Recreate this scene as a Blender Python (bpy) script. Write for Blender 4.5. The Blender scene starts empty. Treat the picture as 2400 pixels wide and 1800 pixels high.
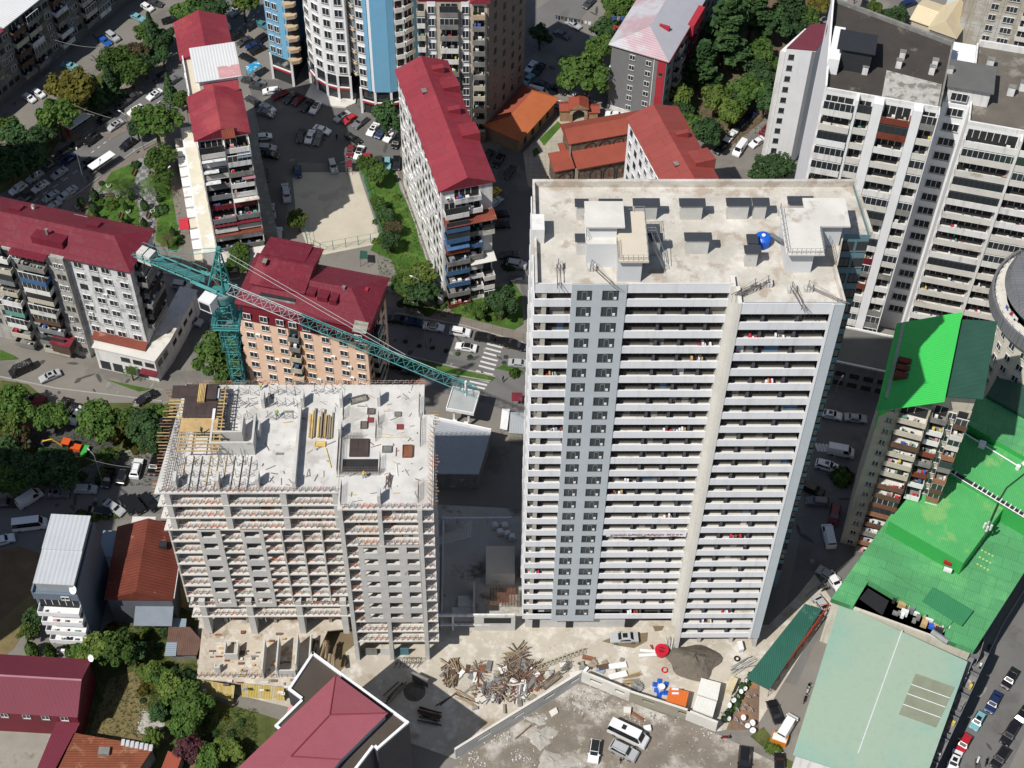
import bpy, math, random
from mathutils import Matrix, Vector
R_=random.Random(7)
# ---------------- camera, sky, sun, exposure ----------------
F=3850.;PI=math.pi;PT=math.radians(51.5);RL=math.radians(1.22);H=240.
scn=bpy.context.scene
cam=bpy.data.cameras.new('camera');cam.sensor_width=36;cam.lens=36*F/2400;cam.clip_start=1;cam.clip_end=5000
co=bpy.data.objects.new('camera',cam);scn.collection.objects.link(co);scn.camera=co
_c,_s=math.cos(RL),math.sin(RL)
_r=Vector((1,0,0));_u=Vector((0,math.sin(PT),math.cos(PT)))
_rr=_c*_r+_s*_u;_uu=-_s*_r+_c*_u;_bk=_rr.cross(_uu)
co.matrix_world=Matrix(((_rr.x,_uu.x,_bk.x,0),(_rr.y,_uu.y,_bk.y,0),(_rr.z,_uu.z,_bk.z,H),(0,0,0,1)))
SUN_EL=math.radians(54);SUN_AZ=math.radians(225)   # direction towards the sun, from +X counterclockwise
wd=bpy.data.worlds.new("World");scn.world=wd;wd.use_nodes=True
nt=wd.node_tree;bg=nt.nodes['Background'];sky=nt.nodes.new('ShaderNodeTexSky')
sky.sky_type='NISHITA';sky.sun_disc=False;sky.sun_elevation=SUN_EL;sky.sun_rotation=math.radians(90)-SUN_AZ
nt.links.new(sky.outputs[0],bg.inputs[0]);bg.inputs[1].default_value=0.072
sl=bpy.data.lights.new('sun','SUN');sl.energy=4.5;sl.angle=math.radians(.5);sl.color=(1,.965,.9)
so=bpy.data.objects.new('sun',sl);scn.collection.objects.link(so)
sd=Vector((math.cos(SUN_EL)*math.cos(SUN_AZ),math.cos(SUN_EL)*math.sin(SUN_AZ),math.sin(SUN_EL)))
so.rotation_euler=sd.to_track_quat('Z','Y').to_euler();so.location=sd*400
scn.view_settings.view_transform='Standard';scn.view_settings.look='None';scn.view_settings.exposure=.03;scn.view_settings.gamma=1
scn.cycles.max_bounces=4;scn.cycles.diffuse_bounces=2;scn.cycles.glossy_bounces=2
# ---------------- pixel <-> world measurement helpers ----------------
# T = which enlarged tile of the photograph a measurement was read from (-1 full size, -2 overview)
S_=600/2212
def px(T,x,y):
    if T==-1: return x,y
    if T==-2: return x*1.085,y*1.085
    return (T%4)*600+x*S_,(T//4)*450+y*S_
def W(T,x,y,h=0.):
    x,y=px(T,x,y);x-=1200;y-=900
    x0=_c*x+_s*y;y0=-_s*x+_c*y
    d=(x0/F,math.cos(PT)-y0/F*math.sin(PT),-math.sin(PT)-y0/F*math.cos(PT))
    t=(h-H)/d[2]
    return Vector((d[0]*t,d[1]*t,h))
def proj(v):
    z=v[1]*math.cos(PT)-(v[2]-H)*math.sin(PT);u=v[1]*math.sin(PT)+(v[2]-H)*math.cos(PT)
    x0=F*v[0]/z;y0=-F*u/z
    return (1200+_c*x0-_s*y0,900+_s*x0+_c*y0)
# ---------------- materials ----------------
_M={}
def mat(name,col=None,v=.12,sc=.6,rough=.85,stripe=None,ssc=3.,metal=0.,spec=.3,blot=None,bcol=None,bump=0.,bth=.55,tile=None,grime=0.,blot2=None,check=0):
    """noise-varied material; stripe 'X'/'Y'/'Z' = corrugation; blot=(scale) adds blotches of bcol; tile=(sx,sy) panel joints"""
    if name in _M: return _M[name]
    m=bpy.data.materials.new(name);m.use_nodes=True;n=m.node_tree.nodes;L=m.node_tree.links.new
    b=n['Principled BSDF'];b.inputs['Roughness'].default_value=rough;b.inputs['Metallic'].default_value=metal
    b.inputs['Specular IOR Level'].default_value=spec
    g=n.new('ShaderNodeNewGeometry');tc=n.new('ShaderNodeTexCoord')
    def noise(scale,det=6,rg=.6):
        q=n.new('ShaderNodeTexNoise');q.inputs['Scale'].default_value=scale;q.inputs['Detail'].default_value=det
        q.inputs['Roughness'].default_value=rg;L(g.outputs['Position'],q.inputs['Vector']);return q.outputs['Fac']
    def mixc(f,a,c,mode='MIX'):
        q=n.new('ShaderNodeMix');q.data_type='RGBA';q.blend_type=mode
        for i,x in ((0,f),(6,a),(7,c)):
            if hasattr(x,'links'): L(x,q.inputs[i])
            elif i==0: q.inputs[i].default_value=x
            else: q.inputs[i].default_value=(*x,1)
        return q.outputs[2]
    def ramp(f,a,c):
        q=n.new('ShaderNodeMapRange');q.inputs[1].default_value=a;q.inputs[2].default_value=c;L(f,q.inputs[0]);q.clamp=True;return q.outputs[0]
    lo=tuple(max(0,x*(1-v)) for x in col);hi=tuple(min(1,x*(1+v)) for x in col)
    c=mixc(ramp(noise(sc),.3,.7),lo,hi)
    c=mixc(ramp(noise(sc*9,4),.25,.75),c,mixc(.5,c,tuple(x*(1-v) for x in col)))
    if blot:
        c=mixc(ramp(noise(blot,8,.65),bth,bth+.08),c,bcol)
    if blot2:
        c=mixc(ramp(noise(blot2,9,.7),.5,.62),c,mixc(.5,c,(.75,.72,.68)));c=mixc(ramp(noise(blot2*2.7,9,.75),.6,.66),c,mixc(.45,c,(.3,.2,.15)))
    if check:
        q=n.new('ShaderNodeTexChecker');q.inputs['Scale'].default_value=check;L(tc.outputs['Object'],q.inputs['Vector']);c=mixc(ramp(q.outputs['Fac'],0,1),c,mixc(.55,c,(.04,.04,.04)))
    h=None
    if stripe:
        q=n.new('ShaderNodeTexWave');q.wave_type='BANDS';q.bands_direction=stripe;q.inputs['Scale'].default_value=ssc/9.
        q.inputs['Distortion'].default_value=0;L(tc.outputs['Object'],q.inputs['Vector']);h=q.outputs['Fac']
        c=mixc(ramp(h,.0,.25),mixc(.84,tuple(x*.2 for x in col),c),c)
    if tile:
        bt=n.new('ShaderNodeTexBrick');bt.inputs['Scale'].default_value=1;bt.offset=tile[2] if len(tile)>2 else 0;bt.inputs['Brick Width'].default_value=tile[0]
        bt.inputs['Row Height'].default_value=tile[1];bt.inputs['Mortar Size'].default_value=.03;bt.inputs['Mortar Smooth'].default_value=.2
        bt.inputs['Color1'].default_value=(1,1,1,1);bt.inputs['Color2'].default_value=(.88,.88,.88,1);bt.inputs['Mortar'].default_value=(.5,.5,.5,1)
        L(tc.outputs['Object'],bt.inputs['Vector'])
        c=mixc(1.,c,bt.outputs['Color'],'MULTIPLY')
    if grime:
        mp=n.new('ShaderNodeMapping');mp.inputs['Scale'].default_value=(1.3,1.3,.12);L(g.outputs['Position'],mp.inputs['Vector'])
        q=n.new('ShaderNodeTexNoise');q.inputs['Scale'].default_value=1.;q.inputs['Detail'].default_value=5;L(mp.outputs[0],q.inputs['Vector'])
        c=mixc(ramp(q.outputs['Fac'],.52,.75),c,mixc(grime,c,(.12,.11,.1)))
    L(c,b.inputs['Base Color'])
    if stripe or bump:
        bp=n.new('ShaderNodeBump');bp.inputs['Strength'].default_value=.5 if stripe else bump;bp.inputs['Distance'].default_value=.08
        L(h if h is not None else noise(sc*6),bp.inputs['Height']);L(bp.outputs[0],b.inputs['Normal'])
    _M[name]=m;return m
def c8(r,g,b,k=1.):
    f=lambda x:((x/255+.055)/1.055)**2.4 if x>10 else x/255/12.92
    return (f(r)*k,f(g)*k,f(b)*k)
def gloss(name,col,rough=.25,metal=0.,spec=.5): return mat(name,col,.04,.3,rough,metal=metal,spec=spec)
WHITE=mat('white_paint',(.8,.8,.81),.05,.4,grime=.1)
WHITE2=mat('white_plaster',(.74,.73,.71),.1,.5,grime=.4)
OLDW=mat('old_whitewash',(.68,.69,.7),.22,.5,blot=.4,bcol=(.36,.36,.35),bth=.55,grime=.7,blot2=.5)
CONC=mat('concrete',(.55,.54,.515),.14,.5,blot=.5,bcol=(.33,.31,.28),bth=.62,bump=.2)
CONCL=mat('pale_concrete',(.64,.615,.57),.12,.35,blot=.22,bcol=(.42,.37,.31),bth=.58)
CONCD=mat('weathered_concrete',(.22,.215,.2),.25,.6,blot=.5,bcol=(.4,.39,.37),bth=.6,grime=.5)
ROOFC=mat('screed',(.54,.51,.455),.2,.3,blot=.35,bcol=(.4,.34,.28),bth=.52,bump=.25,blot2=.16)
SLABW=mat('fresh_slab',(.6,.585,.56),.16,.4,blot=.22,bcol=(.45,.43,.4),bth=.54)
DARK=mat('dark_interior',(.03,.03,.032),.3,.5)
GLASS=gloss('window_glass',(.03,.035,.04),.12,0,.6)
GLASSB=gloss('blue_glass',(.05,.09,.13),.12,0,.7)
FRAMEW=mat('white_frame',(.72,.72,.72),.05,1)
FRAMED=mat('dark_frame',(.06,.065,.07),.05,1)
PANEL=mat('ribbed_grey_panel',(.55,.6,.64),.05,.4,.55,stripe='X',ssc=21.)
BAND=mat('grey_white_panel',(.74,.75,.78),.04,.5,.5,grime=.15)
DIV=mat('dark_grey_panel',(.07,.07,.08),.1,1)
STEEL=mat('galvanised_steel',(.3,.31,.32),.2,1.,.5,metal=.4)
RUST=mat('rusty_steel',(.22,.09,.05),.35,1.2,.85)
REBAR=mat('rebar',(.16,.13,.12),.3,1.,.8)
ORNG=mat('orange_rail',(.62,.2,.1),.25,.4)
WOOD=mat('timber',(.5,.34,.16),.25,1.1)
WOODY=mat('yellow_timber',(.62,.46,.16),.2,1.5)
mat('weathered_plank',(.33,.24,.14),.25,1.);mat('grey_timber',(.3,.25,.18));mat('dark_timber',(.1,.06,.04),.2);mat('dark_red_inside',(.2,.01,.02))
PLY=mat('brown_plywood',(.075,.055,.05),.3,.7,.5,tile=(1.5,3.))
ASPH=mat('asphalt',(.155,.15,.145),.12,.15,.9,blot=.12,bcol=(.12,.115,.11),bth=.55,bump=.1)
ASPD=mat('dusty_asphalt',(.2,.185,.165),.14,.12,.95,blot=.09,bcol=(.15,.14,.125),bth=.55)
PAVE=mat('paving',(.21,.18,.155),.12,.3,.95,tile=(2.,2.))
PAVG=mat('chequered_paving',(.27,.27,.265),.12,1.,.95,check=.9)
SITE=mat('site_concrete',(.47,.425,.355),.16,.1,.95,blot=.13,bcol=(.33,.28,.21),bth=.57,bump=.2,blot2=.3)
DIRT=mat('gravelly_dirt',(.22,.19,.155),.3,.18,.97,blot=.28,bcol=(.4,.37,.33),bth=.62,bump=.6,blot2=.09)
EARTH=mat('brown_earth',(.17,.115,.065),.3,.3,.97,bump=.5)
COURT=mat('court_slab',(.5,.455,.37),.14,.12,.95,blot=.12,bcol=(.4,.36,.3),bth=.55)
LAWN=mat('lawn',(.06,.13,.02),.4,.25,1.,blot=.5,bcol=(.1,.14,.03),bth=.55,bump=.8)
SCRUB=mat('scrub_ground',(.085,.1,.03),.45,.35,1.,blot=.3,bcol=(.2,.15,.08),bth=.58,bump=.8)
MAROON=mat('maroon_metal_roof',(.19,.022,.038),.1,.12,.5,stripe='X',ssc=11.,blot=.07,bcol=(.25,.045,.06),bth=.55,tile=(5.2,1.9,.4),grime=.3)
MAROONY=mat('maroon_metal_roof_y',(.24,.028,.045),.1,.12,.5,stripe='Y',ssc=11.,blot=.07,bcol=(.3,.05,.065),bth=.55)
REDR=mat('red_metal_roof',(.29,.036,.052),.1,.1,.5,stripe='Y',ssc=8.,blot=.06,bcol=(.36,.06,.07),bth=.56,tile=(5.2,1.9,.4),grime=.3)
REDF=mat('red_faded_roof',(.31,.062,.052),.12,.1,.55,stripe='Y',ssc=8.,tile=(5.2,1.9,.4),grime=.3)
TILE=mat('orange_red_tile',(.34,.085,.05),.15,.3,.8,stripe='X',ssc=12.)
TILEO=mat('orange_tile',(.52,.15,.055),.14,.3,.8,stripe='X',ssc=12.)
STONE=mat('brown_stone_masonry',(.15,.115,.09),.35,1.4,.9,blot=.9,bcol=(.28,.22,.17),bth=.55)
GREEN=mat('bright_green_metal_roof',(.11,.39,.16),.18,.12,.5,stripe='X',ssc=9.,blot=.12,bcol=(.14,.45,.17),bth=.52,grime=.2,tile=(4.3,2.1,.5))
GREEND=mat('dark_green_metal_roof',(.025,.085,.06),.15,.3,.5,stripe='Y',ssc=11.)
GREENL=mat('pale_green_metal_roof',(.31,.475,.39),.05,.06,.5,stripe='X',ssc=22.,blot=.02,bcol=(.37,.48,.37),bth=.5,grime=.1)
BEIGE=mat('beige_plaster',(.5,.46,.37),.12,.5,grime=.35)
PEACH=mat('peach_plaster',(.82,.57,.42),.06,.4,blot=.1,bcol=(.78,.47,.25),bth=.55,grime=.1)
SKYBL=mat('sky_blue_plaster',(.18,.42,.62),.05,.5)
GREYC=mat('grey_cladding',(.13,.135,.14),.1,.5,.6,stripe='X',ssc=8.)
BLUEG=mat('blue_grey_cladding',(.16,.2,.25),.08,.5,.6,stripe='X',ssc=10.)
TARBL=mat('bitumen_roof',(.06,.052,.046),.2,.3,.9,blot=.25,bcol=(.17,.15,.13),bth=.6)
RUSTR=mat('rust_brown_roof',(.2,.05,.03),.3,.25,.7,stripe='X',ssc=8.,blot=.3,bcol=(.3,.17,.12),bth=.62)
CORR=mat('grey_corrugated_roof',(.4,.42,.44),.08,.3,.5,stripe='X',ssc=9.)
ZINCW=mat('white_corrugated_roof',(.66,.66,.66),.05,.2,.5,stripe='X',ssc=5.)
def rgb(name,*c): return mat(name,c8(*c) if c else None,.08,.7)
RAND=[WHITE2,WHITE2,OLDW,CONCD,CONCL,BEIGE,mat('brown_boards',(.12,.07,.045),.2,1),mat('blue_boards',(.06,.13,.26),.2,1),mat('grey_boards',(.2,.21,.22),.2,1),mat('green_boards',(.12,.3,.25),.2,1)]
CLOTH=[mat('cloth_white',(.75,.75,.77),.05),mat('cloth_red',(.5,.03,.05),.05),mat('cloth_blue',(.05,.12,.45),.05),mat('cloth_grey',(.3,.3,.33),.05),mat('cloth_pink',(.6,.28,.3),.05),mat('cloth_yellow',(.65,.5,.1),.05),mat('cloth_black',(.02,.02,.025),.05)]
# ---------------- mesh building ----------------
COL=scn.collection
class MB:
    def __init__(s): s.v=[];s.f=[];s.mi=[];s.ms=[];s.cur=0
    def use(s,m):
        if m not in s.ms: s.ms.append(m)
        s.cur=s.ms.index(m);return s
    def poly(s,pts):
        k=len(s.v);s.v+= [tuple(p) for p in pts];s.f.append(tuple(range(k,k+len(pts))));s.mi.append(s.cur);return s
    def prism(s,pts,z0,z1):
        """pts ccw plan outline; z1 may be list of per-point heights"""
        n=len(pts);k=len(s.v);zt=z1 if isinstance(z1,(list,tuple)) else [z1]*n
        s.v+=[(p[0],p[1],z0) for p in pts]+[(p[0],p[1],zt[i]) for i,p in enumerate(pts)]
        F_=[tuple(range(k+n-1,k-1,-1)),tuple(range(k+n,k+2*n))]+[(k+i,k+(i+1)%n,k+n+(i+1)%n,k+n+i) for i in range(n)]
        s.f+=F_;s.mi+=[s.cur]*len(F_);return s
    def box(s,x0,x1,y0,y1,z0,z1): return s.prism([(x0,y0),(x1,y0),(x1,y1),(x0,y1)],z0,z1)
    def hull8(s,a,b):
        """solid between quad a (4 pts) and quad b (4 pts)"""
        k=len(s.v);s.v+=[tuple(p) for p in a]+[tuple(p) for p in b]
        F_=[(k+3,k+2,k+1,k),(k+4,k+5,k+6,k+7)]+[(k+i,k+(i+1)%4,k+4+(i+1)%4,k+4+i) for i in range(4)]
        s.f+=F_;s.mi+=[s.cur]*6;return s
    def bar(s,a,b,r,n=4,r2=None):
        a=Vector(a);b=Vector(b);d=(b-a)
        if d.length<1e-6: return s
        d.normalize();u=d.orthogonal().normalized();w=d.cross(u);r2=r if r2 is None else r2;k=len(s.v)
        for p,q in ((a,r),(b,r2)):
            for i in range(n):
                t=2*PI*i/n+PI/4;s.v.append(tuple(p+u*(math.cos(t)*q)+w*(math.sin(t)*q)))
        F_=[tuple(range(k+n-1,k-1,-1)),tuple(range(k+n,k+2*n))]+[(k+i,k+(i+1)%n,k+n+(i+1)%n,k+n+i) for i in range(n)]
        s.f+=F_;s.mi+=[s.cur]*len(F_);return s
    def cyl(s,x,y,z0,z1,r,n=16,r2=None): 
        r2=r if r2 is None else r2;k=len(s.v)
        s.v+=[(x+r*math.cos(2*PI*i/n),y+r*math.sin(2*PI*i/n),z0) for i in range(n)]+[(x+r2*math.cos(2*PI*i/n),y+r2*math.sin(2*PI*i/n),z1) for i in range(n)]
        F_=[tuple(range(k+n-1,k-1,-1)),tuple(range(k+n,k+2*n))]+[(k+i,k+(i+1)%n,k+n+(i+1)%n,k+n+i) for i in range(n)]
        s.f+=F_;s.mi+=[s.cur]*len(F_);return s
    def mesh(s,name):
        me=bpy.data.meshes.new(name);me.from_pydata(s.v,[],s.f)
        for m in s.ms: me.materials.append(m)
        if len(s.ms)>1: me.polygons.foreach_set('material_index',s.mi)
        me.update();return me
    def build(s,name,parent=None,m=None):
        if m is not None: s.ms=[m];s.mi=[0]*len(s.f)
        o=bpy.data.objects.new(name,s.mesh(name));COL.objects.link(o)
        if parent is not None: o.parent=parent
        return o
def inst(me,name,parent=None,loc=(0,0,0),rz=0,sc=None):
    o=bpy.data.objects.new(name,me);COL.objects.link(o);o.location=loc;o.rotation_euler=(0,0,rz)
    if sc: o.scale=sc if hasattr(sc,'__len__') else (sc,sc,sc)
    if parent is not None: o.parent=parent
    return o
THINGS=[]
def tag(o,label,cat,group=None,kind=None):
    if label: o['label']=label
    if cat: o['category']=cat
    if group: o['group']=group
    if kind: o['kind']=kind
    if cat and kind!='structure': THINGS.append(o)
    return o
def thing(name,label,cat,loc=(0,0,0),rz=0,group=None):
    o=bpy.data.objects.new(name,None);COL.objects.link(o);o.empty_display_size=1;o.location=loc;o.rotation_euler=(0,0,rz)
    return tag(o,label,cat,group)
def stuffpart(o): o['kind']='stuff';return o
# ---------------- windows ----------------
_WM={}
def win_mesh(w,h,style='w'):
    k=(w,h,style)
    if k in _WM: return _WM[k]
    b=MB();fr={'w':FRAMEW,'d':FRAMED,'n':FRAMEW,'b':GLASSB}[style];t=.06
    b.use(GLASS if style!='b' else GLASSB).box(-w/2,w/2,-.02,.02,0,h)
    if style!='n':
        b.use(fr);b.box(-w/2-t,w/2+t,-.1,.03,-t,0).box(-w/2-t,w/2+t,-.1,.03,h,h+t).box(-w/2-t,-w/2,-.1,.03,0,h).box(w/2,w/2+t,-.1,.03,0,h)
        n=2 if w<1.7 else 3
        for i in range(1,n): b.box(-w/2+w*i/n-.04,-w/2+w*i/n+.04,-.06,-.021,0,h)
        b.use(CONCD).box(-w/2-.15,w/2+.15,-.16,-.101,-.16,-t+.02)
    else:
        b.use(CONCD).box(-w/2-.1,w/2+.1,-.06,.0,-.1,-.001)
    _WM[k]=b.mesh('window');return _WM[k]
class Bld:
    """a building: root empty at its front left corner, local x along the front, y into the depth; outline ccw in local coordinates"""
    def __init__(s,name,label,cat,FL,FR,depth=None,outline=None,group=None,z=0.):
        FL=Vector(FL);FR=Vector(FR);s.ang=math.atan2(FR.y-FL.y,FR.x-FL.x);s.w=(FR-FL).to_2d().length if hasattr((FR-FL),'to_2d') else (FR-FL).length
        s.o=Vector((FL.x,FL.y,z));s.root=thing(name,label,cat,s.o,s.ang,group)
        s.ol=outline or [(0,0),(s.w,0),(s.w,depth),(0,depth)];s.wl=[];s.d=depth
    def at(s,T,x,y,h):
        w=W(T,x,y,h)-s.o;c,q=math.cos(s.ang),math.sin(s.ang)
        return (w.x*c+w.y*q,-w.x*q+w.y*c)
    def wall(s,z0,z1,m,name='wall',ol=None): return MB().use(m).prism(ol or s.ol,z0,z1).build(name,s.root)
    def edge(s,i,ol=None):
        ol=ol or s.ol;a=Vector(ol[i]);b=Vector(ol[(i+1)%len(ol)]);d=b-a;return a,d.normalized(),d.length,math.atan2(d.y,d.x)
    def win(s,i,sx,z,w=1.3,h=1.4,style='w',ol=None,off=0.):
        a,d,l,an=s.edge(i,ol);n=Vector((d.y,-d.x));p=a+d*sx+n*(.03+off)
        s.wl.append((win_mesh(w,h,style),(p.x,p.y,z),an))
    def grid(s,i,xs,zs,w=1.3,h=1.4,style='w',ol=None,skip=0.,off=0.):
        for z in zs:
            for x in xs:
                if skip and R_.random()<skip: continue
                s.win(i,x,z,w,h,R_.choice(style),ol,off)
    def flush(s):
        key=[]
        for me,p,an in s.wl:
            c,q=math.cos(s.ang),math.sin(s.ang);wp=Vector((s.o.x+p[0]*c-p[1]*q,s.o.y+p[0]*q+p[1]*c,p[2]))
            key.append(((wp-Vector((0,0,H))).length,me,p,an))
        key.sort(key=lambda t:t[0])
        for _,me,p,an in key[:98]: inst(me,'window',s.root,p,an)
        if len(key)>98:
            b=MB()
            for _,me,p,an in key[98:]:
                k=len(b.v);c,q=math.cos(an),math.sin(an)
                b.v+=[(p[0]+v.co.x*c-v.co.y*q,p[1]+v.co.x*q+v.co.y*c,p[2]+v.co.z) for v in me.vertices]
                for f in me.polygons:
                    b.use(me.materials[f.material_index]);b.f.append(tuple(k+i for i in f.vertices));b.mi.append(b.cur)
            stuffpart(b.build('windows',s.root))
    def flat(s,z,m,par=.6,t=.25,pm=None,name='roof',ol=None):
        ol=ol or s.ol;r=MB().use(m).prism(ol,z,z+.12).build(name,s.root)
        if par:
            b=MB().use(pm or WHITE2);n=len(ol)
            for i in range(n):
                a,d,l,an=s.edge(i,ol);q=Vector((-d.y,d.x))*t
                a2=a+d*(t if i%2 else 0);e=a+d*(l-(t if i%2 else 0))
                b.prism([a2,e,e+q,a2+q],z+.12,z+par)
            b.build('parapet',r)
        return r
    def gable(s,x0,x1,y0,y1,z,rise,axis='Y',ov=.4,m=None,m2=None,name='roof',gm=None,parent=None,hip=0.):
        """axis = ridge direction; hip = how far the ridge ends are pulled in"""
        X0,X1,Y0,Y1=x0-ov,x1+ov,y0-ov,y1+ov;t=.16
        if axis=='Y': 
            r0=((X0+X1)/2,Y0+hip);r1=((X0+X1)/2,Y1-hip);c=[(X0,Y0),(X1,Y0),(X1,Y1),(X0,Y1)]
            P=lambda zz:[(c[0][0],c[0][1],z+zz),(c[1][0],c[1][1],z+zz),(c[2][0],c[2][1],z+zz),(c[3][0],c[3][1],z+zz),(r0[0],r0[1],z+rise+zz),(r1[0],r1[1],z+rise+zz)]
            F_=[(0,4,5,3),(1,2,5,4),(0,1,4),(2,3,5)]
        else:
            r0=(X0+hip,(Y0+Y1)/2);r1=(X1-hip,(Y0+Y1)/2);c=[(X0,Y0),(X1,Y0),(X1,Y1),(X0,Y1)]
            P=lambda zz:[(c[0][0],c[0][1],z+zz),(c[1][0],c[1][1],z+zz),(c[2][0],c[2][1],z+zz),(c[3][0],c[3][1],z+zz),(r0[0],r0[1],z+rise+zz),(r1[0],r1[1],z+rise+zz)]
            F_=[(0,1,5,4),(2,3,4,5),(3,0,4),(1,2,5)]
        b=MB();b.v=P(t)+P(0);b.use(m)
        for k,f in enumerate(F_):
            if len(f)==3 and hip==0:
                b.use(gm or m);b.f.append(f);b.mi.append(b.cur);b.use(m)
            else:
                if m2 is not None and k==1: b.use(m2)
                b.f.append(f);b.mi.append(b.cur);b.use(m)
        for f in ((1,0,6,7),(2,1,7,8),(3,2,8,9),(0,3,9,6)): b.f.append(f);b.mi.append(b.cur)
        b.f.append((9,8,7,6));b.mi.append(b.cur)
        return b.build(name,parent or s.root)
def balcony(b,i,x0,x1,z,dep=1.2,m=None,floorm=CONCL,ph=1.0,glaze=0.,ol=None,name='balcony',void=True,fh=2.8,side=True,clut=0.):
    """a projecting balcony on edge i of building b: slab, parapet, dark opening behind, optional glazing and belongings"""
    a,d,l,an=b.edge(i,ol);w=x1-x0;q=MB()
    q.use(floorm).box(0,w,-dep,0,-.15,0)
    q.use(m).box(0,w,-dep-.1,-dep,-.2,ph)
    if side: q.box(0,.1,-dep,0,-.2,ph).box(w-.1,w,-dep,0,-.2,ph)
    if void:
        q.use(DARK).box(.25,w-.25,-.06,.0,.05,fh-.6)
        q.use(FRAMEW)
        for k in range(1,int(w/1.1)): q.box(k*1.1-.05,k*1.1+.05,-.12,-.061,.8,fh-.6)
    if clut:
        for k in range(int(w*clut)):
            x=R_.uniform(.2,w-.5);q.use(R_.choice(CLOTH+RAND)).box(x,x+R_.uniform(.2,.7),-dep+.15,-dep+.15+R_.uniform(.2,.6),0.001,R_.uniform(.3,1.5))
    p=a+d*x0
    o=q.build(name,b.root);o.location=(p.x,p.y,z);o.rotation_euler=(0,0,an)
    if R_.random()<glaze:
        g=MB().use(GLASS).box(.02,w-.02,-dep-.05,-dep-.01,ph,fh-.3)
        g.use(R_.choice([FRAMEW,FRAMEW,FRAMED])).box(0,w,-dep-.09,-dep+.01,fh-.32,fh-.22)
        for k in range(int(w/.9)+1): x=min(w-.06,k*.9);g.box(x,x+.06,-dep-.09,-dep-.06,ph,fh-.3)
        g.build('glazing',o)
    return o
def dish(name,label,p,r=.6,az=-2.2,parent=None,group='satellite dishes'):
    b=MB().use(FRAMEW);n=12;c=Vector((0,0,1.1));ax=Vector((math.cos(az)*.75,math.sin(az)*.75,.62)).normalized();u=ax.orthogonal().normalized();w=ax.cross(u)
    ring=lambda f,dpt:[c+u*(r*f*math.cos(2*PI*i/n))+w*(r*f*math.sin(2*PI*i/n))+ax*dpt for i in range(n)]
    A,B,C=ring(1,0),ring(.55,-.12*r*2),ring(1,-.03)
    for i in range(n):
        j=(i+1)%n
        b.poly([A[i],A[j],B[j],B[i]]);b.poly([B[i],B[j],c-ax*.15*r*2]);b.poly([C[j],C[i],B[i]-ax*.04,B[j]-ax*.04])
    t=thing(name,label,'satellite dish',p,0,group) if parent is None else parent
    o=b.build('reflector',t)
    q=MB().use(STEEL).bar((0,0,0),(0,0,1.1),.04,6).bar(c,c+ax*r*.9-Vector((0,0,.1)),.02);q.build('mast',t)
    return t
# ---------------- ground ----------------
def sheet(name,m,pts,h,T=-2,kind='structure',cat=None,label=None,th=.0):
    b=MB().use(m);P=[W(T,x,y,h) for x,y in pts]
    ar=sum(P[i].x*P[(i+1)%len(P)].y-P[(i+1)%len(P)].x*P[i].y for i in range(len(P)))
    if ar<0: P.reverse()
    if th: b.prism([(p.x,p.y) for p in P],h-th,h)
    else: b.poly(P)
    o=b.build(name);o['kind']=kind
    if label: o['label']=label
    return o
g=MB().use(ASPD).poly([(-900,-300,0),(900,-300,0),(900,1500,0),(-900,1500,0)]).build('ground');g['kind']='structure'
# streets and yards (overview pixels)
sheet('road',ASPH,[(-90,420),(-60,500),(60,500),(230,395),(300,330),(390,250),(420,150),(540,60),(640,-40),(540,-40),(440,20),(390,130),(290,170),(200,280),(90,370)],.02)
sheet('road',ASPH,[(370,600),(400,560),(520,545),(860,670),(1000,700),(1135,745),(1135,800),(1150,905),(1050,870),(960,850),(840,800),(520,860),(420,800)],.02)
sheet('road',ASPH,[(-90,1085),(0,1075),(160,1030),(280,985),(360,965),(350,1110),(240,1105),(80,1190),(-90,1230)],.02)
sheet('road',ASPH,[(1780,800),(2000,860),(1900,1160),(1800,1300),(1720,1480),(1640,1460),(1700,1300),(1740,1100)],.02)
sheet('road',ASPH,[(2250,1230),(2170,1345),(2010,1680),(2170,1680),(2260,1490)],.02)
sheet('road',mat('courtyard_asphalt',(.13,.125,.12),.15,.15,.95,blot=.1,bcol=(.17,.165,.15)),[(535,170),(780,180),(860,215),(865,360),(640,350),(600,560),(560,560),(560,280)],.02)
sheet('road',mat('courtyard_asphalt'),[(1060,340),(1140,260),(1170,330),(1150,400),(1140,700),(1120,600),(1060,620),(1060,400)],.02)
sheet('road',ASPH,[(1130,130),(1240,60),(1300,-20),(1240,-40),(1160,20),(1130,80)],.03)
for p in ([(0,455),(-40,470),(180,400),(350,285),(420,190),(428,200),(365,290),(330,330),(200,420),(180,470),(150,462),(190,405)],):
    sheet('pavement',PAVE,[(60,490),(170,420),(290,330),(345,300),(395,340),(430,545),(560,560),(520,600),(440,610),(370,590),(330,480),(200,480)],.10,th=.12)
sheet('pavement',PAVE,[(330,300),(355,290),(390,250),(400,200),(440,560),(430,590),(360,540),(350,400)],.11)
sheet('pavement',PAVE,[(846,674),(930,655),(1060,690),(1132,720),(1132,742),(1000,706),(856,682)],.09,th=.1)
sheet('pavement',PAVE,[(120,300),(210,225),(330,140),(400,110),(405,135),(300,190),(215,265),(150,310)],.09,th=.1)
sheet('pavement',PAVE,[(200,290),(225,280),(260,262),(300,245),(320,260),(240,300)],.08,th=.08)
sheet('path',PAVG,[(300,340),(325,335),(330,400),(345,420),(335,470),(330,520),(310,515),(300,440),(290,400)],.13)
sheet('path',PAVG,[(200,410),(330,405),(345,425),(215,425)],.135)
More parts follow.
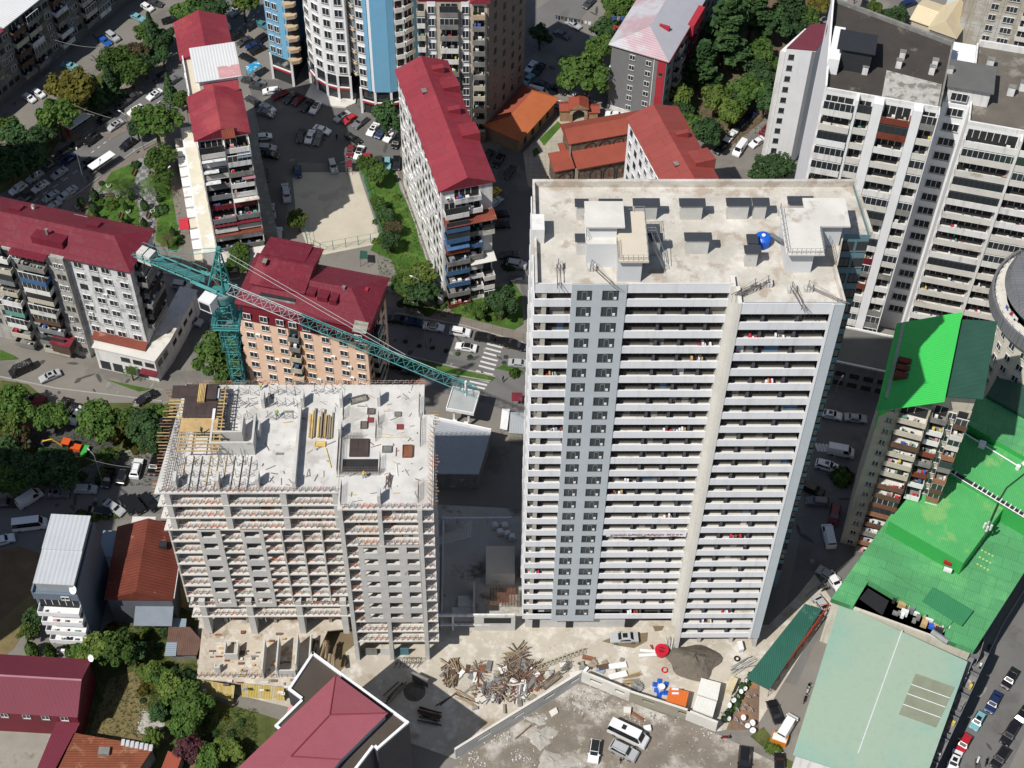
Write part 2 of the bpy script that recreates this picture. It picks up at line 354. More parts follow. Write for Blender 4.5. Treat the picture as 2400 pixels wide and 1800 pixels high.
for q in ([(210,420),(240,372),(296,348),(300,370),(284,400),(230,408)],[(200,428),(285,426),(300,450),(300,520),(250,500),(185,470)],[(335,330),(355,320),(372,420),(390,530),(380,545),(336,520),(345,430),(334,395)],
    [(778,360),(800,345),(850,365),(865,410),(895,470),(905,520),(935,600),(955,650),(865,612),(845,560),(800,540),(822,500)],
    [(955,650),(1060,622),(1110,610),(1128,640),(1130,700),(1110,712),(1040,695),(985,680)],[(490,545),(525,540),(575,548),(560,580),(520,585)],
    [(1070,795),(1095,785),(1130,800),(1130,808)],[(0,755),(30,768),(40,775),(0,778)],[(230,820),(300,835),(330,840),(300,845)]):
    sheet('lawn',LAWN,q,.14,th=.14)
sheet('path',PAVE,[(855,365),(865,370),(925,520),(965,630),(968,650),(952,652),(940,600),(905,500)],.15)
sheet('path',COURT,[(960,652),(1068,622),(1075,632),(965,664)],.155)
sheet('sports_court',COURT,[(632,385),(645,372),(718,372),(775,372),(825,525),(700,550),(665,535),(640,470)],.06,th=.1)
for a,c in (((632,385),(668,392)),):
    pass
sheet('ground_scrub',SCRUB,[(0,820),(60,830),(110,870),(350,870),(360,960),(240,985),(150,1030),(0,1062),(-60,1060),(-60,820)],.05)
sheet('paved_yard',mat('dark_yard',(.07,.068,.065),.15,.2),[(70,925),(165,880),(250,960),(210,985),(120,985),(60,960)],.07)
sheet('ground_scrub',SCRUB,[(230,1350),(330,1290),(440,1330),(430,1500),(620,1560),(640,1680),(190,1680),(180,1420)],.04)
sheet('garden_path',mat('dry_grass',(.19,.15,.07),.25,.4,1.,bump=.5),[(235,1465),(330,1440),(310,1610),(190,1600),(200,1560)],.06)
sheet('earth',EARTH,[(40,1180),(100,1200),(60,1330),(0,1440),(-50,1450),(-50,1200)],.03)
sheet('earth',mat('dry_grass'),[(70,1280),(90,1300),(30,1400),(-20,1440),(-20,1360)],.05)
sheet('yard',mat('old_yard_slab',(.3,.28,.24),.2,.2,.95,blot=.2,bcol=(.2,.18,.15)),[(0,1545),(120,1550),(130,1575),(90,1680),(-60,1680),(-60,1540)],.06)
sheet('site_ground',SITE,[(428,1330),(1000,1320),(1660,1350),(1720,1290),(1760,1240),(1800,1300),(1640,1560),(1550,1580),(1250,1455),(985,1640),(760,1560),(425,1480)],.05)
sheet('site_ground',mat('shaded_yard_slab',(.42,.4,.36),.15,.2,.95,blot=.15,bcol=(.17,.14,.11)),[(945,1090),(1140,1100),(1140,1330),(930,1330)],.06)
sheet('parking_ground',DIRT,[(985,1650),(1250,1475),(1560,1590),(1660,1640),(1800,1700),(1800,1760),(900,1760)],.04)
sheet('churchyard',mat('pale_paving',(.42,.38,.31),.12,.5,.95,tile=(1.2,1.2)),[(1130,330),(1220,235),(1270,225),(1300,260),(1400,290),(1500,330),(1420,400),(1180,430),(1140,400)],.06)
for q in ([(1165,300),(1205,262),(1215,270),(1175,315)],[(1150,325),(1160,318),(1166,330),(1153,340)]): sheet('lawn',LAWN,q,.1,th=.1)
sheet('ground_scrub',mat('tree_litter',(.14,.1,.065),.35,.4,1.,blot=.3,bcol=(.07,.09,.03)),[(1450,230),(1500,120),(1560,-60),(1830,-60),(1700,120),(1650,260),(1560,330)],.03)
for q in ([(110,280),(140,215),(280,110),(350,60),(375,90),(300,180),(190,270)],[(-40,370),(90,260),(130,300),(90,370),(-40,440)],[(1290,60),(1330,-20),(1420,-60),(1330,90),(1300,130)]):
    sheet('ground_scrub',SCRUB,q,.04)
sheet('ground_scrub',SCRUB,[(1620,1590),(1650,1570),(1700,1640),(1800,1680),(1750,1700)],.06)
for q in ([(860,770),(900,775),(1000,800),(1070,815),(1060,825),(960,808),(870,790)],): sheet('lawn',LAWN,q,.12,th=.12)
# wet patches and the dark cement stain
MUD=mat('wet_mud',(.19,.145,.085),.15,.5,.6)
sheet('mud_patch',MUD,[(700,1360),(712,1345),(768,1352),(770,1390),(745,1410),(755,1430),(735,1450),(705,1430),(715,1395)],.07,kind='stuff')
sheet('mud_patch',MUD,[(1335,1372),(1400,1366),(1398,1385),(1370,1400),(1335,1395),(1300,1385)],.07,kind='stuff')
sheet('mud_patch',MUD,[(1410,1352),(1435,1352),(1430,1362),(1415,1364)],.07,kind='stuff')
# road markings
MK=mat('road_paint',(.6,.6,.58),.12,1.5)
b=MB().use(MK)
def stripe(b,T,x0,y0,x1,y1,w,h):
    a=W(T,x0,y0,h);c=W(T,x1,y1,h);d=(c-a).normalized();q=Vector((-d.y,d.x,0))*w/2
    b.poly([a-q,c-q,c+q,a+q])
for k in range(12):
    t0,t1=k/12,(k+.45)/12
    stripe(b,0,790+t0*620,1320-t0*470,790+t1*620,1320-t1*470,.16,.035)
for k in range(8): stripe(b,0,120+k*85,1860-k*60,160+k*85,1832-k*60,.16,.035)
for k in range(5): stripe(b,0,2060+k*40,250-k*35,2080+k*40,232-k*35,.16,.035)
b.build('road_marking')['kind']='structure'
b=MB().use(MK)
for k in range(6): stripe(b,5,1995-k*14,1310+k*38,2130-k*14,1345+k*38,.42,.035)
for k in range(5): stripe(b,5,1900-k*18,1545+k*30,2050-k*18,1580+k*30,.42,.035)
b.build('zebra_crossing')['kind']='structure'
b=MB().use(MK)
for k in range(5): stripe(b,11,410+k*30,510+k*3,440+k*30,580+k*3,.5,.035)
b.build('zebra_crossing')['kind']='structure'
b=MB().use(ASPH)
for T,x,y,r in ((8,820,1035,.5),(8,915,1020,.6),(8,1260,955,.5),(5,2160,1425,.5),(5,1970,1190,.5),(5,2145,1475,.5)):
    p=W(T,x,y,.04);b.use(mat('manhole_iron',(.04,.04,.04),.2,2.)).cyl(p.x,p.y,.03,.05,r,14)
b.build('manhole_covers')['kind']='structure'

KERB=mat('kerb_stone',(.34,.33,.31),.12,1.)
def kerb(T,pts,h=.16,w=.22):
    b=MB().use(KERB);P=[W(T,x,y,0) for x,y in pts]
    for i in range(len(P)-1):
        a,c=P[i],P[i+1];d=(c-a).normalized();n=Vector((-d.y,d.x,0))*w;b.prism([(a.x,a.y),(c.x,c.y),(c.x+n.x,c.y+n.y),(a.x+n.x,a.y+n.y)],.0,h)
    b.build('kerb')['kind']='structure'
for T,p in ((-2,[(60,488),(170,418),(290,328),(345,298)]),(-2,[(850,688),(858,678),(1000,704),(1132,742)]),(-2,[(860,770),(960,808),(1060,825)]),(-2,[(865,766),(900,775),(1000,799),(1070,815)]),(-2,[(130,300),(215,225),(330,140),(400,108)]),(-2,[(0,1062),(150,1030),(240,985),(345,962)]),(-2,[(952,652),(905,502),(855,366)]),(-2,[(350,590),(400,600),(440,612),(520,602)]),(-2,[(2010,1672),(2170,1345),(2230,1250)]),(-2,[(1740,1290),(1900,1160),(1990,890)]),(-2,[(0,815),(120,840),(350,868)])): kerb(T,p)
b=MB();rp=random.Random(9)
for T,x0,x1,y0,y1,n in ((0,0,1500,0,1659,26),(1,0,1200,800,1500,20),(5,1150,2200,1050,1650,16),(8,0,1400,850,1150,14),(8,400,1450,0,180,8),(11,200,700,100,1600,16),(15,1300,2200,600,1650,14),(2,100,900,0,1000,10),(4,0,1400,1400,1650,10)):
    for k in range(n):
        p=W(T,rp.uniform(x0,x1),rp.uniform(y0,y1),.045);a=rp.uniform(0,3.1);L,w=rp.uniform(.5,3.5),rp.uniform(.3,1.1);u=Vector((math.cos(a),math.sin(a),0));v=Vector((-u.y,u.x,0));z=.045+rp.random()*.012
        pts=[];m=9
        for i in range(m): t=2*PI*i/m;q=p+u*(L/2*math.cos(t)*rp.uniform(.75,1.15))+v*(w/2*math.sin(t)*rp.uniform(.75,1.15));pts.append((q.x,q.y,z))
        b.use(mat('asphalt_patch_dark',(.075,.073,.07),.2,1.) if rp.random()<.6 else mat('asphalt_patch_light',(.25,.24,.22),.2,1.)).poly(pts)
b.build('road_patches')['kind']='structure'
# ---------------- main white tower ----------------
def main_tower():
    FL=W(6,200,830,86);FR=W(6,1905,830,86)
    B=Bld('apartment_tower','tall white tower block with long grey-white balcony bands and a flat concrete roof','tower',FL,FR,outline=[(0,0),(25,0),(25.3,-3.1),(38.6,-3.1),(38.2,3),(39.8,8.7),(43.4,8.7),(42.6,18.4),(0,18.3)])
    FH=81/26;Z=5.
    FW=mat('tower_interior_wall',(.24,.23,.21),.15,.6)
    # body: solid core set back behind the balconies
    core=[(1.1,1.2),(4.6,1.2),(4.6,.02),(11.6,.02),(11.6,1.2),(25,1.2),(25.3,1.2),(25.3,-1.85),(37.1,-1.85),(37.1,2.9),(38.2,3),(39.8,8.7),(43.4,8.7),(42.6,18.4),(1.1,18.3)]
    B.wall(Z,85.8,FW,'wall',core)
    BLUEW=mat('blue_grey_side_panel',(.13,.24,.28),.06,.5,.6,tile=(3,3))
    MB().use(BLUEW).prism([(39.9,8.62),(43.45,8.62),(42.66,18.45),(42.55,18.41),(43.33,8.73),(39.9,8.73)],.0,86.6).prism([(38.64,-2.9),(38.26,2.96),(39.9,8.62),(39.83,8.7),(38.16,3.),(38.54,-2.9)],3.8,86.6).build('side_cladding',B.root)
    # ground floor
    gf=MB().use(CONC)
    gf.box(.4,17.,1.,17,0,5.).box(18.5,24.6,3.5,17,0,5).box(25,38,5,17,0,4)
    gf.box(28.9,29.5,-2.,1.,0,5).box(34.2,34.8,-2.,1.,0,5).box(38,38.6,-2.9,-1.2,0,5)
    gf.use(DARK)
    for x in (1.6,7.2,17.1): gf.box(x,x+1.2,.93,1.,.06,2.6)
    gf.build('ground_floor',B.root)
    MB().use(CONCL).box(1.1,25.2,0,17.9,4.9,5.0).box(25.3,38.6,-3.1,17,3.95,4.05).build('underside_slab',B.root)
    # ribbed panel with two window columns, openings left as real gaps in the cladding
    p=MB().use(PANEL);xs=[(4.6,5.3),(7.2,8.5),(10.6,11.6)]
    for a,c in xs: p.box(a,c,-.12,.02,Z-1.,86.8)
    for k in range(26):
        z=Z+k*FH
        for a,c in ((5.3,7.2),(8.5,10.6)): p.box(a,c,-.115,.02,z-(1. if k==0 else 0),z+.95)
    for a,c in ((5.3,7.2),(8.5,10.6)):
        for k in range(26): p.box(a,c,-.115,.02,Z+k*FH+2.75,Z+(k+1)*FH-(.001 if k<25 else -.8))
    p.build('cladding_panel',B.root)
    wm={}
    for w in (1.9,2.1):
        q=MB().use(mat('tinted_glass',(.035,.05,.06),.1,.5,.1,spec=.7)).box(-w/2,w/2,-.0,.05,.0,1.8).use(mat('anthracite_frame',(.05,.055,.06),.1))
        q.box(-w/2,w/2,-.13,0,-.04,.06).box(-w/2,w/2,-.13,0,1.74,1.8).box(-w/2,-w/2+.07,-.13,0,0,1.8).box(w/2-.07,w/2,-.13,0,0,1.8)
        q.use(STEEL).box(-.3,-.22,-.06,-.0,.1,1.5).box(.3,.38,-.06,0,.1,1.5).box(-.3,.38,-.06,0,1.42,1.5).use(FRAMEW).box(w/2-.6,w/2-.25,-.1,0,.06,.45)
        wm[w]=q.mesh('window')
    for k in range(26):
        for x,w in ((6.25,1.9),(9.55,2.1)): inst(wm[w],'window',B.root,(x,.0,Z+k*FH+.95))
    # balconies
    MUL=mat('balcony_joinery',(.11,.105,.1),.15,1);GL=mat('dim_glass',(.035,.036,.036),.4,.8,.15,spec=.5)
    def strip(x0,x1,yf,dp,div,nm):
        w=x1-x0;q=MB().use(BAND).box(0,w,-.02,.14,-.42,.98).use(CONCL).box(0,w,.14,dp,-.2,0).use(GL).box(.1,w-.1,dp-.08,dp-.01,.02,2.7).use(MUL)
        x=.6
        while x<w-.3:
            q.box(x,x+.08,dp-.14,dp-.081,.02,2.7);x+=1.05
        q.box(.1,w-.1,dp-.14,dp-.081,1.9,2.0).use(mat('sill_wall',(.13,.12,.11),.2,1.)).box(.1,w-.1,dp-.13,dp-.082,.02,.75)
        me=q.mesh('balcony')
        dm=MB().use(DIV).hull8([(0,.14,0),(.34,.14,0),(.34,dp,0),(0,dp,0)],[(0,.7,2.9),(.34,.7,2.9),(.34,dp,2.9),(0,dp,2.9)])
        dme=dm.mesh('divider_wall')
        out=[]
        for k in range(26):
            o=inst(me,'balcony',B.root,(x0,yf,Z+k*FH+(0 if nm!=2 else -.9)))
            for d in div: inst(dme,'divider_wall',o,(d-x0,0,0))
            out.append((o,w,dp))
        return out
    S0=strip(0,4.6,0,1.2,[],0);S1=strip(11.6,24.6,0,1.2,[15.9,19.0,22.1],1);S2=strip(25.7,37.1,-3.1,1.25,[28.6,33.],2)
    # things left on some balconies
    for S,n in ((S1,34),(S2,26),(S0,12)):
        for k in range(n):
            o,w,dp=R_.choice(S);x=R_.uniform(.3,w-1.4);q=MB().use(R_.choice([FRAMEW,STEEL,mat('pale_curtain',(.35,.33,.3),.1),mat('blue_film',(.12,.2,.3),.1),CONCD,mat('raw_plaster',(.33,.3,.26),.15)])).box(x,x+R_.choice([.9,.95,1.9]),dp-.17,dp-.15,.1,R_.uniform(1.4,2.6))
            q.build('window_infill',o)
    for S,n in ((S1,10),(S2,7),(S0,3)):
        for k in range(n):
            o,w,dp=R_.choice(S);q=MB();x=R_.uniform(.5,w-1.6)
            for j in range(5): q.use(R_.choice([CLOTH[0],CLOTH[0],CLOTH[0],CLOTH[3],RUST,CLOTH[3],WOOD,CLOTH[1]] if k%4 else [CLOTH[0],CLOTH[1]])).box(x+j*.35,x+j*.35+R_.uniform(.2,.33),.2,R_.uniform(.5,1.),.01,R_.uniform(.3,1.5))
            stuffpart(q.build('stored_materials',o))
    # posts between left bays, beige column behind first bay
    MB().use(mat('column_screed',(.45,.42,.36),.12,.8)).box(.9,1.5,.16,1.19,Z,86).build('column',B.root)
    # top fascia bands
    for a in ((0,4.6,-.03,.16,85.1,86.8),(11.6,24.6,-.03,.16,85.1,86.8),(25.7,37.1,-3.13,-2.93,84.6,86.6)): MB().use(BAND).box(*a).build('fascia',B.root)
    MB().use(mat('pale_fin_concrete',(.68,.66,.61),.08,.3)).box(24.6,25.2,-.3,1.55,3,86.7).box(25.2,25.7,-3.2,-.31,0,86.7).build('concrete_fin',B.root)
    MB().use(PANEL).box(37.1,38.64,-3.2,-2.88,3.6,86.5).use(WHITE).box(36.9,37.25,-3.28,-3.2,3.6,86.6).build('corner_strip',B.root)
    # left side: bands
    q=MB()
    for k in range(26):
        z=Z+k*FH;q.use(BAND).box(-.14,.0,0.,8,z-.4,z+1.).box(-.14,0,10,18.3,z-.4,z+1.).use(CONCL).box(0,1.1,1.5,18.3,z-.2,z)
    q.use(WHITE2).box(-.3,1.3,7.6,10.4,Z,88.6);q.use(DARK).box(.0,1.09,1.6,7.5,Z,Z+.02)
    q.build('side_balconies',B.root)
    MB().use(GL).box(1.02,1.09,1.6,7.5,Z,86).box(1.02,1.09,10.5,18.2,Z,86).build('side_glazing',B.root)
    # right side windows on the blue wall
    for k in range(26):
        for x in (.3,2.1):
            inst(win_mesh(1.25,1.6,'d'),'side_window',B.root,(40.3+x+.3,8.6,Z+k*FH+.9))
    # roof
    z=86.
    B.flat(z-.1,ROOFC,0)
    par=MB().use(ROOFC)
    for a,c,t in (((0,18.3),(42.6,18.4),.45),((42.6,18.4),(43.4,8.7),.35),((38.6,-3.1),(38.2,3.),.3),((39.8,8.7),(38.2,3.),.2)):
        a=Vector(a);c=Vector(c);d=(c-a).normalized();n=Vector((-d.y,d.x))*t
        if a.y>10 and c.y>10: n=-n*-1 if False else Vector((0,-t))
        par.prism([a,c,c+n,a+n] if (n.cross(d) if False else (d.x*n.y-d.y*n.x))>0 else [a+n,c+n,c,a],z,z+1.1)
    par.box(0,.3,.0,17.85,z,z+1.05)
    par.build('roof_parapet',B.root)
    rail=MB().use(STEEL)
    for (a,c) in (((.0,.0),(24.9,0)),((25.9,-3.1),(38.4,-3.1))):
        a=Vector((*a,z+.8));c=Vector((*c,z+.8));rail.bar(a,c,.03)
    rail.build('roof_cable',B.root)
    CAP=mat('dark_vent_cap',(.05,.055,.065),.1,.5,.5)
    def vent(x0,x1,y,h=3.):
        o=MB().use(CONC).box(x0,x1,y,y+1.,z,z+h-.25).build('roof_vent',B.root)
        MB().use(CAP).hull8([(x0-.3,y-.25,z+h-.3),(x1+.3,y-.25,z+h-.3),(x1+.3,y+1.2,z+h-.3),(x0-.3,y+1.2,z+h-.3)],[(x0-.3,y-.1,z+h),(x1+.3,y-.1,z+h),(x1+.3,y+1.,z+h),(x0-.3,y+1.,z+h)]).build('vent_cap',o)
    for x0,x1,y in ((5.6,6.8,11.8),(8.7,11.2,11.8),(13.1,16,11.9),(19.1,21.9,11.9),(25.2,27.9,12.),(28.6,30.2,12.),(33.2,36.,12.3),(5.4,6.8,5.6),(13.4,16,5.7),(19.3,22.2,5.8),(26.7,28.2,3.6)): vent(x0,x1,y)
    o=MB().use(CONC).box(27.2,28.2,5.6,6.8,z,z+2.2).build('roof_vent',B.root);MB().use(CAP).box(27.,28.4,5.4,7.,z+2.2,z+2.5).build('vent_cap',o)
    # penthouses
    LC=mat('penthouse_concrete',(.62,.63,.64),.06,.3,tile=None)
    ph=MB().use(LC).box(6.5,10.3,3.5,8.6,z,z+4.3).box(10.3,13.3,1.,8.6,z,z+4.3).use(CONCL).box(6.3,14.0,3.6,8.9,z+4.1,z+4.35)
    ph.use(mat('beige_roof_screed',(.6,.54,.44),.06,.4)).box(10.1,14.,.3,8.9,z+4.3,z+4.65).build('stair_head',B.root)
    h=MB().use(LC).hull8([(6.6,3.7,z+.1),(10.2,3.7,z+.1),(10.2,6.,z+.1),(6.6,6.,z+.1)],[(6.6,5.,z+6.4),(10.2,5.,z+6.4),(10.2,6.,z+6.4),(6.6,6.,z+6.4)]).box(6.6,10.2,6,8.5,z+4.3,z+6.4).use(CONCL).box(6.2,11.1,4.2,8.7,z+6.4,z+6.65).build('lift_housing',B.root)
    rl=MB().use(STEEL)
    def rails(b,pts,h0,hh=1.,n=6):
        for i in range(len(pts)-1):
            a=Vector((*pts[i],h0));c=Vector((*pts[i+1],h0))
            for dz in (hh,hh*.5): b.bar(a+Vector((0,0,dz)),c+Vector((0,0,dz)),.035)
            for k in range(n+1): p=a.lerp(c,k/n);b.bar(p,p+Vector((0,0,hh)),.03)
    rails(rl,[(10.15,3.4),(10.15,.4),(13.9,.4),(13.9,8.8),(6.4,8.8),(6.4,3.8)],z+4.65)
    rl.build('roof_railing',B.root)
    st=MB().use(STEEL).hull8([(14.1,5.2,z+3.6),(14.1,6.1,z+3.6),(16.6,3.6,z),(16.6,2.7,z)],[(14.1,5.2,z+3.7),(14.1,6.1,z+3.7),(16.6,3.6,z+.1),(16.6,2.7,z+.1)])
    rails(st,[(14.2,6.1),(15.2,6.1)],z+3.6,n=2);st.bar((15.2,6.1,z+4.6),(16.9,3.2,z+1),.04);st.bar((14.6,5.2,z+4.6),(16.6,2.7,z+1),.04);st.build('steel_stair',B.root)
    ph=MB().use(LC).box(31.7,35.,2.6,9.4,z,z+4.3).box(35.,39.2,7.2,10.8,z,z+4.3).use(CONCL).box(31.2,36.,1.5,9.6,z+4.3,z+4.55).box(34.4,39.9,6.4,11.4,z+4.295,z+4.555).build('stair_head',B.root)
    rl=MB().use(STEEL);rails(rl,[(31.3,9.5),(31.3,1.6),(35.9,1.6),(35.9,5.4)],z+4.55,n=8);rails(rl,[(32,12.6),(39.5,12.6)],z+.1,1.3,26);0
    rl.hull8([(30,9.5,z),(31,9.5,z),(31.6,4.6,z+3.6),(30.8,4.6,z+3.6)],[(30,9.5,z+.1),(31,9.5,z+.1),(31.6,4.6,z+3.7),(30.8,4.6,z+3.7)])
    rl.build('roof_railing',B.root)
    # facade-maintenance jibs on counterweights
    for (x,y,dx,dy) in ((3.,3.2,.0,-4.2),(7.2,3.,3.,-4.),(27.6,-.2,-3.,-1.8),(29.3,.3,-4.2,-2.4),(32.2,-.7,1.2,-4),(34.3,-.5,4.5,-3.)):
        j=thing('suspended_platform_jib','steel davit beam with concrete counterweights on the front edge of the white tower roof','roof davit',B.root.matrix_world@Vector((0,0,0)) if False else (0,0,0))
        c,q=math.cos(B.ang),math.sin(B.ang);j.location=(B.o.x+x*c-y*q,B.o.y+x*q+y*c,z);j.rotation_euler=(0,0,B.ang);j['group']='davits on the white tower roof'
        m=MB().use(CONC)
        for k in range(3): m.box(-.5+k*.38,-.2+k*.38,-.3,.6,.02,.75)
        m.build('counterweights',j)
        m=MB().use(REBAR)
        for e in (-.22,.22): m.bar((e,0,.9),(e+dx,dy,1.0),.06)
        m.bar((0,.2,.1),(0,.2,1.8),.05).bar((0,.2,1.8),(dx*.9,dy*.9,1.05),.025).bar((0,0,.9),(0,.6,.2),.05).bar((dx*.75,dy*.75,.05),(dx*.75,dy*.75,1.),.05).bar((dx,dy,1.),(dx,dy,-.4),.02)
        m.build('beam',j)
    # litter on the roof
    c,q=math.cos(B.ang),math.sin(B.ang)
    def rw(x,y,zz): return (B.o.x+x*c-y*q,B.o.y+x*q+y*c,zz)
    t=thing('water_tank','blue plastic water tank between the vents on the white tower roof','water tank',rw(29.4,7.6,z))
    BL=gloss('blue_plastic',(.01,.11,.55),.4)
    m=MB().use(BL).cyl(0,0,0,1.3,1.05,20).cyl(0,0,1.3,1.55,1.05,20,.7).cyl(0,0,1.55,1.62,.7,20,.3)
    for k in range(3): m.cyl(0,0,.25+k*.4,.33+k*.4,1.09,20)
    m.build('tank_body',t);MB().use(CLOTH[0]).cyl(0,0,1.62,1.72,.25,12).build('lid',t)
    return B
TOWER=main_tower()
def banner():
    c,q=math.cos(TOWER.ang),math.sin(TOWER.ang)
    z=5+81/26*8
    T=thing('banner','long white banner with dark red lettering strung across a balcony band of the white tower','banner',(TOWER.o.x+12.2*c+.3*q,TOWER.o.y+12.2*q-.3*c,z-.35),TOWER.ang)
    b=MB().use(CLOTH[0]);n=24;w=12.2
    f=lambda i:(.03*math.sin(i*1.3),.05*math.sin(i*.7))
    for i in range(n):
        a=f(i);d=f(i+1);x0,x1=w*i/n,w*(i+1)/n
        b.hull8([(x0,a[0]-.03,a[1]),(x1,d[0]-.03,d[1]),(x1,d[0]-.03,1.25+d[1]),(x0,a[0]-.03,1.25+a[1])],[(x0,a[0],a[1]),(x1,d[0],d[1]),(x1,d[0],1.25+d[1]),(x0,a[0],1.25+a[1])])
    b.build('cloth',T)
    cu=bpy.data.curves.new('lettering','FONT');cu.body='გაიყიდება ფართები კომერციული · 593 21 44 44';cu.size=.62;cu.extrude=.012
    o=bpy.data.objects.new('lettering_source',cu);COL.objects.link(o)
    bpy.context.view_layer.update();dg=bpy.context.evaluated_depsgraph_get()
    me=bpy.data.meshes.new_from_object(o.evaluated_get(dg));bpy.data.objects.remove(o)
    xs=[v.co.x for v in me.vertices] or [0,1];k=(w-1.2)/(max(xs)-min(xs));mx=min(xs)
    for v in me.vertices: v.co.x=(v.co.x-mx)*k;
    me.materials.clear();me.materials.append(mat('banner_red',(.22,.03,.04),.05))
    l=inst(me,'lettering',T,(.6,-.11,.42));l.rotation_euler=(PI/2,0,0)
banner()
# ---------------- concrete building under construction ----------------
def person(label,p,az,vest=None,top=(.1,.12,.2),leg=(.03,.035,.06),arm=.35,stride=.18,hat=None):
    V=[(0,0,.95),(0,0,1.2),(0,.01,1.42),(0,.02,1.54),(0,.03,1.68),(.17,0,1.4),(.25,.12*arm,1.12),(.24,.32*arm+.05,.88),(-.17,0,1.4),(-.25,-.1*arm,1.12),(-.24,.2*arm,.88),(.1,0,.9),(.11,stride,.5),(.11,stride-.05,.06),(.11,stride+.12,.03),(-.1,0,.9),(-.11,-stride*.4,.5),(-.11,-stride-.05,.06),(-.11,-stride+.1,.03)]
    E_=[(0,1),(1,2),(2,3),(3,4),(2,5),(5,6),(6,7),(2,8),(8,9),(9,10),(0,11),(11,12),(12,13),(13,14),(0,15),(15,16),(16,17),(17,18)]
    rr=[.14,.14,.15,.055,.1,.07,.05,.04,.07,.05,.04,.1,.075,.05,.045,.1,.075,.05,.045]
    me=bpy.data.meshes.new('person_body');me.from_pydata(V,E_,[]);o=bpy.data.objects.new('person',me);COL.objects.link(o)
    o.modifiers.new('skin','SKIN');lay=me.skin_vertices[0]
    for i,r in enumerate(rr): lay.data[i].radius=(r,r*.8);lay.data[i].use_root=(i==0)
    s=o.modifiers.new('sub','SUBSURF');s.levels=1;s.render_levels=1
    me.materials.append(mat('workwear_%d'%int(sum(top)*999),top,.1,2));o.location=p;o.rotation_euler=(0,0,az);tag(o,label,'person')
    if vest: MB().use(mat('hi_vis_'+str(int(vest[0]*99)),vest,.05)).prism([(-.2,-.16),(.2,-.16),(.2,.17),(-.2,.17)],1.02,1.47).build('vest',o)
    b=MB().use(mat('skin_tone',(.35,.19,.12),.05)).cyl(0,.03,1.56,1.72,.085,10);b.use(mat('hair_dark',(.02,.015,.01)) if not hat else mat('hard_hat_'+str(int(hat[0]*99)),hat)).cyl(0,.02,1.69,1.77,.1,10,.06);b.build('head',o)
    return o
def pile_of_bars(name,label,cat,T,x,y,h,n,L,ang,r,mats,spread,group=None,jit=.1,z0=0):
    p=W(T,x,y,h);t=thing(name,label,cat,p,0,group);b=MB()
    for k in range(n):
        a=math.radians(ang)+R_.gauss(0,jit);c=Vector((R_.uniform(-1,1)*spread*abs(math.sin(math.radians(ang))+.15),R_.uniform(-1,1)*spread*abs(math.cos(math.radians(ang))+.15),.05+z0+R_.random()*min(.7,n*.03)))
        d=Vector((math.cos(a),math.sin(a),R_.gauss(0,.03)))*L*R_.uniform(.35,.5);b.use(R_.choice(mats)).bar(c-d,c+d,r*R_.uniform(.7,1.2))
    b.build('pieces' if n>1 else 'bar',t);return t
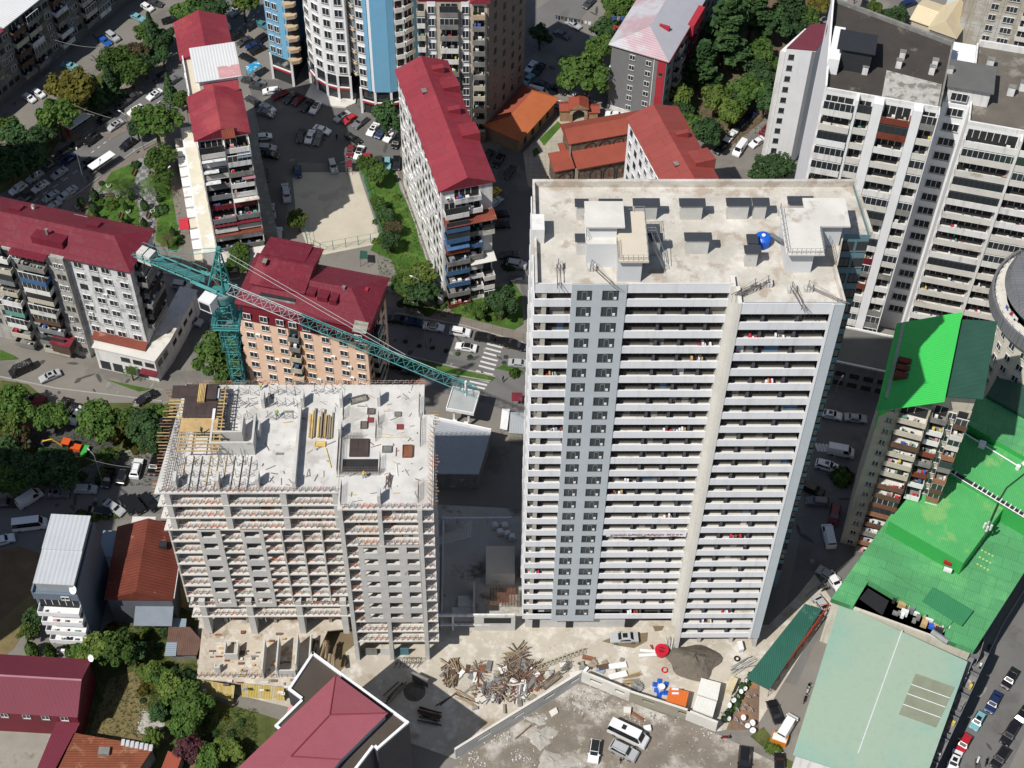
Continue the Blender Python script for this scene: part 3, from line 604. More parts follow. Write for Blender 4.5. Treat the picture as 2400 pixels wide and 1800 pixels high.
def construction():
    ang=math.radians(1.7);o=Vector((-50.7,134.5,0));fr=Vector((math.cos(ang),math.sin(ang),0))
    B=Bld('unfinished_building','unfinished bare concrete frame building with a new open slab on top','building',o,o+fr*39.6,outline=[(0,0),(26,0),(26,-2.9),(39.7,-2.9),(39.4,19.9),(1.7,19.9)])
    FH=3.16;Ls=[44.05-FH*k for k in range(14)]   # top levels of slabs
    for k,z in enumerate(Ls[:13]):
        m=SLABW if k==0 else CONCL
        q=MB().use(m)
        if k<12: q.prism([(0 if k>3 else -.6,-.2),(25.9,-.2),(25.9,19.8),(1.7,19.8)],z-.25,z)
        q.prism([(25.95,-3.1),(39.7,-3.1),(39.6,14.),(38.,14.),(38.,19.8),(25.95,19.8)],z-.25,z)
        q.build('floor_slab',B.root)
    D_=[B.at(12,1700,885,3.5),B.at(13,330,965,3.5),B.at(13,430,900,3.5),B.at(13,620,470,3.5)]
    pass
    MB().use(mat('dirty_deck',(.5,.44,.36),.16,.4,blot=.3,bcol=(.33,.26,.19),bth=.55,blot2=.5)).prism(D_+[(25.9,1),(25.9,18),(.5,18),B.at(12,1752,410,3.5)],3.2,3.5).build('podium_deck',B.root)
    # inner walls in concrete darkened for shade, so the storeys read deep
    q=MB().use(mat('shaded_concrete',(.3,.285,.26),.15,.5))
    q.box(1,25.8,7.,7.25,3.5,43.7).box(26,38,5,5.25,.3,43.7)
    for x in (4.4,10.9,16.6,19.6,22.6): q.box(x,x+.25,.15,6.99,13.75,34.3)
    for x in (4.4,8.,12.5,17,21.5): q.box(x,x+.5,2.,6.99,3.5,43.7)
    for x in (28.5,31.7,35): q.box(x,x+.25,-.5,4.99,3.2,43.7)
    q.build('inner_walls',B.root)
    # columns
    def colm(x0,x1,y0,y1,z0,z1,n='column'): MB().use(CONC).box(x0,x1,y0,y1,z0,z1).build(n,B.root)
    colm(25.95,26.6,-3.16,-1.,0,43.8);colm(37.4,38.05,-3.16,-1.5,0,43.8);colm(31.6,32.25,-3.13,-1.8,34.35,43.8);colm(31.6,32.25,-3.13,-1.8,.1,13.)
    colm(-.05,.2,-.1,7,13.7,34.4)
    for x in (8.9,17.4): colm(x,x+.9,-.12,1.5,34.3,43.8);
    for x in (.7,25.0): colm(x,x+.8,-.12,1.5,34.3,43.8)
    for x in (1.6,9.,16.9,24.): colm(x,x+1.,-.1,2.,3.5,13.7)
    for x in (16.6,19.6,22.6): colm(x,x+.22,-.26,3,13.7,34.4,'thin_wall')
    # block wall bays with window openings
    def bay(x0,x1,wx0,wx1,yf,zs,nm='facade_wall'):
        q=MB().use(CONC)
        zt=zs[0];zb=zs[-1]-FH
        q.box(x0,wx0,yf-.06,yf+.2,zb,zt).box(wx1,x1,yf-.06,yf+.2,zb,zt)
        for z in zs: q.box(wx0,wx1,yf-.055,yf+.2,z-FH,z-FH+1.15).box(wx0,wx1,yf-.055,yf+.2,z-.45,z)
        q.build(nm,B.root)
    ZW=Ls[3:10]
    bay(4.3,7.7,4.8,6.9,-.25,ZW);bay(10.7,14.,11.2,13.4,-.25,ZW)
    for a,c,d,e in ((28.3,31.75,29.1,31.1),(31.75,35.,32.3,34.3),(35.,37.4,35.5,37.3)): bay(a,c,d,e,-3.15,ZW)
    bay(17,23,18.,22.,3.,[10.7]);
    # guard rails: one per storey and section
    def railing(x0,x1,y,nm='guard_rail',prop=True):
        q=MB();w=x1-x0;n=max(2,int(w/.85))
        for zz,mm in ((1.05,ORNG),(.55,REBAR)):
            for k in range(n): q.use(R_.choice([ORNG,REBAR,STEEL,STEEL,REBAR])).bar((w*k/n,0,zz),(w*(k+1)/n,0,zz),.035)
        for k in range(n+1):
            q.use(R_.choice([STEEL,REBAR,ORNG])).bar((w*k/n,0,-.2),(w*k/n,0,1.15),.035)
            if k<n: q.use(R_.choice([ORNG,REBAR,REBAR])).bar((w*k/n,0,.05),(w*(k+.7)/n,.75,.45),.03).use(R_.choice([ORNG,WOOD])).bar((w*k/n+.1,.05,.1),(w*k/n+.35,.9,.05),.035)
        return q.mesh('guard_rail')
    RL={}
    def putrail(x0,x1,y,z,rz=0):
        k=round(x1-x0,1)
        if k not in RL: RL[k]=[railing(0,x1-x0,0) for _ in range(2)]
        inst(R_.choice(RL[k]),'guard_rail',B.root,(x0,y,z),rz)
    for k,z in enumerate(Ls[:13]):
        if k<=3 or k>=10:
            if k<12: putrail(.2,25.6,.0,z)
            putrail(26.7,37.3,-2.95,z)
        if 4<=k<=10:
            for a,c in ((.3,4.2),(7.8,10.6),(14.1,16.5),(16.9,19.4),(19.9,22.4),(22.9,25.6),(26.7,28.2)): putrail(a,c,.05 if a<26 else -2.95,z)
        putrail(38.2,39.5,-2.95,z)
    putrail(D_[0][0]+.3,D_[0][0]+5.8,D_[0][1]+.2,3.5);putrail(D_[0][0]+5.8,D_[1][0]-.3,D_[0][1]+.1,3.5)
    z=Ls[0]
    for (x,y,L,rz) in ((39.5,-2.8,15,PI/2),(1.9,19.7,14,0),(17,19.7,10.2,0),(28,19.7,10.2,0)): 
        k=('r',L)
        if k not in RL: RL[k]=railing(0,L,0)
        inst(RL[k],'guard_rail',B.root,(x,y,z),rz)
    # stacked props and bagged material seen on the upper storeys
    for k in (0,1,2,10,11):
        q=MB();zz=Ls[k+1]
        for j in range(46):
            x=R_.uniform(.8,38.);yb=.6 if x<26 else -2.2
            if k==0 or j%3==0: q.use(R_.choice([STEEL,ORNG,FRAMEW])).bar((x,yb+R_.uniform(0,1),zz),(x,yb+R_.uniform(0,1),zz+2.85),.05)
            else: q.use(R_.choice([WOOD,CONCL,CLOTH[0],RUST,REBAR])).box(x,x+R_.uniform(.3,1.2),yb+.6,yb+R_.uniform(1,1.8),zz+.01,zz+R_.uniform(.15,.6))
        stuffpart(q.build('stacked_props',B.root))
    # formwork beams sticking out along both sides of the top slab
    q=MB()
    for k in range(30):
        y=-2.+k*.58
        if 7<y<12: q.use(WOOD).box(38.1,39.2,y,y+.12,z-1.2,z-1.05);continue
        q.use(R_.choice([WOOD,mat('weathered_plank'),ORNG])).box(38.9,40.+R_.uniform(0,.5),y,y+.12,z-.5,z-.38)
    for k in range(34):
        y=0+k*.58;q.use(R_.choice([WOOD,mat('weathered_plank',(.33,.24,.14),.25,1.),RUST])).box(-1.1+R_.uniform(-.5,.4),.3,y,y+.1,z-.5,z-.4)
    stuffpart(q.build('formwork_beams',B.root))
    # core walls, wall stubs and columns standing on the top slab
    def st(x0,x1,y0,y1,h=2.6,m=CONC,n='wall_stub'): MB().use(m).box(x0,x1,y0,y1,z,z+h).build(n,B.root)
    zc=z;q=MB().use(CONC);q.box(7.,13.4,6.6,6.9,z,z+3).box(7.,7.3,6.9,11.6,z,z+3).box(13.1,13.4,6.9,11.8,z,z+3).box(11.3,11.6,8.6,12.,z,z+3).box(7.3,11.3,8.6,8.85,z,z+3);q.use(DARK).box(7.31,11.29,6.91,8.59,z+.01,z+.03);q.build('core_walls',B.root)
    st(19.4,19.8,1.6,14.6,1.7);st(19.35,19.85,.4,2.,2.)
    for x,y in ((13.7,15.2),(19.6,15.3),(25.4,15.3),(31.,15.5),(25.5,9.6),(13.5,9.6),(14.1,.6),(31.7,-2.4),(8.4,.4),(2.3,.4)): st(x,x+.45,y,y+1.7,2.3)
    MB().use(FRAMEW).box(7.2,7.6,14.8,16.6,z,z+3.2).box(7.,7.4,10.8,12.8,z,z+3.2).build('lift_wall',B.root)
    # starter-bar cages
    def cage(x0,x1,y0,y1,h=1.7):
        q=MB().use(REBAR);n=int(max(x1-x0,y1-y0)/.22)+1
        for i in range(n+1):
            t=i/n
            for xx,yy in ((x0+(x1-x0)*t,y0+(y1-y0)*t),): q.bar((xx,yy,z),(xx,yy,z+h),.022)
        for k in range(4): q.bar((x0,y0,z+h*k/4+.1),(x1,y1,z+h*k/4+.1),.02)
        q.build('rebar_cage',B.root)
    for a in ((26,31.8,2.9,2.9),(26,31.8,3.3,3.3),(26,29.,9.5,9.5),(26,26,3,9.5),(25.6,25.6,3,9.5),(31.8,31.8,3,6),(31.,31.,9,12.),(37.3,37.3,13.5,17),(37.5,37.5,-2,1.),(26.4,26.4,-2.5,1),(26.,26,13,15),(31.3,31.3,12,13.5),(37.6,37.6,8,13)): cage(*a)
    q=MB().use(DARK).box(26.3,31.5,3.5,5.8,z+.01,z+.04).use(PLY).box(27.2,30.,6.1,9.3,z+.2,z+.4);q.build('painted_shaft',B.root)  # dark sheet on the slab gives the shaft's shade as colour
    # rebar mat and triangular props on the left half
    pm=MB().use(STEEL).bar((0,0,0),(0,0,2.2),.045).bar((0,0,2.1),(1.3,0.1,.05),.035).bar((0,0,.9),(1.3,.1,.05),.03).bar((0,0,.05),(1.3,.1,.05),.035);pme=pm.mesh('steel_prop')
    n=0
    for x in [2.3,3.6,4.9,6.1,7.6,9.3,11.,12.6]:
        for y in [.8,2.6,4.6]:
            inst(pme,'steel_prop',B.root,(x,y,z),R_.choice([0.15,.3,-.2]));n+=1
    for x in [8.6,10.2,11.8,14.8,16.,17.3,18.5]:
        for y in [13.2,15.6,17.8]:
            inst(pme,'steel_prop',B.root,(x,y,z),R_.choice([0.15,.35,-.2]))
    for x in (21.5,23,24.2):
        inst(pme,'steel_prop',B.root,(x,18,z),.2)
    for x in (8.,9.7,11.5): inst(pme,'steel_prop',B.root,(x,6.2,z),-1.2)
    q=MB()
    for k in range(7):
        x=1.6+k*.28;q.use(REBAR).bar((x-.9,.3,z+.5+R_.uniform(0,.4)),(x-.2,13,z+.5+R_.uniform(0,.4)),.035)
    for k in range(26):
        y=.4+k*.5;q.bar((.4,y,z+.1),(2.6,y+.2,z+.8),.025).bar((.4,y,z+.8),(2.2,y,z+.1),.025)
    for k in range(9):
        x=3+k*1.2;q.use(R_.choice([WOOD,REBAR,DARK])).bar((x+.1,.2,z+.12),(x+.3,6.3,z+.12),.07)
    for k in range(16): q.use(REBAR).bar((7.8,9.3+k*.5,z+.5),(9.6,9.3+k*.5,z+.5),.035)
    q.bar((8.2,9,z+.5),(8.2,17,z+.5),.04).bar((9.2,9,z+.5),(9.2,17,z+.5),.04)
    stuffpart(q.build('rebar_mats',B.root))
    # timber and plywood formwork deck for the next floor (left rear corner)
    zz=z+3.
    x0,y0=B.at(8,1590,290,zz);x1,_=B.at(8,1860,290,zz);_,y1=B.at(8,1640,5,zz);x0-=.3
    q=MB().use(PLY).box(x0,x1,y0,y1,zz,zz+.06).box(x0-2.,x0+.1,y0+3.6,y0+6.,zz+.002,zz+.064).build('plywood_deck',B.root)
    q=MB()
    for k in range(19):
        y=y0-6+k*.62;a=x0-.2 if y<y0-.3 else x0-2.2;
        q.use(R_.choice([WOOD,WOOD,WOODY])).box(a+R_.uniform(-.3,.3),x1+1.2+R_.uniform(-.3,.3),y,y+.13,zz-.25,zz-.12)
    for x in (x0,x0+2.2,x1,x1+.9): q.use(WOOD).box(x,x+.14,y0-6,y1,zz-.4,zz-.255)
    stuffpart(q.build('timber_joists',B.root))
    MB().use(WOOD).box(x0-.1,x1+.5,y0-2.6,y0-.1,zz-.1,zz-.02).build('plank_platform',B.root)
    q=MB().use(STEEL)
    for x in (x0-1,x0+.2,x0+2.,x1-.2,x1+1): 
        for k in range(7): q.bar((x,y0-5.5+k*2,z),(x,y0-5.5+k*2,zz-.4),.05)
    stuffpart(q.build('deck_props',B.root))
    def wp(x,y,h): c,s=math.cos(B.ang),math.sin(B.ang);return Vector((B.o.x+x*c-y*s,B.o.y+x*s+y*c,h))
    def top(name,label,cat,x,y,dz=0,group=None): return thing(name,label,cat,wp(x,y,z+dz),B.ang,group)
    t=top('plywood_stack','stack of brown plywood sheets on the timber formwork deck','plywood',x0+3.3,y1-3.2,3.08);MB().use(PLY).box(0,1.4,0,2.6,0,.5).build('sheets',t)
    t=top('timber_stack','yellow timber beams stacked on the plywood formwork deck','timber',x0+2.,y1-3.5,3.08);q=MB()
    for k in range(5): q.use(R_.choice([WOODY,WOOD])).box(k*.22,k*.22+.15,0,3.3,0,.4)
    q.build('beams',t)
    # loose things on the slab
    t=top('timber_stack','long stack of yellow timber beams on the fresh slab','timber',21.,9.4);q=MB()
    for k in range(11):
        if k in (3,): continue
        x=k*.32+(.1 if k>4 else 0);q.use(R_.choice([WOODY,WOOD,mat('grey_timber',(.3,.25,.18))])).box(x,x+.22,R_.uniform(0,.5),5.+R_.uniform(-1,.7),.01,R_.uniform(.3,.75))
    q.build('beams',t)
    for (x,y,w,d,h,m,lb) in ((35,6.,1.5,2.1,.5,RUST,'brown plywood crate by the right edge of the fresh slab'),(28.6,11.3,1.,1.2,.45,REBAR,'dark metal crate on the fresh slab right of the timber stack'),(29.5,14.,1.1,1.,.4,REBAR,'black rebar bundle box on the fresh slab below the trough'),(29.6,12.5,.9,.9,.2,rgb('dull_red_board',130,60,60),'small red-brown board on the fresh slab'),(34.,11.2,1.,.9,.2,rgb('dull_red_board'),'dull red tray on the right part of the fresh slab'),(33.6,13.6,1.,.8,.3,CONCD,'grey twin block on the fresh slab right side'),(22,8.,1.6,.9,.3,WOODY,'yellow-green crate on the fresh slab beside the stair shaft'),(14.2,16.,.1,.1,.1,REBAR,None),(32,6.9,1.4,1.1,.4,CONCD,'grey pile of concrete spacers near the brown crate'),(17.2,14.4,1.3,.4,.06,CONCD,'dark drain plate in the pale slab'),(16.4,6.6,1.2,.4,.06,CONCD,'small dark grating in the middle of the pale slab')):
        if not lb: continue
        t=top('crate' if 'crate' in lb or 'tray' in lb else 'building_material',lb,'crate' if 'crate' in lb or 'tray' in lb else 'material',x,y);q=MB().use(m).box(0,w,0,d,.01,h*.6);q.box(0,.08,0,d,h*.6,h).box(w-.08,w,0,d,h*.6,h).box(.08,w-.08,0,.08,h*.6,h).box(.08,w-.08,d-.08,d,h*.6,h);q.build('box',t)
    t=top('mortar_trough','grey steel mortar trough lying on the fresh slab','trough',27.,15.8);t.rotation_euler=(0,0,.35)
    q=MB().use(CONCD).box(0,2.6,0,1.1,.01,.1).box(0,2.6,0,.08,.1,.5).box(0,2.6,1.02,1.1,.1,.5).box(0,.08,.08,1.02,.1,.5).box(2.52,2.6,.08,1.02,.1,.5);q.build('tub',t)
    for i,(x,y,L,a,m,lb) in enumerate(((33.3,9.7,5.4,0,WOODY,'long thin yellow batten lying on the right of the fresh slab'),(34.3,3.8,2.2,97,FRAMEW,'white plastic pipe lying on the fresh slab'),(24.2,6.,3.6,-75,WOODY,'yellow-green batten left of the stair shaft on the slab'),(23.6,8.3,3.2,28,STEEL,'two grey props crossed on the slab left of the stair shaft'))):
        t=top('batten' if 'batten' in lb else 'pipe',lb,'timber' if 'batten' in lb else 'pipe',x,y,.02);a=math.radians(a);MB().use(m).bar((-math.cos(a)*L/2,-math.sin(a)*L/2,.08),(math.cos(a)*L/2,math.sin(a)*L/2,.08),.08).build('bar',t)
    q=MB().use(REBAR)
    for k in range(9): q.bar((R_.uniform(0,1.3),R_.uniform(-.2,.2),.05),(R_.uniform(.2,1.7),2.4+R_.uniform(-.3,.3),.1+.1*R_.random()),.05)
    t=top('prop_bundle','loose bundle of dark steel props near the front of the fresh slab','props',32.4,.6);q.build('props',t)
    person('worker in a lime yellow vest standing on the fresh slab',wp(16.2,13.6,z),1.2,(.5,.9,.1),hat=(.7,.65,.1))
    person('worker in a yellow vest at the rear edge of the fresh slab',wp(13.3,18.9,z),.2,(.7,.8,.1),hat=(.6,.1,.08))
    person('worker in a yellow helmet at the edge of the stair shaft',wp(29.6,2.4,z),2.2,(.75,.55,.05),hat=(.8,.6,.05))
    person('worker in dark clothes bending over the plank platform',wp(x0+3.3,y0-3.,zz-.1),.7,None,(.03,.1,.1))
    # podium items
    q=MB()
    for k in range(60):
        x,y=R_.uniform(D_[0][0]+1,D_[1][0]),R_.uniform(-12,0)
        q.use(R_.choice([WOOD,RUST,CONCD,REBAR,CONCL])).box(x,x+R_.uniform(.2,1.3),y,y+R_.uniform(.1,.5),3.51,3.51+R_.uniform(.05,.4))
    stuffpart(q.build('site_litter',B.root))
    q=MB()
    for k in range(150):
        x=R_.uniform(1,38);y=R_.uniform(1,19) if x<26 else R_.uniform(-2,19);a=R_.uniform(0,3.1);L=R_.uniform(.2,1.6)
        q.use(R_.choice([WOOD,REBAR,REBAR,CONCD,RUST,STEEL,CONCD])).bar((x,y,z+.05),(x+L*math.cos(a),y+L*math.sin(a),z+.07),R_.uniform(.03,.09))
    stuffpart(q.build('slab_litter',B.root))
    def pod(x,y): return wp(x,y,3.5)
    P_=lambda X,Y:B.at(X[0],X[1],X[2],Y)
    e0=P_((12,1945,730),3.5);e1=P_((12,1860,840),3.5)
    for (x,y,w,d,h) in ((e0[0],e0[1],2.2,2.4,2.),(e1[0],e1[1],.9,.8,1.8)):
        q=MB().use(CONC).box(x,x+w,y,y+.2,3.5,3.5+h).box(x,x+.2,y+.2,y+d,3.5,3.5+h).box(x+w-.2,x+w,y+.2,y+d,3.5,3.5+h);q.build('stair_walls',B.root)
    r0=P_((13,60,890),3.5);r1=P_((13,185,880),3.5);r2=P_((13,350,850),3.5)
    q=MB().use(CONC).box(r0[0],r0[0]+.25,r0[1],r0[1]+5.5,3.5,6.6).box(r1[0],r1[0]+.25,r1[1],r1[1]+5.6,3.5,7.).box(r2[0],r2[0]+.25,r2[1],r2[1]+5.5,3.5,7.).box(r2[0]+2,r2[0]+2.25,r2[1]+1.4,r2[1]+6,3.5,5.8).box(r1[0]+.25,r2[0],r1[1]+.1,r1[1]+.35,3.5,5.6);q.build('ramp_walls',B.root)
    for T_,xa,ya,xb,yb,xc,yc,xd,yd in ((12,1740,900,2030,950,2015,1090,1745,1000),(13,-130,930,240,945,250,1078,-120,1045)):
        A_,B_,C_,D__=[Vector((*B.at(T_,x,y,h),h)) for x,y,h in ((xa,ya,3.3),(xb,yb,3.3),(xc,yc,.4),(xd,yd,.4))];n=26
        q=MB()
        for k in range(n):
            f0,f1=k/n,(k+.8)/n;o_=Vector((0,.12,-.05));t0,t1,b0,b1=A_.lerp(B_,f0),A_.lerp(B_,f1),D__.lerp(C_,f0),D__.lerp(C_,f1)
            q.use(R_.choice([WOODY,WOODY,mat('pale_timber',(.6,.52,.35),.2),mat('yellow_board',(.62,.5,.12),.2,2.)])).hull8([t0+o_,t1+o_,b1+o_,b0+o_],[t0,t1,b1,b0])
        q.use(WOOD).bar(A_.lerp(D__,.4)+Vector((0,.2,0)),B_.lerp(C_,.4)+Vector((0,.2,0)),.08)
        q.build('yellow_formwork_wall',B.root)
    # ground storey junk under right part
    t=thing('welded_frame_row','row of welded rebar frames leaning at the foot of the unfinished building','rebar frames',wp(34,-3.9,0),B.ang);q=MB().use(REBAR)
    for k in range(6):
        x=k*.75-1.5;q.bar((x,0,.05),(x+.5,0,1.3),.05).bar((x+.5,0,1.3),(x,.1,2.3),.05).bar((x,0,2.3),(x,0,.05),.04).bar((x-.3,-.7,.05),(x+.45,.1,.7),.05)
    q.bar((-1.5,0,2.3),(2.6,0,2.3),.05);q.build('frames',t)
    for x,m,lb in ((27.4,CONCD,'grey-brown hoarding panel under the unfinished building'),(30.,mat('pale_door',(.55,.56,.55)),'pale metal gate panel at the foot of the unfinished building'),(32.6,mat('blue_green_sheet',(.1,.22,.25)),'blue-green sheet panel at the foot of the unfinished building')):
        t=thing('hoarding_panel',lb,'panel',wp(x,-2.2,0),B.ang);MB().use(m).box(0,2.,0,.08,.1,2.3).build('sheet',t)
    return B
KB=construction()
def lattice(b,p0,p1,up,w,h,n,m,tri=True,r=.09):
    """lattice girder from p0 to p1; tri: two lower chords and one upper"""
    p0=Vector(p0);p1=Vector(p1);d=(p1-p0).normalized();sd=d.cross(Vector(up)).normalized();u=sd.cross(d).normalized();b.use(m)
    C=[lambda t:p0.lerp(p1,t)+sd*w/2,lambda t:p0.lerp(p1,t)-sd*w/2]+([lambda t:p0.lerp(p1,t)+u*h] if tri else [lambda t:p0.lerp(p1,t)-sd*w/2+u*h,lambda t:p0.lerp(p1,t)+sd*w/2+u*h])
    for c in C: b.bar(c(0),c(1),r)
    m_=len(C)
    for k in range(n):
        t0,t1,tm=k/n,(k+1)/n,(k+.5)/n
        if tri:
            b.bar(C[0](t0),C[2](tm),r*.6).bar(C[2](tm),C[0](t1),r*.6).bar(C[1](t0),C[2](tm),r*.6).bar(C[2](tm),C[1](t1),r*.6).bar(C[0](t0),C[1](t0),r*.5).bar(C[0](t0),C[1](t1),r*.5)
        else:
            for i in range(4):
                j=(i+1)%4;b.bar(C[i](t0),C[j](t0),r*.6);b.bar(C[i](t0) if k%2 else C[j](t0),C[j](t1) if k%2 else C[i](t1),r*.6)
def crane():
    TQ=mat('turquoise_paint',(.05,.23,.225),.2,.6,.6);GP=mat('pale_grey_paint',(.34,.38,.39),.1,.5,.5)
    t=thing('tower_crane','turquoise tower crane with white cab standing behind the unfinished building','tower crane',(-43,160.6,0))
    b=MB();lattice(b,(-.9,-.9,0),(-.9,-.9,57),(0,1,0),.01,.01,1,TQ,True,.02) if False else None
    b=MB();lattice(b,(0,-.9,0),(0,-.9,52.),(0,1,0),1.8,1.8,30,TQ,False,.1);b.build('mast',t)
    b=MB();lattice(b,(0,-1.2,46.),(0,-1.2,57.),(0,1,0),2.4,2.4,6,TQ,False,.1);b.use(TQ)
    for zz in (52.,): 
        for a,c in (((-2,-2),(2,-2)),((2,-2),(2,2)),((2,2),(-2,2)),((-2,2),(-2,-2))):
            for dz in (0,.6,1.2): b.bar((*a,zz+dz),(*c,zz+dz),.09)
            b.bar((*a,zz),(*a,zz+1.2),.08)
        b.box(-2,2,-2,-1.3,zz-.12,zz).box(-2,2,1.3,2,zz-.12,zz).box(-2,-1.3,-1.3,1.3,zz-.12,zz).box(1.3,2,-1.3,1.3,zz-.12,zz)
    b.bar((-1.2,-1.2,54),(-2.,-2.,56),.12)
    b.build('climbing_frame',t)
    a=math.radians(-26.3);d=Vector((math.cos(a),math.sin(a),0));s=Vector((-d.y,d.x,0));Z=59.6;c0=Vector((0,0,Z))
    b=MB().use(TQ).cyl(0,0,57,58.6,1.5,16).cyl(0,0,58.6,59.5,1.2,16);b.use(STEEL).cyl(0,0,58.3,58.7,1.6,16)
    q=d*1.6+s*2;b.use(TQ)
    for e in (1,-1): b.bar(c0+s*e*1.3-d*4.5,c0+s*e*1.3+d*2.,.16)
    b.build('slewing_platform',t)
    b=MB();lattice(b,c0+d*1.4,c0+d*14,(0,0,1),1.5,1.5,8,GP,True,.075);b.build('jib_root_section',t)
    b=MB();lattice(b,c0+d*14,c0+d*42.5,(0,0,1),1.5,1.5,18,TQ,True,.075);b.use(GP).bar(c0+d*14+Vector((0,0,1.5)),c0+d*36+Vector((0,0,1.55)),.04);b.build('jib',t)
    b=MB().use(FRAMEW).bar(c0+d*40.8+Vector((0,0,1.6)),c0+d*40.8-Vector((0,0,1.6)),.2).use(STEEL).bar(c0+d*40-s*.5+Vector((0,0,-.3)),c0+d*40+s*.5+Vector((0,0,-.3)),.15);b.build('trolley',t)
    b=MB().use(TQ)
    for e in (1,-1):
        b.bar(c0-d*2+s*e*1.,c0-d*14.8+s*e*1.,.15);b.bar(c0-d*3+s*e*1.3+Vector((0,0,1)),c0-d*14.6+s*e*1.3+Vector((0,0,1)),.05)
        for k in range(9): p=c0-d*(3+k*1.45)+s*e*1.1;b.bar(p,p+Vector((0,0,1)),.05)
    for k in range(5): p=c0-d*(3.5+k*2.4);b.bar(p+s,p-s,.13).bar(p+s,p-d*2.2-s,.07)
    b.use(mat('deck_grating',(.05,.16,.16),.2,3.)).hull8([c0-d*2+s*.45-Vector((0,0,.1)),c0-d*2-s*.45-Vector((0,0,.1)),c0-d*14+s*-.45-Vector((0,0,.1)),c0-d*14+s*.45-Vector((0,0,.1))],[c0-d*2+s*.45,c0-d*2-s*.45,c0-d*14+s*-.45,c0-d*14+s*.45])
    b.build('counter_jib',t)
    b=MB().use(TQ)
    for e in (1,-1): 
        b.bar(c0+s*e*1.25-d*3.4+Vector((0,0,.1)),c0+s*e*1.25+d*.2+Vector((0,0,.1)),.35)
    b.use(mat('greasy_brown',(.12,.07,.04),.3,2)).box(-1.2,-.2,.2,1.2,Z,Z+.9).use(DARK).box(-2.4,-1.4,.5,1.4,Z,Z+.8);b.build('winch',t)
    cw=c0-d*13.2
    b=MB().use(mat('dirty_white_block',(.6,.59,.56),.15,1.5,blot=1.5,bcol=(.25,.24,.22)))
    for e in (-.5,.5):
        p=cw+d*e*1.3;b.hull8([p-d*.55+s*.85-Vector((0,0,1.)),p-d*.55-s*.85-Vector((0,0,1.)),p+d*.55-s*.85-Vector((0,0,1.)),p+d*.55+s*.85-Vector((0,0,1.))],[p-d*.55+s*.85+Vector((0,0,.9)),p-d*.55-s*.85+Vector((0,0,.9)),p+d*.55-s*.85+Vector((0,0,.9)),p+d*.55+s*.85+Vector((0,0,.9))])
    b.build('counterweight',t)
    AP=c0+Vector((.6,0,7.9));b=MB().use(TQ)
    L=[c0+d*1.+s*1,c0+d*1.-s*1,c0-d*1.6-s*1,c0-d*1.6+s*1]
    for p in L: b.bar(p,AP+(p-c0)*.12,.14)
    for f in (.3,.55,.75):
        P=[p.lerp(AP+(p-c0)*.12,f) for p in L]
        for i in range(4): b.bar(P[i],P[(i+1)%4],.09);b.bar(L[i].lerp(AP,f-.25),P[(i+1)%4],.06)
    b.cyl(AP.x,AP.y,AP.z-.3,AP.z+.4,.4,8);b.build('tower_head',t)
    b=MB().use(GP)
    for e in (.3,-.3): b.bar(AP+s*e,c0+d*31+Vector((0,0,1.5))+s*e,.04)
    b.use(TQ);[b.bar(AP+s*e*.4,c0-d*13+s*e,.06) for e in (1,-1)];b.build('tie_bars',t)
    cp=c0-s*2.2-d*.9;b=MB().use(FRAMEW)
    f=lambda x,y,z:cp+d*x+s*y+Vector((0,0,z))
    b.hull8([f(-1.1,-1,-2.9),f(1.,-1,-2.9),f(1.,.9,-2.9),f(-1.1,.9,-2.9)],[f(-1.1,-1.1,-.6),f(1,-1.1,-.6),f(1,.9,-.6),f(-1.1,.9,-.6)]);o=b.build('cab',t)
    MB().use(GLASS).hull8([f(-.9,-1.12,-2.5),f(.8,-1.12,-2.5),f(.8,-1.,-2.5),f(-.9,-1.,-2.5)],[f(-.9,-1.2,-1.),f(.8,-1.2,-1.),f(.8,-1.05,-1.),f(-.9,-1.05,-1.)]).build('cab_window',o)
crane()
# ---------------- surrounding buildings ----------------
def rng(a,b,n): return [a+(b-a)*i/(n-1) for i in range(n)] if n>1 else [a]
def pt(x,y): return Vector((x,y,0))
def frame(FL,ang,w): a=math.radians(ang);FL=Vector((FL[0],FL[1],0));return FL,FL+Vector((math.cos(a),math.sin(a),0))*w
def chim(B,x,y,z,w=.6,d=.6,h=.9,m=CONC,name='chimney'):
    o=MB().use(m).box(x,x+w,y,y+d,z-.8,z+h).build(name,B.root);MB().use(CONCD).box(x-.08,x+w+.08,y-.08,y+d+.08,z+h,z+h+.08).build('cap',o);return o
def dormer(B,x0,x1,y0,y1,z,h,m,name='dormer'):
    q=MB().use(m);q.prism([(x0,y0),(x1,y0),(x1,y1),(x0,y1)],z-1,[z+h,z+h,z+h*.55,z+h*.55]).build(name,B.root)
def stack(B,i,x0,x1,zs,dep=1.3,ms=None,glaze=.4,clut=.9,ph=1.,ol=None,jitter=True,fh=2.8,floorm=CONCD):
    for z in zs:
        m=R_.choice(ms or RAND);d=dep*(R_.uniform(.8,1.25) if jitter else 1)
        balcony(B,i,x0,x1,z,d,m,floorm,ph,glaze,ol,fh=fh,clut=clut)
def acs(B,i,pts,ol=None):
    me=MB().use(FRAMEW).box(-.4,.4,-.35,-.02,0,.55).use(DARK).box(-.25,.15,-.36,-.34,.1,.45).mesh('air_conditioner')
    for sx,z in pts:
        a,d,l,an=B.edge(i,ol);p=a+d*sx;inst(me,'air_conditioner',B.root,(p.x,p.y,z),an)
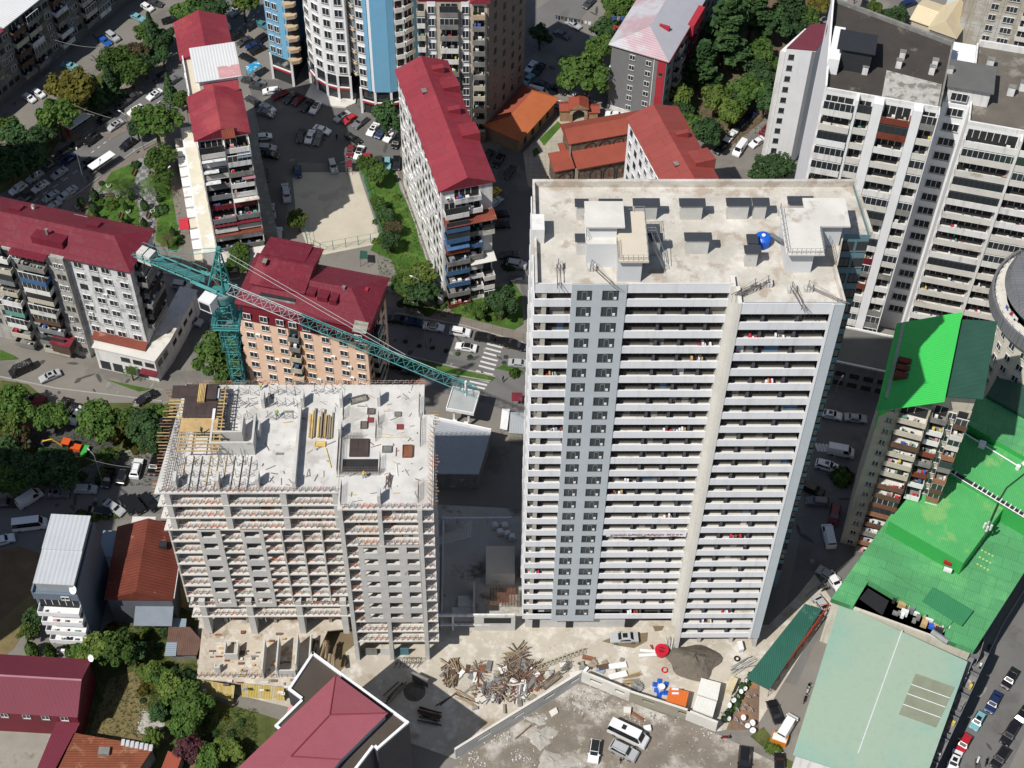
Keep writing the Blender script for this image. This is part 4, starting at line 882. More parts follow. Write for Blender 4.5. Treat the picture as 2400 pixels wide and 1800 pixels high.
def laundry(label,p,az,L,n=None,group='washing hung out on lines'):
    t=thing('washing_line',label,'washing line',p,az,group);b=MB().use(REBAR).bar((0,0,0),(L,0,0),.03);b.build('line',t)
    q=MB();x=.2
    while x<L-.4:
        w=R_.uniform(.35,.8);h=R_.uniform(.5,1.2);q.use(R_.choice(CLOTH[:6]+[CLOTH[0]]*3)).hull8([(x,-.04,-h),(x+w,-.02,-h),(x+w,.02,-h),(x,0,-h)],[(x,-.03,0),(x+w,-.03,0),(x+w,.03,0),(x,.03,0)]);x+=w+R_.uniform(.05,.3)
    q.build('washing',t);return t
# --- long block at the lower left with dark red roof
def block_d1():
    FRp=W(4,1115,670,27);FL,FR=frame((FRp.x-46*math.cos(math.radians(-14.2)),FRp.y-46*math.sin(math.radians(-14.2))),-14.2,46)
    B=Bld('apartment_block','long whitewashed apartment block with dark red hipped roof at the left edge','apartment block',FL,FR,9.5)
    B.wall(0,27,OLDW,ol=[(31.5,0),(46,0),(46,9.5),(31.5,9.5)])
    MB().use(mat('patchy_plaster',(.42,.4,.37),.3,.4,blot=.3,bcol=(.6,.6,.6),bth=.55,grime=.6)).box(0,31.4,-1.,9.5,0,26.9).box(31.45,34.,-1.2,.0,0,27.3).box(31.4,34,.0,9.4,27,27.5).build('stair_wing',B.root)
    B.gable(0,46,-.2,9.5,27,2.4,'X',.6,MAROON,name='roof',hip=5.)
    q=MB().use(MAROON).box(24,31.,-2.4,.2,26.9,27.15).box(10,22,-2.6,.2,26.8,27.05).build('lean_to_roof',B.root)
    for x in (8,20.5,35.5): dormer(B,x,x+2.2,6.2,8.,28.,1.2,MAROON)
    dormer(B,27.5,33.5,.6,4.5,27.6,1.8,MAROON,'attic_box');dormer(B,13.,17.5,.6,4.5,27.6,1.8,MAROON,'attic_box')
    chim(B,29.8,2.,29.,.4,.4,1.3,CONCD);chim(B,24,8,27.8,.4,.4,1.,WHITE2)
    cols=[B.at(4,x,y,25)[0] for x,y in ((690,615),(820,645),(925,670),(1070,695))]
    zs=[24.6-2.87*k for k in range(7)]
    B.grid(0,cols,zs,1.5,1.35,'wwwn')
    B.grid(0,[32.3,33.3],[24.6-2.87*k for k in range(9)],.7,1.2,'wn',off=1.2)
    a0=[(0,-1),(31.4,-1),(31.4,9.5),(0,9.5)]
    stack(B,0,25.5,30.6,[24.1-2.87*k for k in range(9)],1.7,clut=1.2,ol=a0)
    stack(B,0,19.5,23.4,[24.1-2.87*k for k in range(9)],1.5,clut=1.2,ol=a0)
    stack(B,0,8.,12.4,[24.1-2.87*k for k in range(9)],1.6,clut=1.2,ol=a0)
    B.grid(0,[24.4,18.3,16.2,14.,13.,6.5],[24.6-2.87*k for k in range(8)],1.3,1.3,'wwn',ol=a0)
    stack(B,1,1.5,7.5,[24.1-2.87*k for k in range(6)],1.5,[CONCD,DARK,CONCD],clut=1.)
    # podium
    P=[(36.5,-3.),(48.5,-3.),(49.2,2.),(49.4,15),(46.05,15),(46.05,-.05),(36.5,-.05)]
    MB().use(WHITE2).prism(P,0,6.2).build('shop_wing',B.root)
    MB().use(CONCL).prism([(36.2,-3.3),(48.7,-3.3),(49.5,2.),(49.7,15.2),(46.1,15.2),(46.1,-.05),(36.2,-.05)],6.2,6.4).build('shop_wing_roof',B.root)
    MB().use(RUSTR).hull8([(35.5,-1.7,6.6),(46.2,-1.7,6.6),(46.2,-.05,7.3),(35.5,-.05,7.3)],[(35.5,-1.7,6.7),(46.2,-1.7,6.7),(46.2,-.05,7.4),(35.5,-.05,7.4)]).build('rusty_canopy',B.root)
    B.grid(0,[38,40.2],[3.9],1.7,1.3,'w',ol=P);B.grid(1,[1.5,3.4],[3.6],1.4,1.3,'n',ol=P)
    MB().use(MAROON).box(45.5,48.8,-4.3,-3.01,3.,3.15).build('shop_canopy',B.root)
    MB().use(mat('brown_kiosk',(.1,.065,.05),.2,1)).box(28,31.6,-3.6,-1.21,2.9,5.4).use(MAROON).box(27.8,31.9,-3.9,-1.22,5.4,5.55).build('bay_extension',B.root)
    B.grid(2,[2,4.5,7,9.5],[3.4],1.5,1.,'n',ol=P);B.grid(0,[6.,8.4,10.8],[3.9],1.8,1.2,'nw',ol=P);B.grid(0,[1.5,4,6.5,9],[.4],1.9,2.2,'n',ol=P)
    acs(B,0,[(3+R_.random()*40,8+R_.random()*17) for _ in range(16)])
    B.flush();return B
block_d1()
# --- peach block
def block_e():
    FL,FR=frame((-48.2,188.6),-12.6,23.3)
    B=Bld('apartment_block','peach rendered apartment block with steep dark red mansard roof behind the crane jib','apartment block',FL,FR,11.5)
    z0=20.2
    B.wall(0,z0,PEACH)
    B.grid(0,[1.5,4.6,7.6],[z0-2.3-2.75*k for k in range(7)],1.35,1.35,'w');B.grid(0,[12.4,15.7,18.9,21.9],[z0-2.3-2.75*k for k in range(7)],1.35,1.35,'w')
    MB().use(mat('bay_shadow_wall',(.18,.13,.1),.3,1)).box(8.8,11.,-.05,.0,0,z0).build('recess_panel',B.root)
    stack(B,0,8.9,10.9,[z0-2.9-2.75*k for k in range(7)],.9,[CONCD,BEIGE,PEACH],clut=1.5,glaze=.2)
    B.grid(1,[1.5,4,7,9.5],[z0-2.3-2.75*k for k in range(7)],1.2,1.3,'n');stack(B,1,2.5,6.,[z0-2.9-2.75*k for k in range(7)],1.,[CONCD,BEIGE],clut=1.)
    # curved corner balconies on the left
    for k in range(7): MB().use(mat('pink_balcony',(.55,.4,.33),.1)).cyl(0,1.6,z0-3-2.75*k,z0-2.-2.75*k,1.1,14).build('round_balcony',B.root)
    W_,D=23.3,11.5
    MB().use(mat('maroon_wall_sheet',(.17,.018,.03),.12,.3,.5,stripe='X',ssc=14.)).hull8([(-.25,-.25,z0-.3),(W_+.25,-.25,z0-.3),(W_+.25,D+.2,z0-.3),(-.25,D+.2,z0-.3)],[(-.1,.5,z0+3.4),(W_+.1,.5,z0+3.4),(W_+.1,D,z0+3.4),(-.1,D,z0+3.4)]).build('mansard',B.root)
    for x in [1.5,4.6,7.6,9.9,12.4,15.7,18.9,21.9]: 
        B.win(0,x,z0+.3,1.3,1.4,'w',None,.25)
    MR=MAROON
    B.gable(-.2,W_+.2,.4,D+.4,z0+3.4,2.6,'X',.5,MR,hip=5.)
    o=B.gable(1.6,11.,3.6,D+2.4,z0+5.6,1.1,'X',.4,MR,name='upper_roof')
    MB().use(mat('maroon_wall_sheet')).box(1.8,10.8,4.,D+1.6,z0+3.6,z0+5.6).build('upper_storey',B.root)
    MB().use(MR).hull8([(1.4,9.5,z0+6.7),(9.5,9.5,z0+6.7),(9.5,14.5,z0+6.),(1.4,14.5,z0+6.)],[(1.4,9.5,z0+6.8),(9.5,9.5,z0+6.8),(9.5,14.5,z0+6.1),(1.4,14.5,z0+6.1)]).build('rear_roof',B.root)
    MB().use(DARK).box(3.5,10.,2.,3.99,z0+3.7,z0+4.7).use(CONCD).box(3.4,10.1,1.7,1.99,z0+3.6,z0+4.5).build('terrace',B.root)
    for x,y,w,d in ((11.6,5,1.6,3.),(13.7,4.6,1.9,3.2),(16.,4.4,1.3,2.6)): dormer(B,x,x+w,y-1.6,y+d-1,z0+4.9,1.1,MR)
    RD=mat('bright_maroon_sheet',(.36,.03,.045),.08,.5,.45)
    for x,y in ((17.4,3.7),(18.,7.2)): MB().use(RD).box(x,x+3.6,y,y+.8,z0+3.9,z0+5.1).build('duct',B.root)
    chim(B,2.6,7.,z0+6.6,.6,.9,.9,MR);chim(B,17.6,5.6,z0+5.4,.4,.4,1.2,CONCD)
    MB().use(mat('old_tin_sheet',(.3,.29,.25),.2,1)).hull8([(W_-2.2,-.9,z0+3.2),(W_+.3,-.9,z0+3.2),(W_+.3,1.,z0+4.),(W_-2.2,1.,z0+4.)],[(W_-2.2,-.9,z0+3.3),(W_+.3,-.9,z0+3.3),(W_+.3,1.,z0+4.1),(W_-2.2,1.,z0+4.1)]).build('tin_patch',B.root)
    acs(B,0,[(6.,10),(13.6,6.5),(19.7,12.),(20.,9.),(3,16),(16.8,14)])
    B.flush();return B
block_e()
# --- thin block with stepped red and white roofs
def block_f():
    FL,FR=frame(W(1*0-1,461,328,31).to_2d(),14.6,9.4)
    B=Bld('apartment_block','narrow apartment block with stepped red and white roofs beside the park','apartment block',FL,FR,34)
    B.wall(0,30.9,WHITE2)
    fl=[28.1-2.8*k for k in range(10)]
    pal=[WHITE2,CONCD,CONCL,mat('grey_boards'),mat('maroon_wall_sheet'),OLDW,WHITE2,CONCD]
    stack(B,0,.3,4.7,fl,1.9,pal,clut=1.8,glaze=.25);stack(B,0,4.9,9.2,fl,1.9,pal,clut=1.8,glaze=.2)
    MB().use(WHITE2).box(-.1,.1,-2.2,-.0,0,31).box(4.7,4.88,-1.8,0,0,30).box(9.25,9.4,-2.1,0,4,30).build('fin_wall',B.root)
    for z,x0,x1,m in ((25.2,.2,4.6,OLDW),(22.4,.2,3.,OLDW),(19.6,.2,3.,OLDW),(25.2,6.8,9.4,BLUEG),(19.6,7.,9.5,mat('faded_mauve',(.33,.16,.2),.1)),(8.2,.2,9.4,mat('maroon_wall_sheet')),(14.,4.8,9.6,CONCL),(5.4,.1,9.5,RUSTR),(30.4,4.6,7.,RUSTR)):
        MB().use(m).hull8([(x0,-2.7,z+2.15),(x1,-2.7,z+2.15),(x1,-.05,z+2.5),(x0,-.05,z+2.5)],[(x0,-2.7,z+2.25),(x1,-2.7,z+2.25),(x1,-.05,z+2.6),(x0,-.05,z+2.6)]).build('balcony_canopy',B.root)
    B.gable(0,9.4,0,11.4,31,2.1,'Y',.5,REDR,gm=MAROON)
    MB().use(WHITE).hull8([(1.7,12.6,33.5),(10.2,12.6,33.5),(10.2,22.5,33.5),(1.7,22.5,33.5)],[(1.7,12.6,33.7),(10.2,12.6,33.7),(10.2,22.5,33.7),(1.7,22.5,33.7)]).build('upper_roof',B.root)
    MB().use(ZINCW).box(1.6,10.3,12.5,22.6,33.7,33.78).build('roof_sheet',B.root)
    MB().use(mat('faded_red_patch',(.55,.3,.3),.2,.6,blot=.5,bcol=(.7,.66,.66))).box(6.2,10.3,12.7,16.,33.782,33.8).build('faded_patch',B.root)
    MB().use(WHITE2).box(2.3,9.6,13,22,31.1,33.5).build('upper_storey',B.root)
    MB().use(REDR).hull8([(3.,11.2,31.6),(9.5,11.2,31.6),(9.5,14.,33.2),(3.,14.,33.2)],[(3.,11.2,31.7),(9.5,11.2,31.7),(9.5,14.,33.3),(3.,14.,33.3)]).build('link_roof',B.root)
    MB().use(mat('beige_roof_screed')).box(.3,2.3,12,23,30.95,31.1).use(WHITE2).box(0,.25,12,23,31.,31.9).build('terrace',B.root)
    B.gable(0,9.4,23.,33.6,31,2.2,'Y',.5,REDR,gm=MAROON,name='rear_roof')
    B.grid(3,rng(2,32,11),fl,1.4,1.4,'wn')
    P=[(-3.,-2.6),(-.12,-2.6),(-.12,34),(-3.,34)]
    MB().use(WHITE2).prism(P,0,4.).use(mat('cream_roof_felt',(.62,.58,.47),.1,.5,blot=.4,bcol=(.7,.7,.7))).prism([(-2.7,-2.4),(-.15,-2.4),(-.15,33.8),(-2.7,33.8)],4,4.12).build('shop_wing',B.root)
    q=MB()
    for k in range(12): q.use(R_.choice([FRAMEW,WHITE2,FRAMEW,mat('beige_roof_screed'),CLOTH[1] if k==6 else WHITE2])).box(-4.6,-3.02,-3+k*3,-3+k*3+2.5,0,2.7)
    q.build('shop_fronts',B.root)
    MB().use(WHITE2).box(-.1,9.6,-5.2,-2.8,0,3.4).use(CONCL).box(-.4,9.9,-5.6,-2.8,3.4,3.6).build('end_shop',B.root)
    MB().use(CLOTH[1]).box(-6.4,-4.4,6.,9.,2.6,2.7).build('red_awning',B.root)
    P2=[(9.45,0),(12.2,0),(12.2,33),(9.45,33)];MB().use(CONCD).prism(P2,0,4.).build('rear_wing',B.root)
    acs(B,0,[(R_.uniform(.5,9),R_.uniform(4,28)) for _ in range(8)])
    B.flush();return B
block_f()
# --- white slab with the long red gable roof
def block_g():
    FL,FR=frame((-13.5,211.2),17.,9.6)
    B=Bld('apartment_block','narrow white apartment slab with a long red gabled roof beside the lawn','apartment block',FL,FR,33.4)
    B.wall(0,30,WHITE2)
    fl=[27.2-3*k for k in range(10)]
    B.grid(3,rng(1.6,31.8,13),[27.4-3*k for k in range(9)],1.3,1.4,'wn')
    pal=[CONCD,mat('blue_boards'),WHITE2,CONCL,OLDW,RUSTR,mat('blue_boards'),WHITE2]
    stack(B,0,.3,4.7,fl[1:],1.9,pal,clut=1.8,glaze=.3);stack(B,0,4.9,7.4,fl[1:],1.4,pal,clut=1.5,glaze=.1);stack(B,0,7.4,9.6,[fl[3],fl[7],fl[8],fl[9]],1.9,[WHITE2,CONCL],clut=1)
    stack(B,0,2.2,7.2,fl[:1],1.5,[OLDW],clut=1,glaze=0)
    for z,x0,x1,m in ((20.5,.1,9.8,RUSTR),(9.3,4.8,9.8,CONCL),(14.5,.2,4.6,mat('blue_boards'))):
        MB().use(m).hull8([(x0,-2.6,z+2.05),(x1,-2.6,z+2.05),(x1,-.05,z+2.45),(x0,-.05,z+2.45)],[(x0,-2.6,z+2.15),(x1,-2.6,z+2.15),(x1,-.05,z+2.55),(x0,-.05,z+2.55)]).build('balcony_canopy',B.root)
    B.gable(0,9.6,0,33.4,30,2.3,'Y',.5,REDR,gm=MAROON)
    for (x0,x1,y0,y1) in ((6.6,10.,24,28.),(6.8,10.2,10.5,14.5)): dormer(B,x0,x1,y0,y1,30.6,1.6,REDR)
    for (x,y) in ((6.,29.5),(6.,17.5)): MB().use(REDR).box(x,x+2.3,y,y+1.2,30.6,32.4).build('duct',B.root)
    chim(B,2.7,24,31.4,.8,1.,.7,mat('maroon_wall_sheet'))
    MB().use(mat('new_red_sheet',(.6,.05,.045),.05,.3,.5,stripe='Y',ssc=8.)).hull8([(.6,15.5,30.47),(4.4,15.5,31.93),(4.4,22.,31.93),(.6,22.,30.47)],[(.6,15.5,30.54),(4.4,15.5,32.),(4.4,22,32.),(.6,22.,30.54)]).build('new_roof_sheets',B.root)
    MB().use(FRAMEW).cyl(-.9,-.9,0,2.6,.55,14).build('white_tank',B.root)
    MB().use(CONCD).box(-1.5,0,-1.2,34,0,.12).build('plinth',B.root)
    acs(B,0,[(R_.uniform(.5,9),R_.uniform(4,28)) for _ in range(8)]);acs(B,3,[(R_.uniform(1,32),R_.uniform(4,28)) for _ in range(14)])
    B.flush();return B
block_g()
# --- curved blue and white tower
def tower_h():
    FL,FR=frame((-53.5,274.7),0,27)
    B=Bld('curved_tower','tall curved white and sky-blue tower block with glazed shop floors','tower',FL,FR,outline=[(0,0),(27,0),(27,24),(0,24)])
    g=lambda x,y:(x+53.5,y-274.7)
    a=math.radians
    W1=[g(-53.5,274.7),g(-48.8,272.3),g(-46.2,283),g(-53,283)]
    W2=[g(-45.2,273.6),g(-43.4,270.8),g(-41.,268.9),g(-38.5,268.),g(-35.8,267.8),g(-34,282),g(-45.5,284)]
    W3=[g(-35.7,270.),g(-33.4,267.6),g(-33.4,284),g(-35.7,284)]
    W4=[g(-33.3,264.3),g(-30.2,263.2),g(-26.8,263.3),g(-23.6,264.4),g(-20,268.),g(-20,284),g(-33.3,284)]
    Ht=46;z0=7
    G=mat('tower_side_grey',(.2,.21,.22),.1)
    for nm,ol,m in (('blue_wing',W1,SKYBL),('curved_wing',W2,WHITE),('balcony_core',W3,G),('blue_bay',W4,WHITE)): MB().use(m).prism(ol,z0,Ht).build(nm,B.root)
    for ol in (W1,W2,W4):
        c=(sum(p[0] for p in ol)/len(ol),sum(p[1] for p in ol)/len(ol))
        s=[(c[0]+(p[0]-c[0])*.93,c[1]+(p[1]-c[1])*.93) for p in ol]
        MB().use(GLASS).prism(s,.0,z0-.05).build('shop_glazing',B.root)
        q=MB()
        for p in ol[:-2]: q.use(WHITE).box(p[0]-.25,p[0]+.25,p[1]-.05,p[1]+.45,0,z0-.01)
        q.build('pillars',B.root)
        for i in range(len(ol)-3):
            aa,d,l,an=B.edge(i,ol);o=MB().use(mat('shop_red',(.4,.03,.04),.05)).box(.3,l-.3,-.1,.2,3.2,3.7).use(FRAMEW).box(.3,l-.3,-.1,.2,3.75,3.95).build('shop_fascia',B.root);o.location=(aa.x,aa.y,0);o.rotation_euler=(0,0,an)
    zs=[z0+.9+3*k for k in range(12)]
    for i in range(4):
        l=B.edge(i,W2)[2];B.grid(i,[l*.5],zs,l*.55,1.75,'w',ol=W2)
    B.grid(0,[1.,2.6],zs,1.1,1.6,'w',ol=W1)
    B.grid(0,[.9,],zs,1.4,1.6,'w',ol=W4)
    B.grid(0,[1.3],zs,1.4,1.6,'d',ol=W3) if 0 else None
    q=MB().use(SKYBL)
    for i,(f0,f1) in ((0,(.55,.8)),(1,(.0,1.)),(2,(.0,.4)),(3,(.5,.85))):
        aa,d,l,an=B.edge(i,W4);n=Vector((d.y,-d.x))*.15;p=aa+d*l*f0;r=aa+d*l*f1;q.prism([p+n,r+n,r,p],z0,Ht)
    q.build('blue_panel',B.root)
    aa,d,l,an=B.edge(0,W1);n=Vector((d.y,-d.x))*.12
    for zz in zs:
        o=MB().use(mat('tan_balcony',(.5,.38,.26),.15)).prism([(0,0),(1.2,-1.7),(3.1,-.6),(3.1,0)],0,.25).use(WHITE2).bar((0,0,1),(1.2,-1.7,1),.06).bar((1.2,-1.7,1),(3.1,-.6,1),.06).use(DARK).box(.1,3,-.0,.05,.26,2.4).build('balcony',B.root);p=Vector(W2[4])+Vector((.1,1.9));o.location=(p.x,p.y,zz-.9)
        o=MB().use(mat('tan_balcony')).prism([(0,0),(.9,-1.3),(2.6,-.8),(3,0)],0,.9).use(DARK).box(.1,2.9,-.0,.05,.95,2.4).build('balcony',B.root);p=Vector(W1[1])+Vector((-.6,.2));o.location=(p.x,p.y,zz-.9)
    for i,x0,x1 in ((2,1.5,3.4),(3,.1,2.4),(3,3.2,5.)):
        for zz in zs: balcony(B,i,x0,min(x1,B.edge(i,W4)[2]),zz-.9,.5,WHITE2,CONCD,.9,0,W4,clut=.8)
    B.flush()
    MB().use(CONCL).prism([g(-46,268.8),g(-41,266.),g(-37,265.6),g(-35,267),g(-35,270),g(-45,273)],.0,.45).build('steps',B.root)
tower_h()
# --- beige tower with balcony columns
def tower_i():
    FL,FR=frame((-19.9,257.),1.2,13.8)
    B=Bld('apartment_tower','beige and grey apartment tower with crowded balcony columns and red roof pieces','tower',FL,FR,15)
    BG=mat('beige_panel',(.55,.47,.38),.1,.5,grime=.3)
    MB().use(BG).box(0,13.7,.05,15,0,36).build('wall',B.root);MB().use(mat('shaded_beige_panel',(.22,.18,.15),.1,.5,grime=.3)).prism([(13.5,0),(13.85,0),(21.3,12.4),(10,20)],0,37).build('side_wing',B.root);IO=[(13.85,0),(21.3,12.4),(10,20),(13.5,0)]  # side wing is the beige darkened, its shade put into the colour
    MB().use(mat('maroon_wall_sheet')).box(0,9.6,-.1,14,36,37.5).build('attic',B.root)
    B.gable(10.3,13.9,-.6,9,36,1.6,'Y',.2,REDR);B.gable(0,9,0,14,37.5,2,'X',.4,REDR,name='rear_roof')
    MB().use(GREYC).box(8.1,10.4,-.15,.0,5,18).build('grey_panel',B.root)
    MB().use(WHITE).box(1.7,3.4,-.08,0,8,36).box(8.4,9.9,-.08,0,18.1,36).build('white_strip',B.root)
    zs=[33.2-3*k for k in range(11)]
    B.grid(0,[2.5,9.2],zs,1.2,1.7,'w',off=.16)
    stack(B,0,-.3,1.3,zs,.8,[BEIGE,WHITE2],clut=1.2,fh=2.7);stack(B,0,4.2,7.8,zs,1.,[CONCD,WHITE2,WHITE2],clut=2.2,glaze=.2)
    stack(B,0,10.6,13.1,[z-.6 for z in zs],1.2,[BEIGE,CONCD,mat('tan_balcony')],clut=1.5,glaze=.1)
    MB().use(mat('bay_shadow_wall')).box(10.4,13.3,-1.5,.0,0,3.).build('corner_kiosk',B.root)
    B.grid(0,[2.5,6,9.5,12.5],zs,.9,1.4,'n',ol=IO)
    B.flush()
tower_i()
# --- grey clad block with pinkish metal roof
def block_k2():
    a=W(2,865,380,17.5);FL,FR=frame(a.to_2d(),-23,12.2)
    B=Bld('apartment_block','grey corrugated-clad apartment block with a faded pink hipped roof','apartment block',FL,FR,34)
    LW=mat('grey_cladding_wall',(.2,.205,.21),.06,.5,.6,stripe='X',ssc=11.)
    B.wall(0,17.5,LW)
    MB().use(WHITE2).box(-.1,12.3,-.15,0,0,1.).box(9.4,9.55,-.12,0,1,17.5).build('trim',B.root)
    RP=mat('red_panel',(.38,.03,.045),.1,.5)
    MB().use(RP).box(10.3,12.,-.1,0,2.2,17).build('red_panel',B.root)
    PK=mat('faded_pink_roof',(.48,.34,.37),.1,.25,.45,stripe='Y',ssc=6.,blot=.1,bcol=(.5,.5,.53),bth=.48)
    o=B.gable(-.1,12.3,-.1,34,17.5,2.6,'Y',.5,PK,m2=mat('silver_pink_roof',(.42,.42,.46),.08,.3,.4,stripe='Y',ssc=6.),hip=6.)
    MB().use(RP).box(-2.2,.6,18,22,15.5,17.9).box(12.,13.6,12,19.,15.,17.9).box(11.6,12.9,-.2,12,17.3,17.5).build('side_extension',B.root)
    MB().use(RP).box(7.6,9.8,7.,7.5,18.8,20.).build('duct',B.root)
    zs=[15.-2.75*k for k in range(6)]
    B.grid(0,[4.7],zs,1.1,1.2,'w');B.grid(0,[8.3],[z-.3 for z in zs],1.1,1.2,'w');B.grid(0,[11.1],[13.],.6,.8,'d',off=.1)
    B.grid(1,rng(2,30,9),zs,1.2,1.3,'n');stack(B,1,5,8,zs,1.1,[CONCD],clut=1);stack(B,1,14,18,zs,1.1,[CONCD,mat('maroon_wall_sheet')],clut=1)
    MB().use(WHITE).hull8([(-3.5,4,2.8),(-.2,4,3.4),(-.2,10,3.4),(-3.5,10,2.8)],[(-3.5,4,2.9),(-.2,4,3.5),(-.2,10,3.5),(-3.5,10,2.9)]).box(-3.3,-3.1,4.2,4.4,0,2.8).box(-1.5,-.2,3.8,9.8,0,2.7).build('white_porch',B.root)
    B.flush()
    laundry('line of washing strung high over the yard, the longer left run',W(2,370,130,12),math.radians(-14),8)
    laundry('short washing line with red and white clothes over the trees',W(2,860,140,12),math.radians(0),3.2)
    laundry('small washing line with pink clothes beside the faded pink roof',W(2,870,215,11),math.radians(-20),3.)
block_k2()
# --- red roofed slab behind the main tower
def block_l():
    bl=W(2,1010,1030,30);a=math.radians(19);D=33;fl=(bl.x+D*math.sin(a),bl.y-D*math.cos(a));FL,FR=frame(fl,19,9.6)
    B=Bld('apartment_block','white apartment slab with red roof half hidden behind the white tower','apartment block',FL,FR,33)
    B.wall(0,30,WHITE)
    B.grid(3,rng(1.8,31,12),[27.4-3*k for k in range(9)],1.2,1.4,'wn')
    B.gable(0,9.6,0,33,30,2.,'Y',.45,REDF)
    dormer(B,6.4,10.4,16,20,30.6,1.8,REDF);dormer(B,6.6,9.8,2,5.,30.4,1.2,REDF)
    for x,y in ((6.,24.2),(5.9,10.)): MB().use(REDF).box(x,x+2.4,y,y+.9,30.8,32.2).build('duct',B.root)
    chim(B,2.9,17,31.3,.7,.9,.6,mat('maroon_wall_sheet'));chim(B,7.,10.6,31,.4,.4,.8,STEEL)
    B.flush()
block_l()
# --- big white towers on the right
def tower_m2():
    FL,FR=frame((50.1,206.),-13.1,18.8);
    B=Bld('apartment_tower','white apartment tower with a black bitumen roof and stacked balconies','tower',FL,FR,outline=[(0,0),(18.8,0),(19.6,17.),(-1.8,23.6)])
    Ht=60;FHH=3.3
    B.wall(0,Ht,WHITE)
    MB().use(TARBL).prism([(.3,.3),(18.5,.3),(19.3,16.8),(-1.5,23.2)],Ht,Ht+.06).use(mat('pale_patched_felt',(.45,.43,.4),.2,.8,blot=.6,bcol=(.2,.19,.17),bth=.5)).prism([(9.3,.35),(18.4,.35),(18.6,6.4),(9.4,7.6)],Ht+.065,Ht+.09).build('roof',B.root)
    MB().use(WHITE).prism([(0,0),(.32,.0),(-1.5,23.6),(-1.8,23.6)],Ht,[Ht+1.2,Ht+1.2,Ht+2.2,Ht+2.2]).use(WHITE2).box(.33,18.8,0,.28,Ht,Ht+.6).use(CONCD).prism([(-1.45,23.1),(19.3,16.6),(19.6,17.),(-1.5,23.6)],Ht,Ht+.8).prism([(18.5,.3),(18.8,.3),(19.6,16.6),(19.3,16.55)],Ht,Ht+.7).build('parapet',B.root)
    CH=mat('charcoal_sheet_cladding',(.035,.038,.045),.1,.5,.6,stripe='X',ssc=12.)
    c=[B.at(3,600,600,Ht),B.at(3,860,660,Ht)];x0,y0=c[0];x1,_=c[1]
    MB().use(CH).prism([(x0,y0),(x1,y0),(x1,y0+6.),(x0,y0+6.)],Ht+.1,[Ht+4.6,Ht+4.6,Ht+3.2,Ht+3.2]).build('machine_room',B.root)
    MB().use(CH).hull8([(x0-.8,y0-.6,Ht+4.65),(x1+.4,y0-.6,Ht+4.65),(x1+.4,y0+6.3,Ht+3.2),(x0-.8,y0+6.3,Ht+3.2)],[(x0-.8,y0-.6,Ht+4.8),(x1+.4,y0-.6,Ht+4.8),(x1+.4,y0+6.3,Ht+3.35),(x0-.8,y0+6.3,Ht+3.35)]).use(WHITE).box(-.35,x0,y0-1.5,y0+7,Ht,Ht+3.2).build('machine_room_roof',B.root)
    for x,y in ((1150,510),(1120,585),(1430,580),(1405,640),(1560,650),(830,640)):
        p=B.at(3,x,y,Ht);chim(B,p[0]-.4,p[1]-.3,Ht+.8,.9,.6,.9,WHITE2,'roof_vent')
    fx=[B.at(3,x,y,Ht-2)[0] for x,y in ((485,835),(755,900),(900,925),(985,945),(1240,990),(1320,1000),(1470,1020))]
    zs=[Ht-3.2-FHH*k for k in range(17)]
    # white vertical fins between balcony stacks
    for a,c2 in ((fx[1]-.1,fx[1]+.35),(fx[2],fx[3]),(fx[4],fx[5]),(fx[6]-.3,18.8)): MB().use(WHITE).box(a,c2,-1.7,-.001,5,Ht+.55).build('fin_wall',B.root)
    sides=[[WHITE2,WHITE,WHITE2,CONCL],[CONCL,mat('green_boards'),WHITE2,CONCL],[CONCD,RUSTR,CONCL,WHITE2,mat('maroon_wall_sheet')],[CONCL,CONCD,WHITE2]]
    for (a,c2),ms,dep in (((fx[0]+.1,fx[1]-.2),sides[0],1.9),((fx[1]+.4,fx[2]-.05),sides[1],1.5),((fx[3]+.05,fx[4]-.05),sides[2],1.5),((fx[5]+.05,fx[6]-.35),sides[3],1.4)):
        for z in zs: 
            balcony(B,0,a,c2,z,dep,R_.choice(ms),CONCL,1.15,.5,fh=3.1,clut=.8)
    MB().use(CONCD).box(-1.,18.8,-2.6,-.01,0,5.).build('podium',B.root)
    pw=mat('off_white_panels',(.6,.6,.6),.05,.5,grime=.3)
    B.grid(3,[4.,],[Ht-4,],1.2,1.4,'n')
    B.flush()
    # second tower
    FL,FR=frame((70.4,207.2),-13.1,30)
    C=Bld('apartment_tower','second white tower of the right pair, with grey weathered roofs and long balconies','tower',FL,FR,outline=[(0,0),(4.3,0),(4.3,-4.6),(22,-4.6),(22,16),(0,16)])
    C.wall(0,Ht-3,WHITE);GR=mat('grey_weathered_roof',(.14,.125,.105),.2,.3,.9,blot=.2,bcol=(.24,.22,.19),bth=.55)
    MB().use(GR).prism([(4.6,-4.3),(21.7,-4.3),(21.7,15.7),(4.6,15.7)],Ht-3,Ht-2.9).build('roof',C.root)
    MB().use(WHITE2).box(4.3,22,-4.6,-4.3,Ht-3,Ht-2.2).box(4.3,4.6,-4.3,15.7,Ht-3,Ht-2.2).box(4.6,21.7,15.7,16.,Ht-3,Ht-1.6).build('parapet',C.root)
    MB().use(WHITE2).box(.3,7.1,.4,6.4,Ht-3,Ht+.4).use(mat('grey_felt',(.13,.13,.125),.12,.5)).box(-.1,7.5,-.2,6.8,Ht+.4,Ht+.6).build('stair_head',C.root)
    for x,y in ((1905,590),(2085,830),(2190,790)): p=C.at(3,x,y,Ht-3);chim(C,p[0]-.5,p[1]-.3,Ht-2,1.1,.8,1.,WHITE2,'roof_vent')
    zz=[Ht-2.2-FHH*k for k in range(17)]
    C.grid(0,[2.3],zz,2.6,1.6,'w')
    OLW=[(4.3,-4.6),(22,-4.6),(22,16),(4.3,16)]
